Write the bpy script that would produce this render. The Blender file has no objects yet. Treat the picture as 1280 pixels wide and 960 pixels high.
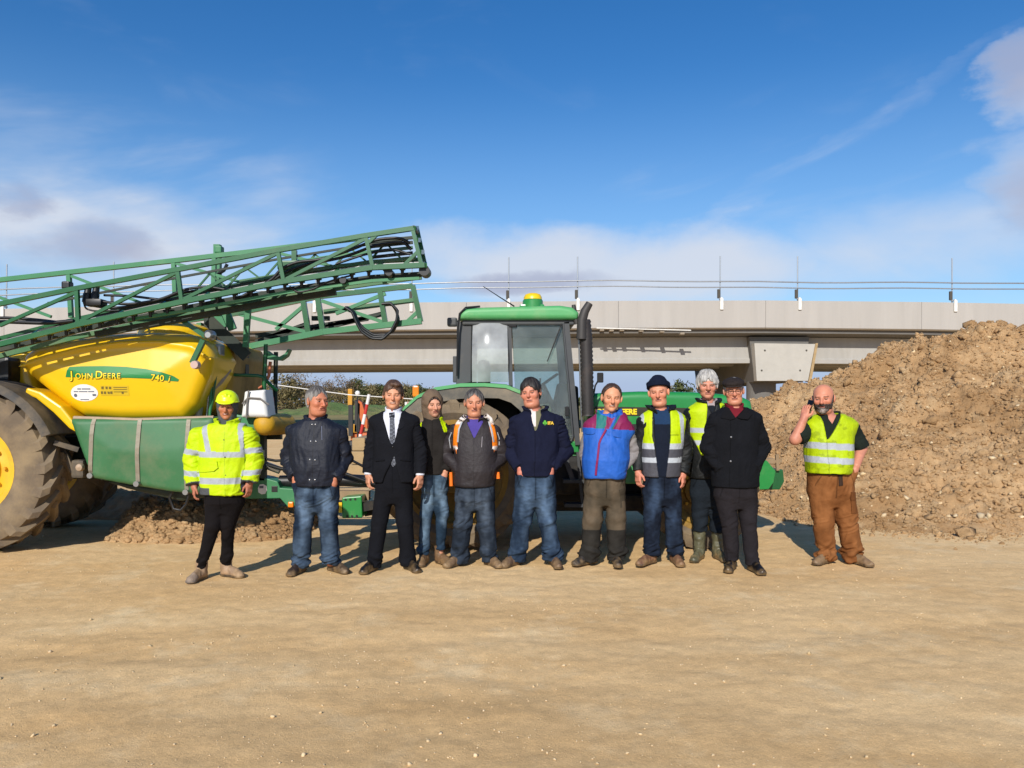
import bpy, bmesh, math, random
import numpy as np
from mathutils import Vector, Matrix
random.seed(7)
np.random.seed(7)
scene = bpy.context.scene
COL = scene.collection
F = 960.0; HZ = 505.0; CAMH = 1.55          # photo pixels per unit slope, horizon row, eye height

def W(u, v, Y):
    return Vector(((u - 640) / F * Y, Y, CAMH - (v - HZ) / F * Y))

def s2l(c):
    return c / 12.92 if c <= 0.04045 else ((c + 0.055) / 1.055) ** 2.4

def C(hexs, k=1.0):
    h = hexs.lstrip('#')
    return tuple(s2l(int(h[i:i + 2], 16) / 255) * k for i in (0, 2, 4)) + (1.0,)

# ------------------------------------------------------------------ objects
def link(o, parent=None):
    COL.objects.link(o)
    if parent is not None:
        o.parent = parent
    return o

def tag(o, label=None, cat=None, group=None, kind=None):
    if label: o['label'] = label
    if cat: o['category'] = cat
    if group: o['group'] = group
    if kind: o['kind'] = kind
    return o

def empty(name, loc=(0, 0, 0), label=None, cat=None, group=None, rz=0):
    o = bpy.data.objects.new(name, None)
    o.empty_display_size = 0.2
    o.location = loc
    o.rotation_euler = (0, 0, rz)
    link(o)
    return tag(o, label, cat, group)

def np_mesh(name, verts, faces, mat, parent=None, loc=None, colors=None, smooth=True):
    """verts (n,3), faces list of arrays (m,3)/(m,4)"""
    me = bpy.data.meshes.new(name)
    if not isinstance(faces, (list, tuple)):
        faces = [faces]
    faces = [f for f in faces if len(f)]
    nv = len(verts)
    me.vertices.add(nv)
    me.vertices.foreach_set('co', np.ascontiguousarray(verts, np.float32).ravel())
    tot = np.concatenate([np.full(len(f), f.shape[1], np.int32) for f in faces])
    lv = np.concatenate([np.asarray(f, np.int32).ravel() for f in faces])
    start = np.concatenate([[0], np.cumsum(tot)[:-1]]).astype(np.int32)
    me.loops.add(len(lv)); me.loops.foreach_set('vertex_index', lv)
    me.polygons.add(len(tot))
    me.polygons.foreach_set('loop_start', start)
    if smooth:
        me.polygons.foreach_set('use_smooth', np.ones(len(tot), bool))
    me.update(calc_edges=True)
    me.validate()
    if colors is not None:
        a = me.color_attributes.new('Col', 'FLOAT_COLOR', 'POINT')
        c = np.ones((nv, 4), np.float32); c[:, :3] = colors[:, :3]
        a.data.foreach_set('color', c.ravel())
    if mat is not None:
        me.materials.append(mat)
    o = bpy.data.objects.new(name, me)
    if loc is not None: o.location = loc
    return link(o, parent)

# ------------------------------------------------------------------ mesh builder
class MB:
    """collects boxes, bars, tubes, lathes... and links them as ONE mesh object"""
    def __init__(s, base=(0, 0, 0)):
        s.v = []; s.f = []; s.base = Vector(base)
    def add(s, vs, fs):
        n = len(s.v)
        s.v += [Vector(x) - s.base for x in vs]
        s.f += [tuple(i + n for i in f) for f in fs]
    def box(s, lo, hi, M=None):
        x0, y0, z0 = lo; x1, y1, z1 = hi
        vs = [Vector(p) for p in ((x0,y0,z0),(x1,y0,z0),(x1,y1,z0),(x0,y1,z0),(x0,y0,z1),(x1,y0,z1),(x1,y1,z1),(x0,y1,z1))]
        if M is not None: vs = [M @ p for p in vs]
        s.add(vs, [(0,3,2,1),(4,5,6,7),(0,1,5,4),(1,2,6,5),(2,3,7,6),(3,0,4,7)])
    def rbox(s, lo, hi, r=0.01, M=None):
        """box with chamfered edges"""
        bm = bmesh.new()
        bmesh.ops.create_cube(bm, size=1)
        lo = Vector(lo); hi = Vector(hi)
        for v in bm.verts:
            v.co = Vector([(lo[i] + hi[i]) / 2 + v.co[i] * (hi[i] - lo[i]) for i in range(3)])
        r = min(r, 0.45 * min(hi[i] - lo[i] for i in range(3)))
        bmesh.ops.bevel(bm, geom=list(bm.edges), offset=r, segments=2, affect='EDGES', profile=0.6)
        bm.verts.index_update()
        vs = [v.co.copy() if M is None else M @ v.co for v in bm.verts]
        s.add(vs, [tuple(v.index for v in f.verts) for f in bm.faces])
        bm.free()
    def bar(s, a, b, w, h=None, up=(0, 0, 1)):
        """rectangular bar from a to b, w across, h along up"""
        a = Vector(a); b = Vector(b); h = w if h is None else h
        d = (b - a).normalized(); up = Vector(up)
        if abs(d.dot(up)) > 0.98: up = Vector((0, 1, 0))
        x = d.cross(up).normalized() * w / 2; y = x.cross(d).normalized() * h / 2
        vs = [a-x-y, a+x-y, a+x+y, a-x+y, b-x-y, b+x-y, b+x+y, b-x+y]
        s.add(vs, [(0,1,2,3),(7,6,5,4),(0,4,5,1),(1,5,6,2),(2,6,7,3),(3,7,4,0)])
    def tube(s, pts, r, n=10, caps=True):
        pts = [Vector(p) for p in pts]
        rs = r if isinstance(r, (list, tuple)) else [r] * len(pts)
        rings = []; prev = None
        for i, p in enumerate(pts):
            d = (pts[min(i + 1, len(pts) - 1)] - pts[max(i - 1, 0)]).normalized()
            if prev is None:
                up = Vector((0, 0, 1)) if abs(d.z) < 0.9 else Vector((1, 0, 0))
                x = d.cross(up).normalized()
            else:
                x = (prev - d * prev.dot(d)).normalized()
            prev = x; y = d.cross(x)
            rings.append([p + (x * math.cos(2*math.pi*k/n) + y * math.sin(2*math.pi*k/n)) * rs[i] for k in range(n)])
        vs = [q for R in rings for q in R]; fs = []
        for i in range(len(pts) - 1):
            for k in range(n):
                a = i*n+k; b = i*n+(k+1) % n
                fs.append((a, b, b+n, a+n))
        if caps:
            fs.append(tuple(range(n))[::-1]); fs.append(tuple((len(pts)-1)*n + k for k in range(n)))
        s.add(vs, fs)
    def lathe(s, prof, c, axis, n=48, closed=False, a0=0, a1=2*math.pi):
        """prof: (radius, along-axis) pairs, turned round axis through c"""
        c = Vector(c); ax = Vector(axis).normalized()
        up = Vector((0, 0, 1)) if abs(ax.z) < 0.9 else Vector((1, 0, 0))
        x = ax.cross(up).normalized(); y = ax.cross(x)
        full = abs(a1 - a0 - 2*math.pi) < 1e-6
        m = n if full else n + 1
        vs = []; fs = []
        for k in range(m):
            t = a0 + (a1 - a0) * k / n
            e = x*math.cos(t) + y*math.sin(t)
            vs += [c + e*r + ax*h for r, h in prof]
        p = len(prof)
        for k in range(n):
            for i in range(p if closed else p - 1):
                a = k*p+i; b = k*p+(i+1) % p
                kk = ((k+1) % m)*p
                fs.append((a, b, kk + (i+1) % p, kk + i))
        s.add(vs, fs)
    def prism(s, poly, d):
        """polygon (3D points) extruded by vector d"""
        poly = [Vector(p) for p in poly]; d = Vector(d); n = len(poly)
        s.add(poly + [p + d for p in poly],
              [tuple(range(n))[::-1], tuple(range(n, 2*n))] + [(i, (i+1) % n, (i+1) % n + n, i+n) for i in range(n)])
    def loft(s, rings, caps=True, closed=True):
        n = len(rings[0]); vs = [Vector(q) for R in rings for q in R]; fs = []
        for i in range(len(rings)-1):
            for k in range(n if closed else n-1):
                a = i*n+k; b = i*n+(k+1) % n
                fs.append((a, b, b+n, a+n))
        if caps:
            fs.append(tuple(range(n))[::-1]); fs.append(tuple((len(rings)-1)*n+k for k in range(n)))
        s.add(vs, fs)
    def build(s, name, mat, parent=None, smooth=None, bevel=0.0, fixn=True):
        me = bpy.data.meshes.new(name)
        me.from_pydata([tuple(p) for p in s.v], [], s.f)
        bm = bmesh.new(); bm.from_mesh(me)
        if fixn:
            bmesh.ops.recalc_face_normals(bm, faces=bm.faces)
        bm.to_mesh(me); bm.free()
        if mat is not None: me.materials.append(mat)
        o = bpy.data.objects.new(name, me)
        o.location = s.base
        link(o)
        if parent is not None:
            o.parent = parent
            o.location = s.base - Vector(parent.location) if parent.parent is None else s.base - world_loc(parent)
        if smooth:
            me.polygons.foreach_set('use_smooth', np.ones(len(me.polygons), bool))
            me.set_sharp_from_angle(angle=math.radians(smooth))
        if bevel:
            m = o.modifiers.new('bev', 'BEVEL'); m.width = bevel; m.segments = 2; m.limit_method = 'ANGLE'
        return o

def world_loc(o):
    p = Vector((0, 0, 0))
    while o is not None:
        p += Vector(o.location); o = o.parent
    return p

def copy_tree(o, parent=None):
    c = o.copy(); COL.objects.link(c); c.parent = parent
    for ch in list(o.children):
        copy_tree(ch, c)
    return c

def text_obj(name, body, size, M, mat, parent, extrude=0.002, align='LEFT', shear=0.0, spacing=1.0, offset=0.0):
    cu = bpy.data.curves.new(name, 'FONT')
    cu.body = body; cu.size = size; cu.extrude = extrude; cu.align_x = align
    cu.shear = shear; cu.space_character = spacing; cu.resolution_u = 3; cu.offset = offset
    tmp = bpy.data.objects.new(name + '_tmp', cu); COL.objects.link(tmp)
    dg = bpy.context.evaluated_depsgraph_get()
    me = bpy.data.meshes.new_from_object(tmp.evaluated_get(dg))
    COL.objects.unlink(tmp); bpy.data.objects.remove(tmp); bpy.data.curves.remove(cu)
    me.name = name
    if M is not None:
        if callable(M):
            for v in me.vertices: v.co = M(v.co)
        else:
            me.transform(M)
    me.materials.clear(); me.materials.append(mat)
    o = bpy.data.objects.new(name, me)
    return link(o, parent)

# ------------------------------------------------------------------ materials
MATS = {}
def mat(name, col=(0.5, 0.5, 0.5, 1), rough=0.6, metal=0.0, var=0.12, vscale=6.0, bump=0.0, bscale=60.0,
        attr=False, dirt=None, dirt_amt=0.0, dscale=3.0, spec=0.5, alpha=1.0, trans=0.0, sheen=0.0, coat=0.0, bdist=0.01, dz=None, stretch=None, hue2=None):
    if name in MATS: return MATS[name]
    m = bpy.data.materials.new(name); m.use_nodes = True
    nt = m.node_tree; N = nt.nodes; L = nt.links
    b = N['Principled BSDF']
    b.inputs['Roughness'].default_value = rough
    b.inputs['Metallic'].default_value = metal
    b.inputs['Specular IOR Level'].default_value = spec
    if coat: b.inputs['Coat Weight'].default_value = coat; b.inputs['Coat Roughness'].default_value = 0.12
    if sheen: b.inputs['Sheen Weight'].default_value = sheen
    if trans: b.inputs['Transmission Weight'].default_value = trans
    if alpha < 1: b.inputs['Alpha'].default_value = alpha
    tc = N.new('ShaderNodeTexCoord')
    vec = tc.outputs['Object']
    if stretch:
        mp = N.new('ShaderNodeMapping'); mp.inputs['Scale'].default_value = stretch
        L.new(vec, mp.inputs['Vector']); vec = mp.outputs['Vector']
    if attr:
        a = N.new('ShaderNodeAttribute'); a.attribute_name = 'Col'; base = a.outputs['Color']
    else:
        r = N.new('ShaderNodeRGB'); r.outputs[0].default_value = col; base = r.outputs[0]
    if hue2:
        nz0 = N.new('ShaderNodeTexNoise'); nz0.inputs['Scale'].default_value = vscale * 0.37; nz0.inputs['Detail'].default_value = 5
        L.new(vec, nz0.inputs['Vector'])
        mx0 = N.new('ShaderNodeMix'); mx0.data_type = 'RGBA'
        rr = N.new('ShaderNodeMapRange'); rr.inputs[1].default_value = 0.38; rr.inputs[2].default_value = 0.62
        L.new(nz0.outputs['Fac'], rr.inputs[0]); L.new(rr.outputs[0], mx0.inputs['Factor'])
        L.new(base, mx0.inputs['A']); mx0.inputs['B'].default_value = hue2
        base = mx0.outputs['Result']
    if var:
        nz = N.new('ShaderNodeTexNoise'); nz.inputs['Scale'].default_value = vscale; nz.inputs['Detail'].default_value = 6
        nz.inputs['Roughness'].default_value = 0.65
        L.new(vec, nz.inputs['Vector'])
        mr = N.new('ShaderNodeMapRange'); mr.inputs[1].default_value = 0.3; mr.inputs[2].default_value = 0.7
        mr.inputs[3].default_value = 1 - var; mr.inputs[4].default_value = 1 + var
        L.new(nz.outputs['Fac'], mr.inputs[0])
        hs = N.new('ShaderNodeHueSaturation'); L.new(base, hs.inputs['Color']); L.new(mr.outputs[0], hs.inputs['Value'])
        base = hs.outputs['Color']
    if dirt is not None:
        nd = N.new('ShaderNodeTexNoise'); nd.inputs['Scale'].default_value = dscale; nd.inputs['Detail'].default_value = 8
        nd.inputs['Roughness'].default_value = 0.7
        L.new(vec, nd.inputs['Vector'])
        md = N.new('ShaderNodeMapRange'); md.inputs[1].default_value = 0.62 - 0.5*dirt_amt; md.inputs[2].default_value = 0.85 - 0.5*dirt_amt
        md.inputs[4].default_value = min(1, dirt_amt*1.6)
        L.new(nd.outputs['Fac'], md.inputs[0])
        fac = md.outputs[0]
        mx = N.new('ShaderNodeMix'); mx.data_type = 'RGBA'
        L.new(fac, mx.inputs['Factor']); L.new(base, mx.inputs['A']); mx.inputs['B'].default_value = dirt
        base = mx.outputs['Result']
        mrr = N.new('ShaderNodeMapRange'); mrr.inputs[3].default_value = rough; mrr.inputs[4].default_value = 0.95
        L.new(fac, mrr.inputs[0]); L.new(mrr.outputs[0], b.inputs['Roughness'])
    L.new(base, b.inputs['Base Color'])
    if bump:
        nb = N.new('ShaderNodeTexNoise'); nb.inputs['Scale'].default_value = bscale; nb.inputs['Detail'].default_value = 5
        L.new(vec, nb.inputs['Vector'])
        bp = N.new('ShaderNodeBump'); bp.inputs['Strength'].default_value = bump; bp.inputs['Distance'].default_value = bdist
        L.new(nb.outputs['Fac'], bp.inputs['Height']); L.new(bp.outputs[0], b.inputs['Normal'])
    MATS[name] = m
    return m

# ------------------------------------------------------------------ noise
_LAT = np.random.RandomState(3).rand(32, 32, 32).astype(np.float32)
def vnoise(p, seed=0):
    p = np.asarray(p, np.float32) + seed * 7.31
    i = np.floor(p).astype(np.int32); f = p - i; f = f*f*(3-2*f)
    i0 = i & 31; i1 = (i + 1) & 31
    x0, y0, z0 = i0[:, 0], i0[:, 1], i0[:, 2]; x1, y1, z1 = i1[:, 0], i1[:, 1], i1[:, 2]
    fx, fy, fz = f[:, 0], f[:, 1], f[:, 2]
    def l(a, b, t): return a + (b - a) * t
    return l(l(l(_LAT[x0,y0,z0], _LAT[x1,y0,z0], fx), l(_LAT[x0,y1,z0], _LAT[x1,y1,z0], fx), fy),
             l(l(_LAT[x0,y0,z1], _LAT[x1,y0,z1], fx), l(_LAT[x0,y1,z1], _LAT[x1,y1,z1], fx), fy), fz) * 2 - 1
def fbm(p, oct=4, seed=0, gain=0.5):
    s = 0; a = 1.0; p = np.asarray(p, np.float32)
    for o in range(oct):
        s = s + a * vnoise(p, seed + o); p = p * 2.03; a *= gain
    return s

# ------------------------------------------------------------------ signed distance volumes
def axis(lo, hi, h, fine=()):
    out = [lo]
    while out[-1] < hi:
        x = out[-1]; st = h
        for a, b, hf in fine:
            if a - h <= x <= b: st = min(st, hf)
        out.append(x + st)
    return np.array(out, np.float32)

class Vol:
    def __init__(s, xs, ys, zs):
        s.x, s.y, s.z = xs, ys, zs
        s.d = np.full((len(xs), len(ys), len(zs)), 0.5, np.float32)
    def op(s, fn, lo, hi, k=0.01, mode='u', pad=0.05):
        a = [max(0, np.searchsorted(ax, l - pad)) for ax, l in zip((s.x, s.y, s.z), lo)]
        b = [min(len(ax), np.searchsorted(ax, h + pad) + 1) for ax, h in zip((s.x, s.y, s.z), hi)]
        if any(q - p < 2 for p, q in zip(a, b)): return s
        sl = tuple(slice(p, q) for p, q in zip(a, b))
        d = fn(s.x[sl[0]][:, None, None], s.y[sl[1]][None, :, None], s.z[sl[2]][None, None, :]).astype(np.float32)
        A = s.d[sl]
        if mode == 'u':
            h = np.clip(0.5 + 0.5*(A - d)/k, 0, 1); s.d[sl] = A + (d - A)*h - k*h*(1-h)
        elif mode == 's':
            d = -d
            h = np.clip(0.5 - 0.5*(A - d)/k, 0, 1); s.d[sl] = A + (d - A)*h + k*h*(1-h)
        return s
    def cap(s, a, b, ra, rb, k=0.01, mode='u', cut=False, sq=(1, 1, 1)):
        a = np.asarray(a, float); b = np.asarray(b, float); ba = b - a; L2 = max(float(ba @ ba), 1e-9)
        r = max(ra, rb)
        un = ba / math.sqrt(L2)
        def fn(X, Y, Z):
            px, py, pz = X-a[0], Y-a[1], Z-a[2]
            t0 = (px*ba[0]+py*ba[1]+pz*ba[2])/L2
            t = np.clip(t0, 0, 1)
            d = np.sqrt((px-t*ba[0])**2*sq[0]+(py-t*ba[1])**2*sq[1]+(pz-t*ba[2])**2*sq[2]) - (ra+(rb-ra)*t)
            if cut: d = np.maximum(d, (t0-1)*math.sqrt(L2))
            return d
        q = 1/math.sqrt(min(sq))
        return s.op(fn, np.minimum(a, b)-r*q, np.maximum(a, b)+r*q, k, mode)
    def ell(s, c, r, k=0.01, mode='u', R=None):
        c = np.asarray(c, float); r = np.asarray(r, float)
        def fn(X, Y, Z):
            x, y, z = X-c[0], Y-c[1], Z-c[2]
            if R is not None:
                x, y, z = (R[0,0]*x+R[1,0]*y+R[2,0]*z, R[0,1]*x+R[1,1]*y+R[2,1]*z, R[0,2]*x+R[1,2]*y+R[2,2]*z)
            k0 = np.sqrt((x/r[0])**2+(y/r[1])**2+(z/r[2])**2); k1 = np.sqrt((x/r[0]**2)**2+(y/r[1]**2)**2+(z/r[2]**2)**2)
            return k0*(k0-1)/np.maximum(k1, 1e-6)
        e = r if R is None else np.full(3, r.max())
        return s.op(fn, c-e, c+e, k, mode)
    def box(s, c, half, rd=0.005, k=0.005, mode='u', R=None):
        c = np.asarray(c, float); half = np.asarray(half, float)
        def fn(X, Y, Z):
            x, y, z = X-c[0], Y-c[1], Z-c[2]
            if R is not None:
                x, y, z = (R[0,0]*x+R[1,0]*y+R[2,0]*z, R[0,1]*x+R[1,1]*y+R[2,1]*z, R[0,2]*x+R[1,2]*y+R[2,2]*z)
            qx, qy, qz = np.abs(x)-half[0]+rd, np.abs(y)-half[1]+rd, np.abs(z)-half[2]+rd
            return np.sqrt(np.maximum(qx,0)**2+np.maximum(qy,0)**2+np.maximum(qz,0)**2)+np.minimum(np.maximum(np.maximum(qx,qy),qz),0)-rd
        e = half if R is None else np.full(3, float(np.linalg.norm(half)))
        return s.op(fn, c-e, c+e, k, mode)
    def prof(s, rows, inf=0.0, k=0.02, n=2.4, yaw=0.0, mode='u', zlo=None, zhi=None, rd=0.012):
        """rows (z, cx, cy, a, b), any order: an elliptic trunk"""
        rows = np.array(sorted(rows), float)
        zl = rows[0, 0] if zlo is None else zlo; zh = rows[-1, 0] if zhi is None else zhi
        cs, sn = math.cos(yaw), math.sin(yaw)
        def fn(X, Y, Z):
            zz = Z.ravel()
            g = lambda i: np.interp(zz, rows[:, 0], rows[:, i])[None, None, :]
            cx, cy, a, b = g(1), g(2), g(3)+inf, g(4)+inf
            x, y = X-cx, Y-cy
            x, y = cs*x+sn*y, -sn*x+cs*y
            d = ((np.abs(x)/a)**n+(np.abs(y)/b)**n)**(1/n)
            d = (d-1)*np.minimum(a, b)
            e = np.maximum(zl-Z, Z-zh)
            h = np.clip(0.5-0.5*(d-e)/rd, 0, 1)
            return d+(e-d)*h+rd*h*(1-h)
        m = rows[:, 3].max()+abs(inf)+0.05; mb = rows[:, 4].max()+abs(inf)+0.05
        return s.op(fn, (rows[:,1].min()-m, rows[:,2].min()-max(m if yaw else mb, mb), zl), (rows[:,1].max()+m, rows[:,2].max()+max(m if yaw else mb, mb), zh), k, mode)
    def front_y(s, x, z):
        """first surface y met from the front at each (x, z)"""
        x = np.atleast_1d(x); z = np.atleast_1d(z)
        i = np.clip(np.searchsorted(s.x, x)-1, 0, len(s.x)-2); k = np.clip(np.searchsorted(s.z, z)-1, 0, len(s.z)-2)
        fx = np.clip((x-s.x[i])/(s.x[i+1]-s.x[i]), 0, 1)[:, None]; fz = np.clip((z-s.z[k])/(s.z[k+1]-s.z[k]), 0, 1)[:, None]
        ln = (s.d[i, :, k]*(1-fx)+s.d[i+1, :, k]*fx)*(1-fz)+(s.d[i, :, k+1]*(1-fx)+s.d[i+1, :, k+1]*fx)*fz
        ins = ln < 0
        j = np.argmax(ins, axis=1); ok = ins.any(axis=1); j = np.clip(j, 1, len(s.y)-1)
        r = np.arange(len(x)); a = ln[r, j-1]; b = ln[r, j]
        t = np.clip(a/np.where(np.abs(a-b) < 1e-9, 1, a-b), 0, 1)
        y = s.y[j-1]+t*(s.y[j]-s.y[j-1])
        return np.where(ok, y, np.nan)
    def nets(s):
        d = s.d; S = d < 0
        nx, ny, nz = d.shape
        cnt = np.zeros((nx-1, ny-1, nz-1), np.uint8)
        for a in (0, 1):
            for b in (0, 1):
                for c in (0, 1):
                    cnt += S[a:nx-1+a, b:ny-1+b, c:nz-1+c]
        act = (cnt > 0) & (cnt < 8)
        I, J, K = np.nonzero(act)
        idm = np.full(act.shape, -1, np.int32); idm[I, J, K] = np.arange(len(I), dtype=np.int32)
        offs = [(a, b, c) for a in (0, 1) for b in (0, 1) for c in (0, 1)]
        dv = [d[I+a, J+b, K+c] for a, b, c in offs]
        acc = np.zeros((len(I), 3), np.float32); num = np.zeros(len(I), np.float32)
        for p in range(8):
            for q in range(p+1, 8):
                df = [offs[q][t]-offs[p][t] for t in range(3)]
                if sum(abs(t) for t in df) != 1: continue
                m = (dv[p] < 0) != (dv[q] < 0)
                t = np.where(m, dv[p]/np.where(m, dv[p]-dv[q], 1), 0)
                for ax in range(3):
                    acc[:, ax] += np.where(m, offs[p][ax]+t*df[ax], 0)
                num += m
        acc /= num[:, None]
        V = np.empty_like(acc)
        for ax, (A, ii) in enumerate(((s.x, I), (s.y, J), (s.z, K))):
            V[:, ax] = A[ii]+acc[:, ax]*(A[ii+1]-A[ii])
        Q = []
        def quads(m, flip, cells):
            i, j, k = np.nonzero(m)
            f = np.stack([idm[i+a, j+b, k+c] for a, b, c in cells], 1)
            fl = flip[i, j, k]
            f[fl] = f[fl][:, ::-1]
            Q.append(f)
        a, b = S[:-1, 1:-1, 1:-1], S[1:, 1:-1, 1:-1]
        quads(a != b, b, [(0,0,0),(0,1,0),(0,1,1),(0,0,1)])
        a, b = S[1:-1, :-1, 1:-1], S[1:-1, 1:, 1:-1]
        quads(a != b, b, [(0,0,0),(0,0,1),(1,0,1),(1,0,0)])
        a, b = S[1:-1, 1:-1, :-1], S[1:-1, 1:-1, 1:]
        quads(a != b, b, [(0,0,0),(1,0,0),(1,1,0),(0,1,0)])
        return V, np.concatenate(Q)

def vnormals(V, Q):
    n = np.cross(V[Q[:, 2]]-V[Q[:, 0]], V[Q[:, 3]]-V[Q[:, 1]])
    N = np.zeros_like(V)
    for c in range(Q.shape[1]):
        for ax in range(3):
            N[:, ax] += np.bincount(Q[:, c], weights=n[:, ax], minlength=len(V))
    return N/np.maximum(np.linalg.norm(N, axis=1, keepdims=True), 1e-9)

def relax(V, Q, it=1, lam=0.5):
    for _ in range(it):
        S = np.zeros_like(V); c = np.zeros(len(V), np.float32)
        for a, b in ((0, 1), (1, 2), (2, 3), (3, 0)):
            for p, q in ((Q[:, a], Q[:, b]), (Q[:, b], Q[:, a])):
                for ax in range(3):
                    S[:, ax] += np.bincount(p, weights=V[q, ax], minlength=len(V))
                c += np.bincount(p, minlength=len(V))
        V = V+lam*(S/np.maximum(c, 1)[:, None]-V)
    return V.astype(np.float32)
ONLY = None
# ================================================================== camera, light, sky
cam = bpy.data.cameras.new('camera'); cam.lens = 36*F/1280; cam.sensor_width = 36; cam.clip_end = 6000; cam.clip_start = .05
cam.shift_y = (HZ-480)/1280
co = bpy.data.objects.new('camera', cam); co.location = (0, 0, CAMH); co.rotation_euler = (math.pi/2, 0, 0); COL.objects.link(co)
scene.camera = co
SUN_EL = math.radians(31); SUN_DX = .24       # light travels towards (+.24, 1)
sun = bpy.data.lights.new('sun', 'SUN'); sun.energy = 4.8; sun.angle = math.radians(.53); sun.color = (1, .95, .87)
so = bpy.data.objects.new('sun', sun); COL.objects.link(so)
ldir = Vector((SUN_DX, 1, -math.tan(SUN_EL)*math.hypot(SUN_DX, 1))).normalized()
so.rotation_euler = ldir.to_track_quat('-Z', 'Y').to_euler(); so.location = (-4, -10, 12)
scene.view_settings.view_transform = 'Standard'; scene.view_settings.look = 'None'
scene.view_settings.exposure = 0.02; scene.view_settings.gamma = 1.0
world = bpy.data.worlds.new('World'); scene.world = world; world.use_nodes = True
def build_world():
    nt = world.node_tree; N = nt.nodes; L = nt.links
    bg = N['Background']; bg.inputs['Strength'].default_value = .128
    sky = N.new('ShaderNodeTexSky'); sky.sky_type = 'NISHITA'; sky.sun_disc = False
    sky.sun_elevation = SUN_EL
    # the sun stands where the light comes from: azimuth measured clockwise from +Y
    sky.sun_rotation = math.atan2(-SUN_DX, -1)
    sky.air_density = 1.0; sky.dust_density = .35; sky.ozone_density = 1.6; sky.altitude = 60
    tc = N.new('ShaderNodeTexCoord'); sep = N.new('ShaderNodeSeparateXYZ'); L.new(tc.outputs['Generated'], sep.inputs[0])
    def m(op, a, b=None, c=None):
        n = N.new('ShaderNodeMath'); n.operation = op
        for i, q in enumerate((a, b, c)):
            if q is None: continue
            if isinstance(q, (int, float)): n.inputs[i].default_value = q
            else: L.new(q, n.inputs[i])
        return n.outputs[0]
    az = m('ARCTAN2', sep.outputs['X'], sep.outputs['Y'])
    el = m('ARCSINE', sep.outputs['Z'])
    azw, elw = [az], [el]
    def noise(sx, sy, sc, det=6, rough=.6, off=0.0, dist=0.0, rot=0.0):
        cb = N.new('ShaderNodeCombineXYZ')
        if rot:
            a2 = m('ADD', m('MULTIPLY', az, math.cos(rot)), m('MULTIPLY', el, math.sin(rot)))
            e2 = m('SUBTRACT', m('MULTIPLY', el, math.cos(rot)), m('MULTIPLY', az, math.sin(rot)))
        else: a2, e2 = az, el
        L.new(m('MULTIPLY_ADD', a2, sx, off), cb.inputs[0]); L.new(m('MULTIPLY', e2, sy), cb.inputs[1])
        nz = N.new('ShaderNodeTexNoise'); nz.inputs['Scale'].default_value = sc; nz.inputs['Detail'].default_value = det
        nz.inputs['Roughness'].default_value = rough; nz.inputs['Distortion'].default_value = dist
        L.new(cb.outputs[0], nz.inputs['Vector']); return nz.outputs['Fac']
    def blob(px, py, rx, ry, soft=1.0, rot=0.0):
        a0 = math.atan((px-640)/960); e0 = math.atan((505-py)/960*math.cos(a0))
        ra, re = rx/960*math.cos(a0)**2, ry/960
        da = m('SUBTRACT', azw[0], a0); de = m('SUBTRACT', elw[0], e0)
        if rot:
            da, de = m('ADD', m('MULTIPLY', da, math.cos(rot)), m('MULTIPLY', de, math.sin(rot))), m('SUBTRACT', m('MULTIPLY', de, math.cos(rot)), m('MULTIPLY', da, math.sin(rot)))
        d = m('ADD', m('POWER', m('ABSOLUTE', m('DIVIDE', da, ra)), 2.0), m('POWER', m('ABSOLUTE', m('DIVIDE', de, re)), 2.0))
        return m('MAXIMUM', m('SUBTRACT', 1.0, d), 0.0)
    def clamp(x): 
        n = N.new('ShaderNodeClamp'); L.new(x, n.inputs[0]); return n.outputs[0]
    def smooth(x, a, b):
        n = N.new('ShaderNodeMapRange'); n.interpolation_type = 'SMOOTHSTEP'; n.inputs[1].default_value = a; n.inputs[2].default_value = b
        L.new(x, n.inputs[0]); return n.outputs[0]
    n1 = noise(1.0, 2.4, 3.6, 5, .52, 3.3, .4)
    n2 = noise(.7, 3.0, 5.5, 5, .54, 8.1, .3, rot=.20)
    n3 = noise(1.0, 1.6, 5.5, 4, .5, 5.2, .2)
    w1 = noise(1.0, 1.7, 7.0, 6, .6, 1.1); w2 = noise(1.0, 1.7, 7.0, 6, .6, 4.7)
    azw[0] = m('ADD', az, m('MULTIPLY', m('SUBTRACT', w1, .5), .16)); elw[0] = m('ADD', el, m('MULTIPLY', m('SUBTRACT', w2, .5), .065))
    # white banks: (centre px, radii, weight)
    banks = None
    for px, py, rx, ry, w in ((700, 345, 230, 70, 1.3), (900, 335, 200, 60, 1.0), (110, 290, 330, 85, .75), (1130, 300, 280, 75, .75), (1300, 90, 75, 55, 1.0), (1285, 235, 110, 68, 1.0), (560, 320, 110, 50, .9), (300, 400, 420, 70, .6)):
        q = m('MULTIPLY', blob(px, py, rx, ry), w)
        banks = q if banks is None else m('MAXIMUM', banks, q)
    cover = smooth(m('ADD', m('MULTIPLY', n1, .95), m('MULTIPLY', banks, .55)), .54, 1.22)
    wisp = m('MULTIPLY', smooth(m('ADD', n2, m('MULTIPLY', blob(150, 260, 420, 130), .20)), .50, .95), smooth(m('MAXIMUM', blob(130, 270, 430, 150), blob(1060, 260, 400, 150)), 0, .7))
    streak = m('MULTIPLY', blob(1000, 205, 300, 13, rot=.42), smooth(n2, .40, .70))
    mask = clamp(m('ADD', cover, m('ADD', m('MULTIPLY', wisp, .5), m('MULTIPLY', streak, .32))))
    # greyer, mauve undersides
    grey = None
    for px, py, rx, ry in ((110, 312, 120, 42), (15, 242, 60, 24), (1280, 240, 105, 62), (1300, 92, 75, 50), (640, 355, 160, 20)):
        q = blob(px, py, rx, ry); grey = q if grey is None else m('MAXIMUM', grey, q)
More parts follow.
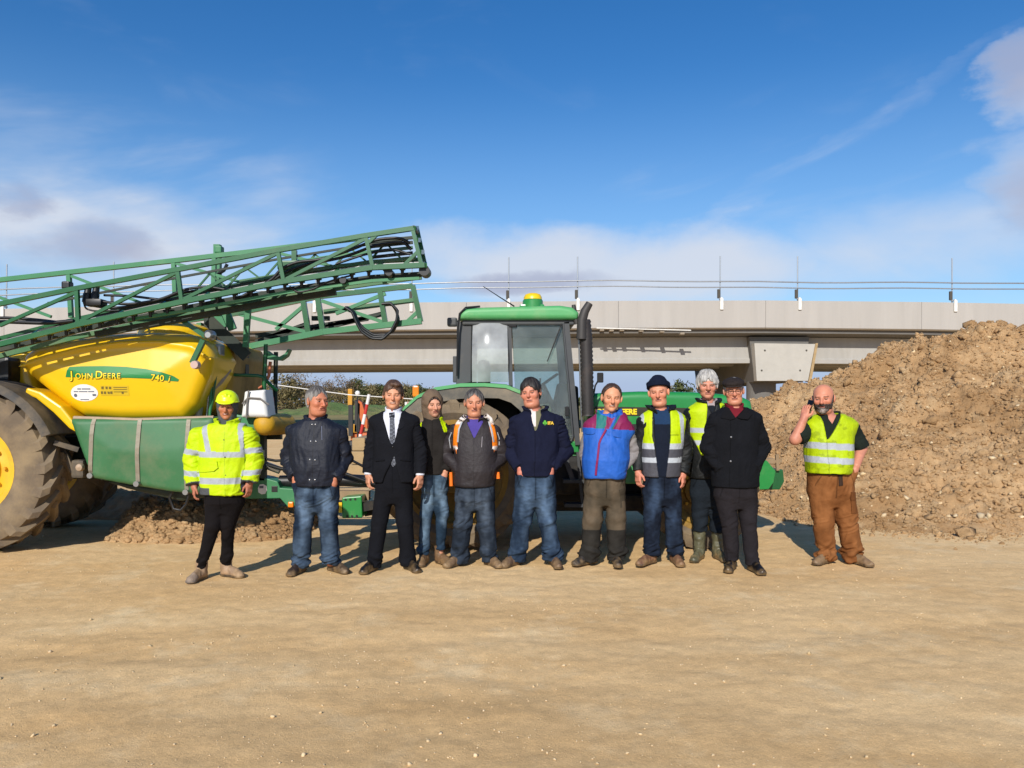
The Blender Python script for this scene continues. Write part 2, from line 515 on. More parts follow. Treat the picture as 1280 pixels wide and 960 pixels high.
    g2 = m('MULTIPLY', smooth(m('ADD', m('MULTIPLY', n3, .8), m('MULTIPLY', grey, .6)), .50, 1.05), smooth(grey, 0, .5))
    cc = N.new('ShaderNodeMix'); cc.data_type = 'RGBA'; L.new(g2, cc.inputs['Factor'])
    cc.inputs['A'].default_value = (5.2, 5.6, 6.4, 1); cc.inputs['B'].default_value = (3.5, 3.7, 4.7, 1)
    low = m('MULTIPLY', smooth(m('MULTIPLY', el, -1.0), -.12, -.02), .94)
    mid = m('MULTIPLY', smooth(m('MULTIPLY', el, -1.0), -.42, -.10), .46)      # pale band towards the horizon
    mask = clamp(m('MAXIMUM', mask, m('MULTIPLY', g2, .75)))
    hs = N.new('ShaderNodeHueSaturation'); L.new(sky.outputs[0], hs.inputs['Color']); hs.inputs['Saturation'].default_value = 1.42; hs.inputs['Hue'].default_value = .508; hs.inputs['Value'].default_value = 1.0
    mx = N.new('ShaderNodeMix'); mx.data_type = 'RGBA'; L.new(m('MULTIPLY', mask, .92), mx.inputs['Factor'])
    md = N.new('ShaderNodeMix'); md.data_type = 'RGBA'; L.new(mid, md.inputs['Factor']); L.new(hs.outputs[0], md.inputs['A']); md.inputs['B'].default_value = (2.6, 4.5, 7.2, 1)
    lo = N.new('ShaderNodeMix'); lo.data_type = 'RGBA'; L.new(low, lo.inputs['Factor']); L.new(md.outputs['Result'], lo.inputs['A']); lo.inputs['B'].default_value = (3.1, 3.9, 5.6, 1)
    L.new(lo.outputs['Result'], mx.inputs['A']); L.new(cc.outputs['Result'], mx.inputs['B'])
    L.new(mx.outputs['Result'], bg.inputs['Color'])
build_world()
# ================================================================== people
def rotm(yaw, pitch, roll):
    R = Matrix.Rotation(math.radians(yaw), 3, 'Z') @ Matrix.Rotation(math.radians(pitch), 3, 'X') @ Matrix.Rotation(math.radians(roll), 3, 'Y')
    return np.array(R)

M_SKIN = mat('skin', attr=True, rough=0.5, var=0.06, vscale=40, bump=0.12, bscale=220, spec=0.35)
M_HAIR = mat('hair', attr=True, rough=0.55, var=0.25, vscale=60, bump=0.5, bscale=160, stretch=(1, 1, 0.35))
M_CLOTH = mat('cloth', attr=True, rough=0.9, var=0.12, vscale=14, bump=0.45, bscale=45, spec=0.12)
M_SHELL = mat('shell_cloth', attr=True, rough=0.6, var=0.10, vscale=12, bump=0.55, bscale=32, spec=0.28)
M_DENIM = mat('denim', attr=True, rough=0.95, var=0.18, vscale=13, bump=0.5, bscale=48, spec=0.1)
M_LEATHER = mat('leather', attr=True, rough=0.6, var=0.2, vscale=22, bump=0.35, bscale=60, dirt=C('#a5855a'), dirt_amt=0.16, dscale=14)
M_BLACKSHOE = mat('polished_leather', attr=True, rough=0.4, var=0.15, vscale=22, bump=0.15, bscale=60, dirt=C('#8a7050'), dirt_amt=0.08, dscale=14)
M_PLASTIC = mat('hat_plastic', attr=True, rough=0.35, var=0.04, vscale=12, spec=0.5)

HI = np.array(C('#d2f000')[:3]) * 0.72
HI_V = np.array(C('#cbe600')[:3]) * 0.74
SILVER = np.array(C('#a2a7ac')[:3])

class Person:
    def __init__(s, label, D, uc, height_px):
        s.D, s.uc = D, uc
        s.k = D / F
        s.root = empty('person', ((uc-640)*s.k, D, 0), label, 'person', 'people lined up in front of the tractor')
        s.x0 = s.root.location.x
    def P(s, u, v, y=0.0):
        return np.array([(u-s.uc)*s.k, y, CAMH-(v-HZ)*s.k])
    def z(s, v): return CAMH-(v-HZ)*s.k
    def uv(s, V): return s.uc+V[:, 0]/s.k, HZ+(CAMH-V[:, 2])/s.k
    def rows(s, rr, yc=0.0):
        """(v, uL, uR, half depth[, y centre]) -> profile rows"""
        out = []
        for r in rr:
            v, a, b, dep = r[:4]; yy = r[4] if len(r) > 4 else yc
            out.append((s.z(v), ((a+b)/2-s.uc)*s.k, yy, (b-a)/2*s.k, dep))
        return out

def wedge(p, poly, ymax=-0.01):
    """convex (u,v) polygon cut through the front half"""
    pts = [p.P(u, v)[[0, 2]] for u, v in poly]
    area = sum(pts[i][0]*pts[(i+1) % len(pts)][1]-pts[(i+1) % len(pts)][0]*pts[i][1] for i in range(len(pts)))
    if area < 0: pts = pts[::-1]
    def fn(X, Y, Z):
        d = Y-ymax
        for i in range(len(pts)):
            a, b = pts[i], pts[(i+1) % len(pts)]
            e = b-a; e = e/np.linalg.norm(e)
            d = np.maximum(d, (X-a[0])*e[1]-(Z-a[1])*e[0])
        return d
    q = np.array(pts)
    return fn, (q[:, 0].min(), -0.5, q[:, 1].min()), (q[:, 0].max(), ymax, q[:, 1].max())

def head_frame(p, h):
    return p.P(h['c'][0], h['c'][1], h.get('y', -0.03)), rotm(h.get('yaw', 0), h.get('pitch', 0), h.get('roll', 0)), h['h']*p.k/0.235

def head_prims(V, c, R, hs, h, inf=0.0, features=True):
    w = h.get('w', 1.0); fat = h.get('fat', 0.0)
    rf = np.random.RandomState(int(abs(h['c'][0])*3)) if 'c' in h else np.random.RandomState(1)
    jw, ns, nl_, ck, bw, ch = rf.uniform([.86, .82, -.004, .88, -.003, -.004], [1.14, 1.28, .006, 1.12, .003, .005])
    def T(q): return c+R@(np.array(q)*hs)
    def e(q, r, k=0.02, mode='u'): V.ell(T(q), (np.array(r)+inf)*hs, k*hs, mode, R)
    e((0, .018, .032), (.074*w, .094, .086))
    e((0, -.025, -.02), (.063*w, .066, .088), .03)
    e((0, -.035, -.078), (.048*w*jw+fat*.012, .046, .036), .03)
    if not features: return T
    e((0, -.068+ch, -.102), (.024*jw+fat*.006, .018, .016), .02)
    if fat: e((0, -.03, -.105), (.05*w+fat*.01, .045, .03), .03)
    for sx in (-1, 1):
        e((sx*.041*w, -.062, -.024+bw), (.024*ck, .024, .024*ck), .02)
        V.ell(T((sx*.078*w, .006, -.008)), np.array((.011, .02, .033))*hs, .006*hs, 'u', R@rotm(sx*18, -8, sx*6))
    V.cap(T((-.036, -.080+bw, .020+bw)), T((.036, -.080+bw, .020+bw)), .012*hs, .012*hs, .014*hs)
    for sx in (-1, 1):
        V.ell(T((sx*.031*w, -.0935, .001)), np.array((.018, .0165, .0105))*hs, .008*hs, 's', R)
        V.ell(T((sx*.031*w, -.0775, .001)), np.array((.0125, .0125, .0105))*hs, .004*hs, 'u', R)
    V.cap(T((0, -.086, .014)), T((0, -.111-nl_*.6, -.026-nl_)), .0088*hs*ns, .0130*hs*ns, .009*hs)
    for sx in (-1, 1):
        e((sx*.0115*ns, -.098, -.030-nl_), (.0085*ns, .010, .008), .006)
    # lips and chin crease
    V.cap(T((-.019, -.0855, -.0575)), T((.019, -.0855, -.0575)), .0062*hs, .0062*hs, .008*hs)
    V.cap(T((-.016, -.0845, -.069)), T((.016, -.0845, -.069)), .0066*hs, .0066*hs, .008*hs)
    V.cap(T((-.024, -.0905, -.0632)), T((.024, -.0905, -.0632)), .0028*hs, .0028*hs, .004*hs, 's')
    V.cap(T((-.020, -.092, -.0835)), T((.020, -.092, -.0835)), .005*hs, .005*hs, .012*hs, 's')
    for sx in (-1, 1):      # smile folds
        V.cap(T((sx*.021, -.096, -.034)), T((sx*.034, -.083, -.062)), .003*hs, .003*hs, .008*hs, 's')
    return T

def head_colors(V, col, c, R, hs, h):
    q = ((V-c)@R)/hs
    w = h.get('w', 1.0)
    x, y, z = q[:, 0], q[:, 1], q[:, 2]
    hd = (np.abs(x) < .12) & (np.abs(y) < .15) & (z > -.13) & (z < .15)
    skin = np.array(C(h.get('skin', '#b9826a'))[:3])*np.array([1.12, 1.15, 1.06])
    n = vnoise(q*45, 5)[:, None]*0.05+vnoise(q*14, 9)[:, None]*0.06
    face = skin*(1+n)
    red = np.exp(-((np.abs(x)-.042)**2+(z+.03)**2)/.0009)*(y < -.03)*.5+np.exp(-(x**2+(z+.025)**2)/.0004)*(y < -.08)*.5
    face = face*(1-red[:, None]*h.get('ruddy', .6)*np.array([.06, .30, .30]))
    front = y < -.045
    def paint(m, cc, a=1.0):
        m = (np.clip(m, 0, 1)*a)[:, None]
        return face*(1-m)+np.array(cc)*m
    st = h.get('stubble')
    if st:
        m = ((z < -.038+np.clip((y+.085)*.55, -.02, .06)) & (y < .005) & (z > -.13)).astype(float)
        face = paint(m*(0.75+0.4*vnoise(q*120, 2)), C(st[0])[:3], st[1])
    lip = ((x/.024)**2+((z+.0635)/.0105)**2 < 1) & front
    face = paint(lip.astype(float), C(h.get('lip', '#a05a50'))[:3], .75)
    mo = ((np.abs(x) < .025) & (np.abs(z+.0632+.004*(x/.025)**2*h.get('smile', 0)) < .0026)) & front
    face = paint(mo.astype(float), (.05, .015, .012), .85)
    if h.get('teeth'):
        t = ((x/.019)**2+((z+.0622)/.0046)**2 < 1) & front
        face = paint(t.astype(float), C('#c4b5a4')[:3], .8)
    ex = np.abs(np.abs(x)-.031*w)
    sq = h.get('squint', .0032)
    # lids, whites and iris
    face = paint(((ex < .0165) & (np.abs(z-.001) < .0085) & front).astype(float), skin*.62, .55)
    eye = ((ex/.0135)**2+((z-.0005)/sq)**2 < 1) & front
    face = paint(eye.astype(float), C('#c9c0b8')[:3], .35)
    face = paint((eye & (ex < .0065)).astype(float), (.012, .009, .008), .95)
    lash = (ex < .0145) & (np.abs(z-.0005-sq*.9) < .0018) & front
    face = paint(lash.astype(float), (.02, .013, .010), .85)
    br = (ex < .0205) & (np.abs(z-.0215+.10*np.clip(ex-.006, 0, 1)) < .0042) & front
    face = paint(br.astype(float)*(.75+.3*vnoise(q*150, 4)), C(h.get('brow', '#3a2a20'))[:3], .85)
    sc = h.get('scalp')
    if sc:
        hl = HAIRLINE[h['hair']]
        zc = np.interp(y, hl[0], hl[1])
        face = paint((z > zc+.004).astype(float)*(np.abs(x) < .1), C(sc)[:3], h.get('scalp_a', .9))
    col[hd] = face[hd]
    return q, hd

HAIRLINE = {
    'short':    ([-.125, -.085, -.066, -.056, -.040, -.026, -.012, .006, .022, .06, .12], [.082, .076, .066, .040, .028, -.012, -.010, .022, -.030, -.066, -.076]),
    'full':     ([-.125, -.085, -.070, -.058, -.042, -.026, -.012, .006, .022, .06, .12], [.062, .058, .050, .030, .018, -.022, -.018, .008, -.040, -.072, -.080]),
    'receding': ([-.125, -.085, -.064, -.044, -.036, -.026, -.012, .006, .022, .06, .12], [.120, .120, .105, .082, .045, -.005, -.005, .022, -.030, -.066, -.076]),
    'bald':     ([-.125, -.045, -.02, 0.0, .03, .12], [.2, .2, .055, .05, .065, .065]),
    'fringe':   ([-.125, -.085, -.072, -.060, -.042, -.026, -.012, .006, .022, .06, .12], [.046, .044, .040, .030, .012, -.030, -.030, -.004, -.050, -.075, -.082]),
}

def make_hair(p, h):
    c, R, hs = head_frame(p, h)
    t = h.get('hair_t', .012)
    V = Vol(axis(-.14, .14, .004), axis(-.15, .17, .004), axis(-.14, .19, .004))
    I = np.eye(3); O = np.zeros(3)
    hl = HAIRLINE[h['hair']]
    V.ell((0, .018, .032), (.074*h.get('w', 1)+t, .094+t, .086+t*h.get('hair_top', 1.2)), .02)
    V.ell((0, .04, -.03), (.064*h.get('w', 1)+t*.8, .07+t*.8, .07), .02)
    if h.get('quiff'): V.ell((h.get('part', .0), -.055, .098), (.05, .035, .024), .02)
    sd = h.get('seed', 1)
    def cut(X, Y, Z):
        x, y, z = np.broadcast_arrays(X, Y, Z)
        zc = np.interp(y, hl[0], hl[1])+.007*np.sin(x*160+sd)+.005*np.sin(x*371+sd*2)+.012*np.sin(x*62+sd*1.7)*(y < -.05)+.004*np.sin(y*240+sd)
        return (z-zc)*.8
    V.op(cut, (-.14, -.15, -.14), (.14, .17, .19), .006, 's')
    X, Q = V.nets()
    if not len(X): return
    X = X.astype(np.float32)
    N = vnormals(X, Q)
    th = np.arctan2(X[:, 0], -(X[:, 1]-.03)); g = np.stack([th*13, X[:, 2]*26+X[:, 1]*10, X[:, 1]*18], 1); g2 = np.stack([th*4.5, X[:, 2]*22, X[:, 1]*22], 1)
    amp = h.get('hair_amp', .0065)
    X = X+N*((vnoise(g, sd)*.5+vnoise(g2, sd+3))*amp)[:, None]
    a = np.array(C(h['hair_col'])[:3]); b = np.array(C(h.get('hair_col2', h['hair_col']))[:3])
    m = np.clip(.5+.7*vnoise(g*1.3, sd+5)+h.get('hair_grey', 0)*np.clip((.06-X[:, 2])*8, -1, 1), 0, 1)[:, None]
    col = a*(1-m)+b*m
    np_mesh('hair', (X*hs)@R.T+c, Q, M_HAIR, p.root, colors=col)

def make_beard(p, h):
    c, R, hs = head_frame(p, h)
    V = Vol(axis(-.11, .11, .0035), axis(-.14, .06, .0035), axis(-.15, .05, .0035))
    w = h.get('w', 1.0); t = .010; fat = h.get('fat', 0)
    I = np.eye(3)
    head_prims(V, np.zeros(3), I, 1.0, dict(w=w, fat=fat), inf=0.008, features=False)
    V.ell((0, -.068, -.104), (.036, .028, .026), .02)
    V.cap((-.026, -.084, -.072), (0, -.098, -.047), .008, .009, .01); V.cap((.026, -.084, -.072), (0, -.098, -.047), .008, .009, .01)
    def cut(X, Y, Z):
        x, y, z = np.broadcast_arrays(X, Y, Z)
        zc = np.interp(y, [-.13, -.09, -.075, -.055, -.035, -.02, 0], [-.042, -.042, -.046, -.046, -.03, .0, .03])
        return np.minimum(np.minimum(zc-z, .004-y), np.maximum(np.abs(x)-.022, np.abs(z+.0635)-.0065)*1.0)*.8
    V.op(cut, (-.12, -.15, -.16), (.12, .07, .06), .005, 's')
    X, Q = V.nets(); N = vnormals(X, Q)
    X = X+N*((vnoise(X*150, 1)+vnoise(X*60, 2))*.003)[:, None]
    a = np.array(C('#2c211b')[:3]); b = np.array(C('#8d8078')[:3])
    m = np.clip(np.exp(-((X[:, 0])**2/.0009+(X[:, 2]+.1)**2/.0006))*1.3+.25*vnoise(X*90, 4)-.05, 0, 1)[:, None]
    np_mesh('beard', (X*hs)@R.T+c, Q, M_HAIR, p.root, colors=a*(1-m)+b*m)

def hand_prims(V, w, d, t, curl=1.0, fist=False, s=1.0):
    """wrist w, hand axis d, thumb side t; palm normal n = d x t side the fingers curl to"""
    w = np.asarray(w, float); d = np.asarray(d, float); d /= np.linalg.norm(d)
    t = np.asarray(t, float); t = t-d*(t@d); t /= np.linalg.norm(t)
    n = curl_n = np.cross(t, d) if curl >= 0 else np.cross(d, t)
    curl = abs(curl)
    R = np.stack([t, n, d], 1)
    V.cap(w-d*.02*s, w+d*.03*s, .027*s, .03*s, .015, sq=(1, 1, 1))
    V.box(w+d*.055*s, (.040*s, .015*s, .048*s), .014*s, .012, R=R)
    L = [(.030, .068, .0088), (.010, .077, .009), (-.010, .071, .0088), (-.029, .055, .0078)]
    ang0 = (18, 48, 80) if not fist else (60, 140, 215)
    for off, ln, r in L:
        a = w+d*(.098-.10*abs(off)*.35)*s+t*off*s
        for seg, fr in enumerate((.42, .32, .26)):
            an = math.radians(ang0[seg]*curl)
            dirv = d*math.cos(an)+n*math.sin(an)+t*off*1.2*(0 if fist else 1)
            b = a+dirv*ln*fr*s
            V.cap(a, b, r*s, r*.93*s, .0025)
            a = b
    a = w+d*.028*s+t*.030*s+n*.006*s
    b = a+(d*.62+t*.62+n*.25)*.042*s
    cc = b+(d*.95+t*.12+n*.3)*.034*s
    V.cap(a, b, .014*s, .0115*s, .008); V.cap(b, cc, .0112*s, .0095*s, .003)

class Spec: pass

def make_body(p, S):
    """one continuous skin surface: head, neck, trunk, arms, hands, legs"""
    h = S.head
    c, R, hs = head_frame(p, h)
    fx, fy, fz = [], [], []
    fx.append((c[0]-.12, c[0]+.12, .0034)); fy.append((c[1]-.14, c[1]+.14, .0036)); fz.append((c[2]-.135, c[2]+.135, .0034))
    for side in (0, 1):
        hd = S.hands[side]
        if hd and hd['kind'] in ('hang', 'phone'):
            w = S.wr[side]; e = np.asarray(w)+np.asarray(hd['d'])*.1
            fx.append((e[0]-.09, e[0]+.09, .0042)); fy.append((e[1]-.09, e[1]+.09, .0045)); fz.append((e[2]-.11, e[2]+.11, .0042))
    lo = np.min([S.sh[0], S.el[0], S.wr[0], S.ank[0]], 0)-.2; hi = np.max([S.sh[1], S.el[1], S.wr[1], S.ank[1]], 0)+.2
    xs = axis(min(lo[0], c[0]-.15), max(hi[0], c[0]+.15), .009, fx)
    ys = axis(-.36, .26, .009, fy); zs = axis(.05, c[2]+.18, .010, fz)
    V = Vol(xs, ys, zs)
    V.prof(S.trows, inf=-.028, k=.03)
    V.prof(S.prows, inf=-.036, k=.04)
    nb = np.asarray(S.neck)
    for i in (0, 1):
        V.cap(nb+np.array([0, .01, -.05]), S.sh[i], .048, .05, .05)
    for i in (0, 1):
        ra = S.arm_r
        V.cap(S.sh[i], S.el[i], ra[0], ra[1], .03); V.cap(S.el[i], S.wr[i], ra[1]*1.02, ra[2], .02)
        V.cap(np.asarray(S.hip[i])+[0, 0, .0], S.kn[i], S.leg_r[0]-.034, S.leg_r[1]-.038, .03)
        V.cap(S.kn[i], np.asarray(S.ank[i])+[0, 0, -.03], S.leg_r[1]-.038, min(.036, max(.026, S.leg_r[2]-.040)), .03)
    nr = S.neck_r
    V.cap(nb+np.array([0, .012, -.05]), c+R@(np.array([0, .012, -.055])*hs), nr*1.05, nr, .03)
    head_prims(V, c, R, hs, h)
    for i in (0, 1):
        hd = S.hands[i]
        if not hd: continue
        w = np.asarray(S.wr[i], float)
        if hd['kind'] in ('hang', 'phone'):
            hand_prims(V, w, hd['d'], hd['t'], hd.get('curl', 1.0), hd.get('fist', False), hd.get('s', 1.0))
        else:       # in a pocket: back of the hand and thumb root show, the rest is inside
            d = np.asarray(hd['d'], float); d /= np.linalg.norm(d)
            V.cap(w, w+d*.045, .028, .036, .01); V.cap(w+d*.045, w+d*.085, .036, .028, .01)
            if 't' in hd:
                t = np.asarray(hd['t'], float)
                V.cap(w+d*.025, w+d*.06+t*.028, .014, .012, .006)
    X, Q = V.nets()
    col = np.tile(np.array(C(h.get('skin', '#b9826a'))[:3]), (len(X), 1))
    col *= 1+.06*vnoise(X*30, 3)[:, None]
    if S.hand_skin:
        far = np.linalg.norm(X-c, axis=1) > .3*hs
        col[far] = np.array(C(S.hand_skin)[:3])*np.array([1.10, 1.22, 1.14])*(1+.08*vnoise(X[far]*40, 3)[:, None])
    head_colors(X, col, c, R, hs, h)
    return np_mesh('body', X, Q, M_SKIN, p.root, colors=col)

def fold(X, Q, amp, seed, zs=26, xs=9, extra=None, cross=None):
    """cloth folds: long slanting drapes, and folds across the limb where cross is 1"""
    N = vnormals(X, Q)
    x, y, z = X[:, 0], X[:, 1], X[:, 2]
    w = vnoise(X*4.2, seed+11); sl = .55*math.sin(seed*2.3)
    A = vnoise(np.stack([x*15+z*5*sl+w*1.1, y*11, z*3.6+w*.6], 1), seed)
    A2 = vnoise(np.stack([x*24-z*9*(sl+.4)+w*1.5, y*15, z*6.5], 1), seed+5)
    B = vnoise(np.stack([x*6+w, y*7, z*19+x*9*(1 if sl > 0 else -1)+w*1.4], 1), seed+2)
    B2 = vnoise(np.stack([x*10-w, y*11, z*34-x*16+w*1.6], 1), seed+7)
    c = np.zeros(len(X)) if cross is None else np.clip(cross, 0, 1)
    n2 = vnoise(X*np.array([4.5, 4.5, 7]), seed+3)
    ridge = lambda q: 1-2.4*np.abs(q)
    env = np.clip(.6+.9*vnoise(X*3.6, seed+8), .15, 1.3)
    d = 1.35*amp*((.75*A+.45*ridge(A2)*env)*(1-c)+(.8*B+.6*ridge(B2)*env)*c+.55*n2)
    if extra is not None: d = d*extra
    return (X+N*d[:, None]).astype(np.float32)

def seg_t(X, a, b):
    a = np.asarray(a); ba = np.asarray(b)-a
    t = np.clip(((X-a)@ba)/(ba@ba), 0, 1)
    return t, np.linalg.norm(X-a-t[:, None]*ba, axis=1)

def upper(p, S, name, m, colfn, rows=None, inf=0.0, sl=(.075, .066, .056), sleeves=True, sl_end=(1.0, 1.0), sh_frac=1.0, sh_r=None,
          neck_r=.062, cuts=(), collar=None, folds=.006, seed=1, h=.0068, armholes=None, torso_folds=.7, hem_k=.012, drop=0.0, keep=False):
    rows = S.trows if rows is None else rows
    sl = (sl[0]*.90, sl[1]*.97, sl[2])
    pts = [S.sh[0], S.sh[1], S.el[0], S.el[1], S.wr[0], S.wr[1]] if sleeves else [S.sh[0], S.sh[1]]
    pts = np.array(pts); r = np.array(rows)
    lo = np.minimum(pts.min(0)-.13, [np.min(r[:, 1]-r[:, 3])-.05, 0, r[:, 0].min()-.03])
    hi = np.maximum(pts.max(0)+.13, [np.max(r[:, 1]+r[:, 3])+.05, 0, r[:, 0].max()+.12])
    V = Vol(axis(lo[0], hi[0], h), axis(min(lo[1], -.3), .27, h), axis(lo[2], hi[2], h))
    V.prof(rows, inf=inf, k=.03, rd=hem_k)
    nb = np.asarray(S.neck)
    if sh_r is None: sh_r = sl[0]*.92
    for i in (0, 1):
        e = nb+(np.asarray(S.sh[i])-nb)*sh_frac
        V.cap(nb+np.array([0, .02, -.046]), e, sh_r*.90+inf, sh_r*.92+inf, .06)
    for fn, a, b in (armholes or ()): V.op(fn, a, b, .006, 's')
    if sleeves:
        for i in (0, 1):
            te = sl_end[i]
            if te <= .5:
                e = np.asarray(S.sh[i])+(np.asarray(S.el[i])-np.asarray(S.sh[i]))*te*2
                V.cap(S.sh[i], e, sl[0]+inf, sl[1]+inf, .016, cut=True)
            else:
                e = np.asarray(S.el[i])+(np.asarray(S.wr[i])-np.asarray(S.el[i]))*((te-.5)*2)
                V.cap(S.sh[i], S.el[i], sl[0]+inf, sl[1]+inf, .016); V.cap(S.el[i], e, sl[1]+inf, sl[2]+inf, .012, cut=True)
    if neck_r:
        V.cap(nb+np.array([0, .012, -.035]), nb+np.array([0, 0, .15]), neck_r, neck_r*1.25, .012, 's')
    for ct in cuts: V.op(*ct, k=.006, mode='s')
    if collar:
        cz = nb[2]+collar.get('z', -.01); ht = collar.get('h', .045); ca = collar.get('a', .072); cb = collar.get('b', .078); th = collar.get('th', .009)
        fl = collar.get('flare', .15); gap = collar.get('gap', .02); dip = collar.get('dip', .25); cx = nb[0]; cy = nb[1]+.012
        def fn(X, Y, Z):
            x, y = X-cx, Y-cy
            zz = Z-cz+np.maximum(-y, 0)*dip*1.0+0*x
            g = 1+fl*zz/.05
            rr = np.sqrt((x/(ca*g))**2+(y/(cb*g))**2)
            d = np.abs(rr-1)*ca-th
            d = np.maximum(d, np.maximum(-zz-.02, zz-ht))
            return np.maximum(d, np.where(y < 0, gap*(1+np.maximum(zz, 0)*collar.get('open', 12))-np.abs(x), -1))
        V.op(fn, (cx-ca*1.5, cy-cb*1.5, cz-.08), (cx+ca*1.5, cy+cb*1.5, cz+ht+.03), .01)
    X, Q = V.nets()
    dt = np.minimum(*[seg_t(X, S.sh[i], S.el[i])[1] for i in (0, 1)]) if sleeves else np.full(len(X), 9.)
    if sleeves:
        da = np.minimum(dt, np.minimum(*[seg_t(X, S.el[i], S.wr[i])[1] for i in (0, 1)]))
        arm = da < sl[0]*1.22+inf
        rr = np.array(sorted(rows)); cx = np.interp(X[:, 2], rr[:, 0], rr[:, 1]); a = np.interp(X[:, 2], rr[:, 0], rr[:, 3])
        arm &= (np.abs(X[:, 0]-cx) > a*.86)
    else:
        arm = np.zeros(len(X), bool)
    ex = np.where(arm, 1.0, torso_folds)
    if folds: X = fold(X, Q, folds, seed, extra=ex, cross=np.where(arm, 1.0, np.exp(-((X[:, 2]-r[:, 0].min()-.03)/.06)**2)*.6))
    u, v = p.uv(X)
    A = Spec(); A.X, A.u, A.v, A.arm = X, u, v, arm; A.side = (X[:, 0] > nb[0]).astype(int); A.front = X[:, 1] < .02
    tt = np.zeros(len(X))
    if sleeves:
        for i in (0, 1):
            t1, d1 = seg_t(X, S.sh[i], S.el[i]); t2, d2 = seg_t(X, S.el[i], S.wr[i])
            t = np.where(d1 < d2, t1*.5, .5+t2*.5); tt = np.where(A.side == i, t, tt)
    A.t = tt; A.N = vnormals(X, Q)
    col = colfn(A) if callable(colfn) else np.tile(np.array(colfn), (len(X), 1))
    o = np_mesh(name, X, Q, m, p.root, colors=col)
    o['_'] = 0; del o['_']
    return V, o

def trousers(p, S, name, m, colfn, folds=.007, seed=1, h=.0068, bulges=(), zs=20):
    r = np.array(S.prows)
    xs = [q[0] for q in list(S.kn)+list(S.ank)]
    lo = min(np.min(r[:, 1]-r[:, 3]), min(xs))-.12; hi = max(np.max(r[:, 1]+r[:, 3]), max(xs))+.12
    V = Vol(axis(lo, hi, h), axis(-.34, .28, h), axis(min(S.ank[0][2], S.ank[1][2])-.04, r[:, 0].max()+.04, h))
    V.prof(S.prows, k=.02, n=2.3)
    L = S.leg_r
    for i in (0, 1):
        V2a = np.asarray(S.hip[i]); kn = np.asarray(S.kn[i]); an = np.asarray(S.ank[i])
        V.cap(V2a, kn, L[0], L[1], .035); V.cap(kn, an, L[1], L[2], .014, cut=True)
    for i in (0, 1):
        hd = S.hands[i]
        if hd and hd['kind'] == 'pocket':       # the pocket bulges over the hand
            d = np.asarray(hd['d'], float); d /= np.linalg.norm(d); w = np.asarray(S.wr[i])
            V.cap(w+d*.075, w+d*.15, .042, .036, .03, cut=False)
    X, Q = V.nets()
    z = X[:, 2]
    ak = np.mean([a[2] for a in S.ank]); kn = np.mean([a[2] for a in S.kn])
    ex = .32+1.5*np.exp(-((z-ak-.05)/.09)**2)+.6*np.exp(-((z-kn)/.10)**2)+.35*np.exp(-((z-S.hip[0][2]+.04)/.07)**2)
    cr = np.exp(-((z-ak-.05)/.12)**2)+.9*np.exp(-((z-kn)/.09)**2)+.6*np.exp(-((z-S.hip[0][2]+.04)/.06)**2)
    X = fold(X, Q, folds*1.1, seed, extra=ex+.25, cross=cr)
    u, v = p.uv(X)
    A = Spec(); A.X, A.u, A.v = X, u, v; A.side = (X[:, 0] > (S.kn[0][0]+S.kn[1][0])/2).astype(int); A.front = X[:, 1] < 0
    lc = [np.interp(X[:, 2], [S.ank[i][2], S.kn[i][2], S.hip[i][2]], [S.ank[i][0], S.kn[i][0], S.hip[i][0]]) for i in (0, 1)]
    A.lx = X[:, 0]-np.where(A.side == 1, lc[1], lc[0])
    col = colfn(A) if callable(colfn) else np.tile(np.array(colfn), (len(X), 1))
    # fly seam, side seams and slanted pocket edges
    mid = (S.hip[0][0]+S.hip[1][0])/2; zc = S.hip[0][2]; zt = r[:, 0].max()
    hw = np.interp(X[:, 2], *[np.array(sorted(S.prows))[:, i] for i in (0, 3)])
    seam = A.front & (np.abs(X[:, 0]-mid) < .0045) & (X[:, 2] > zc-.06)
    pk = np.abs(np.abs(X[:, 0]-mid)-(hw*.60+(zt-X[:, 2])*.35)) < .005
    seam |= A.front & pk & (X[:, 2] > zt-.16)
    seam |= (np.abs(X[:, 1]) < .006) & (X[:, 2] < zc)
    col = np.array(col); col[seam] *= .55
    np_mesh(name, X, Q, m, p.root, colors=col)
    return V

def jean_col(base, fade, seed=1, dark=None):
    b = np.array(C(base)[:3]); f = np.array(C(fade)[:3])
    def fn(A):
        X = A.X
        n = fbm(X*np.array([10, 10, 5]), 3, seed)
        m = .12+.35*n
        m += .85*np.exp(-((A.lx-.01)/.055)**2)*np.exp(-((X[:, 2]-.60)/.22)**2)*(X[:, 1] < -.01)*(.75+.6*n)
        m += .35*np.exp(-((X[:, 2]-.16)/.06)**2)*np.clip(vnoise(X*np.array([18, 18, 40]), seed+2), 0, 1)
        m = np.clip(m, 0, 1)[:, None]
        c = b*(1-m)+f*m
        c *= (1+.25*vnoise(X*np.array([30, 30, 60]), seed+7))[:, None]
        return np.clip(c, 0, 1)
    return fn

def flat_col(base, var=.12, seed=1, dirt=None, dz=None):
    b = np.array(C(base)[:3])
    def fn(A):
        c = np.tile(b, (len(A.X), 1))*(1+var*fbm(A.X*9, 3, seed))[:, None]
        if dirt is not None:
            m = np.clip(fbm(A.X*7, 4, seed+4)*.8+dz(A), 0, 1)[:, None]
            c = c*(1-m)+np.array(C(dirt)[:3])*m
        return np.clip(c, 0, 1)
    return fn

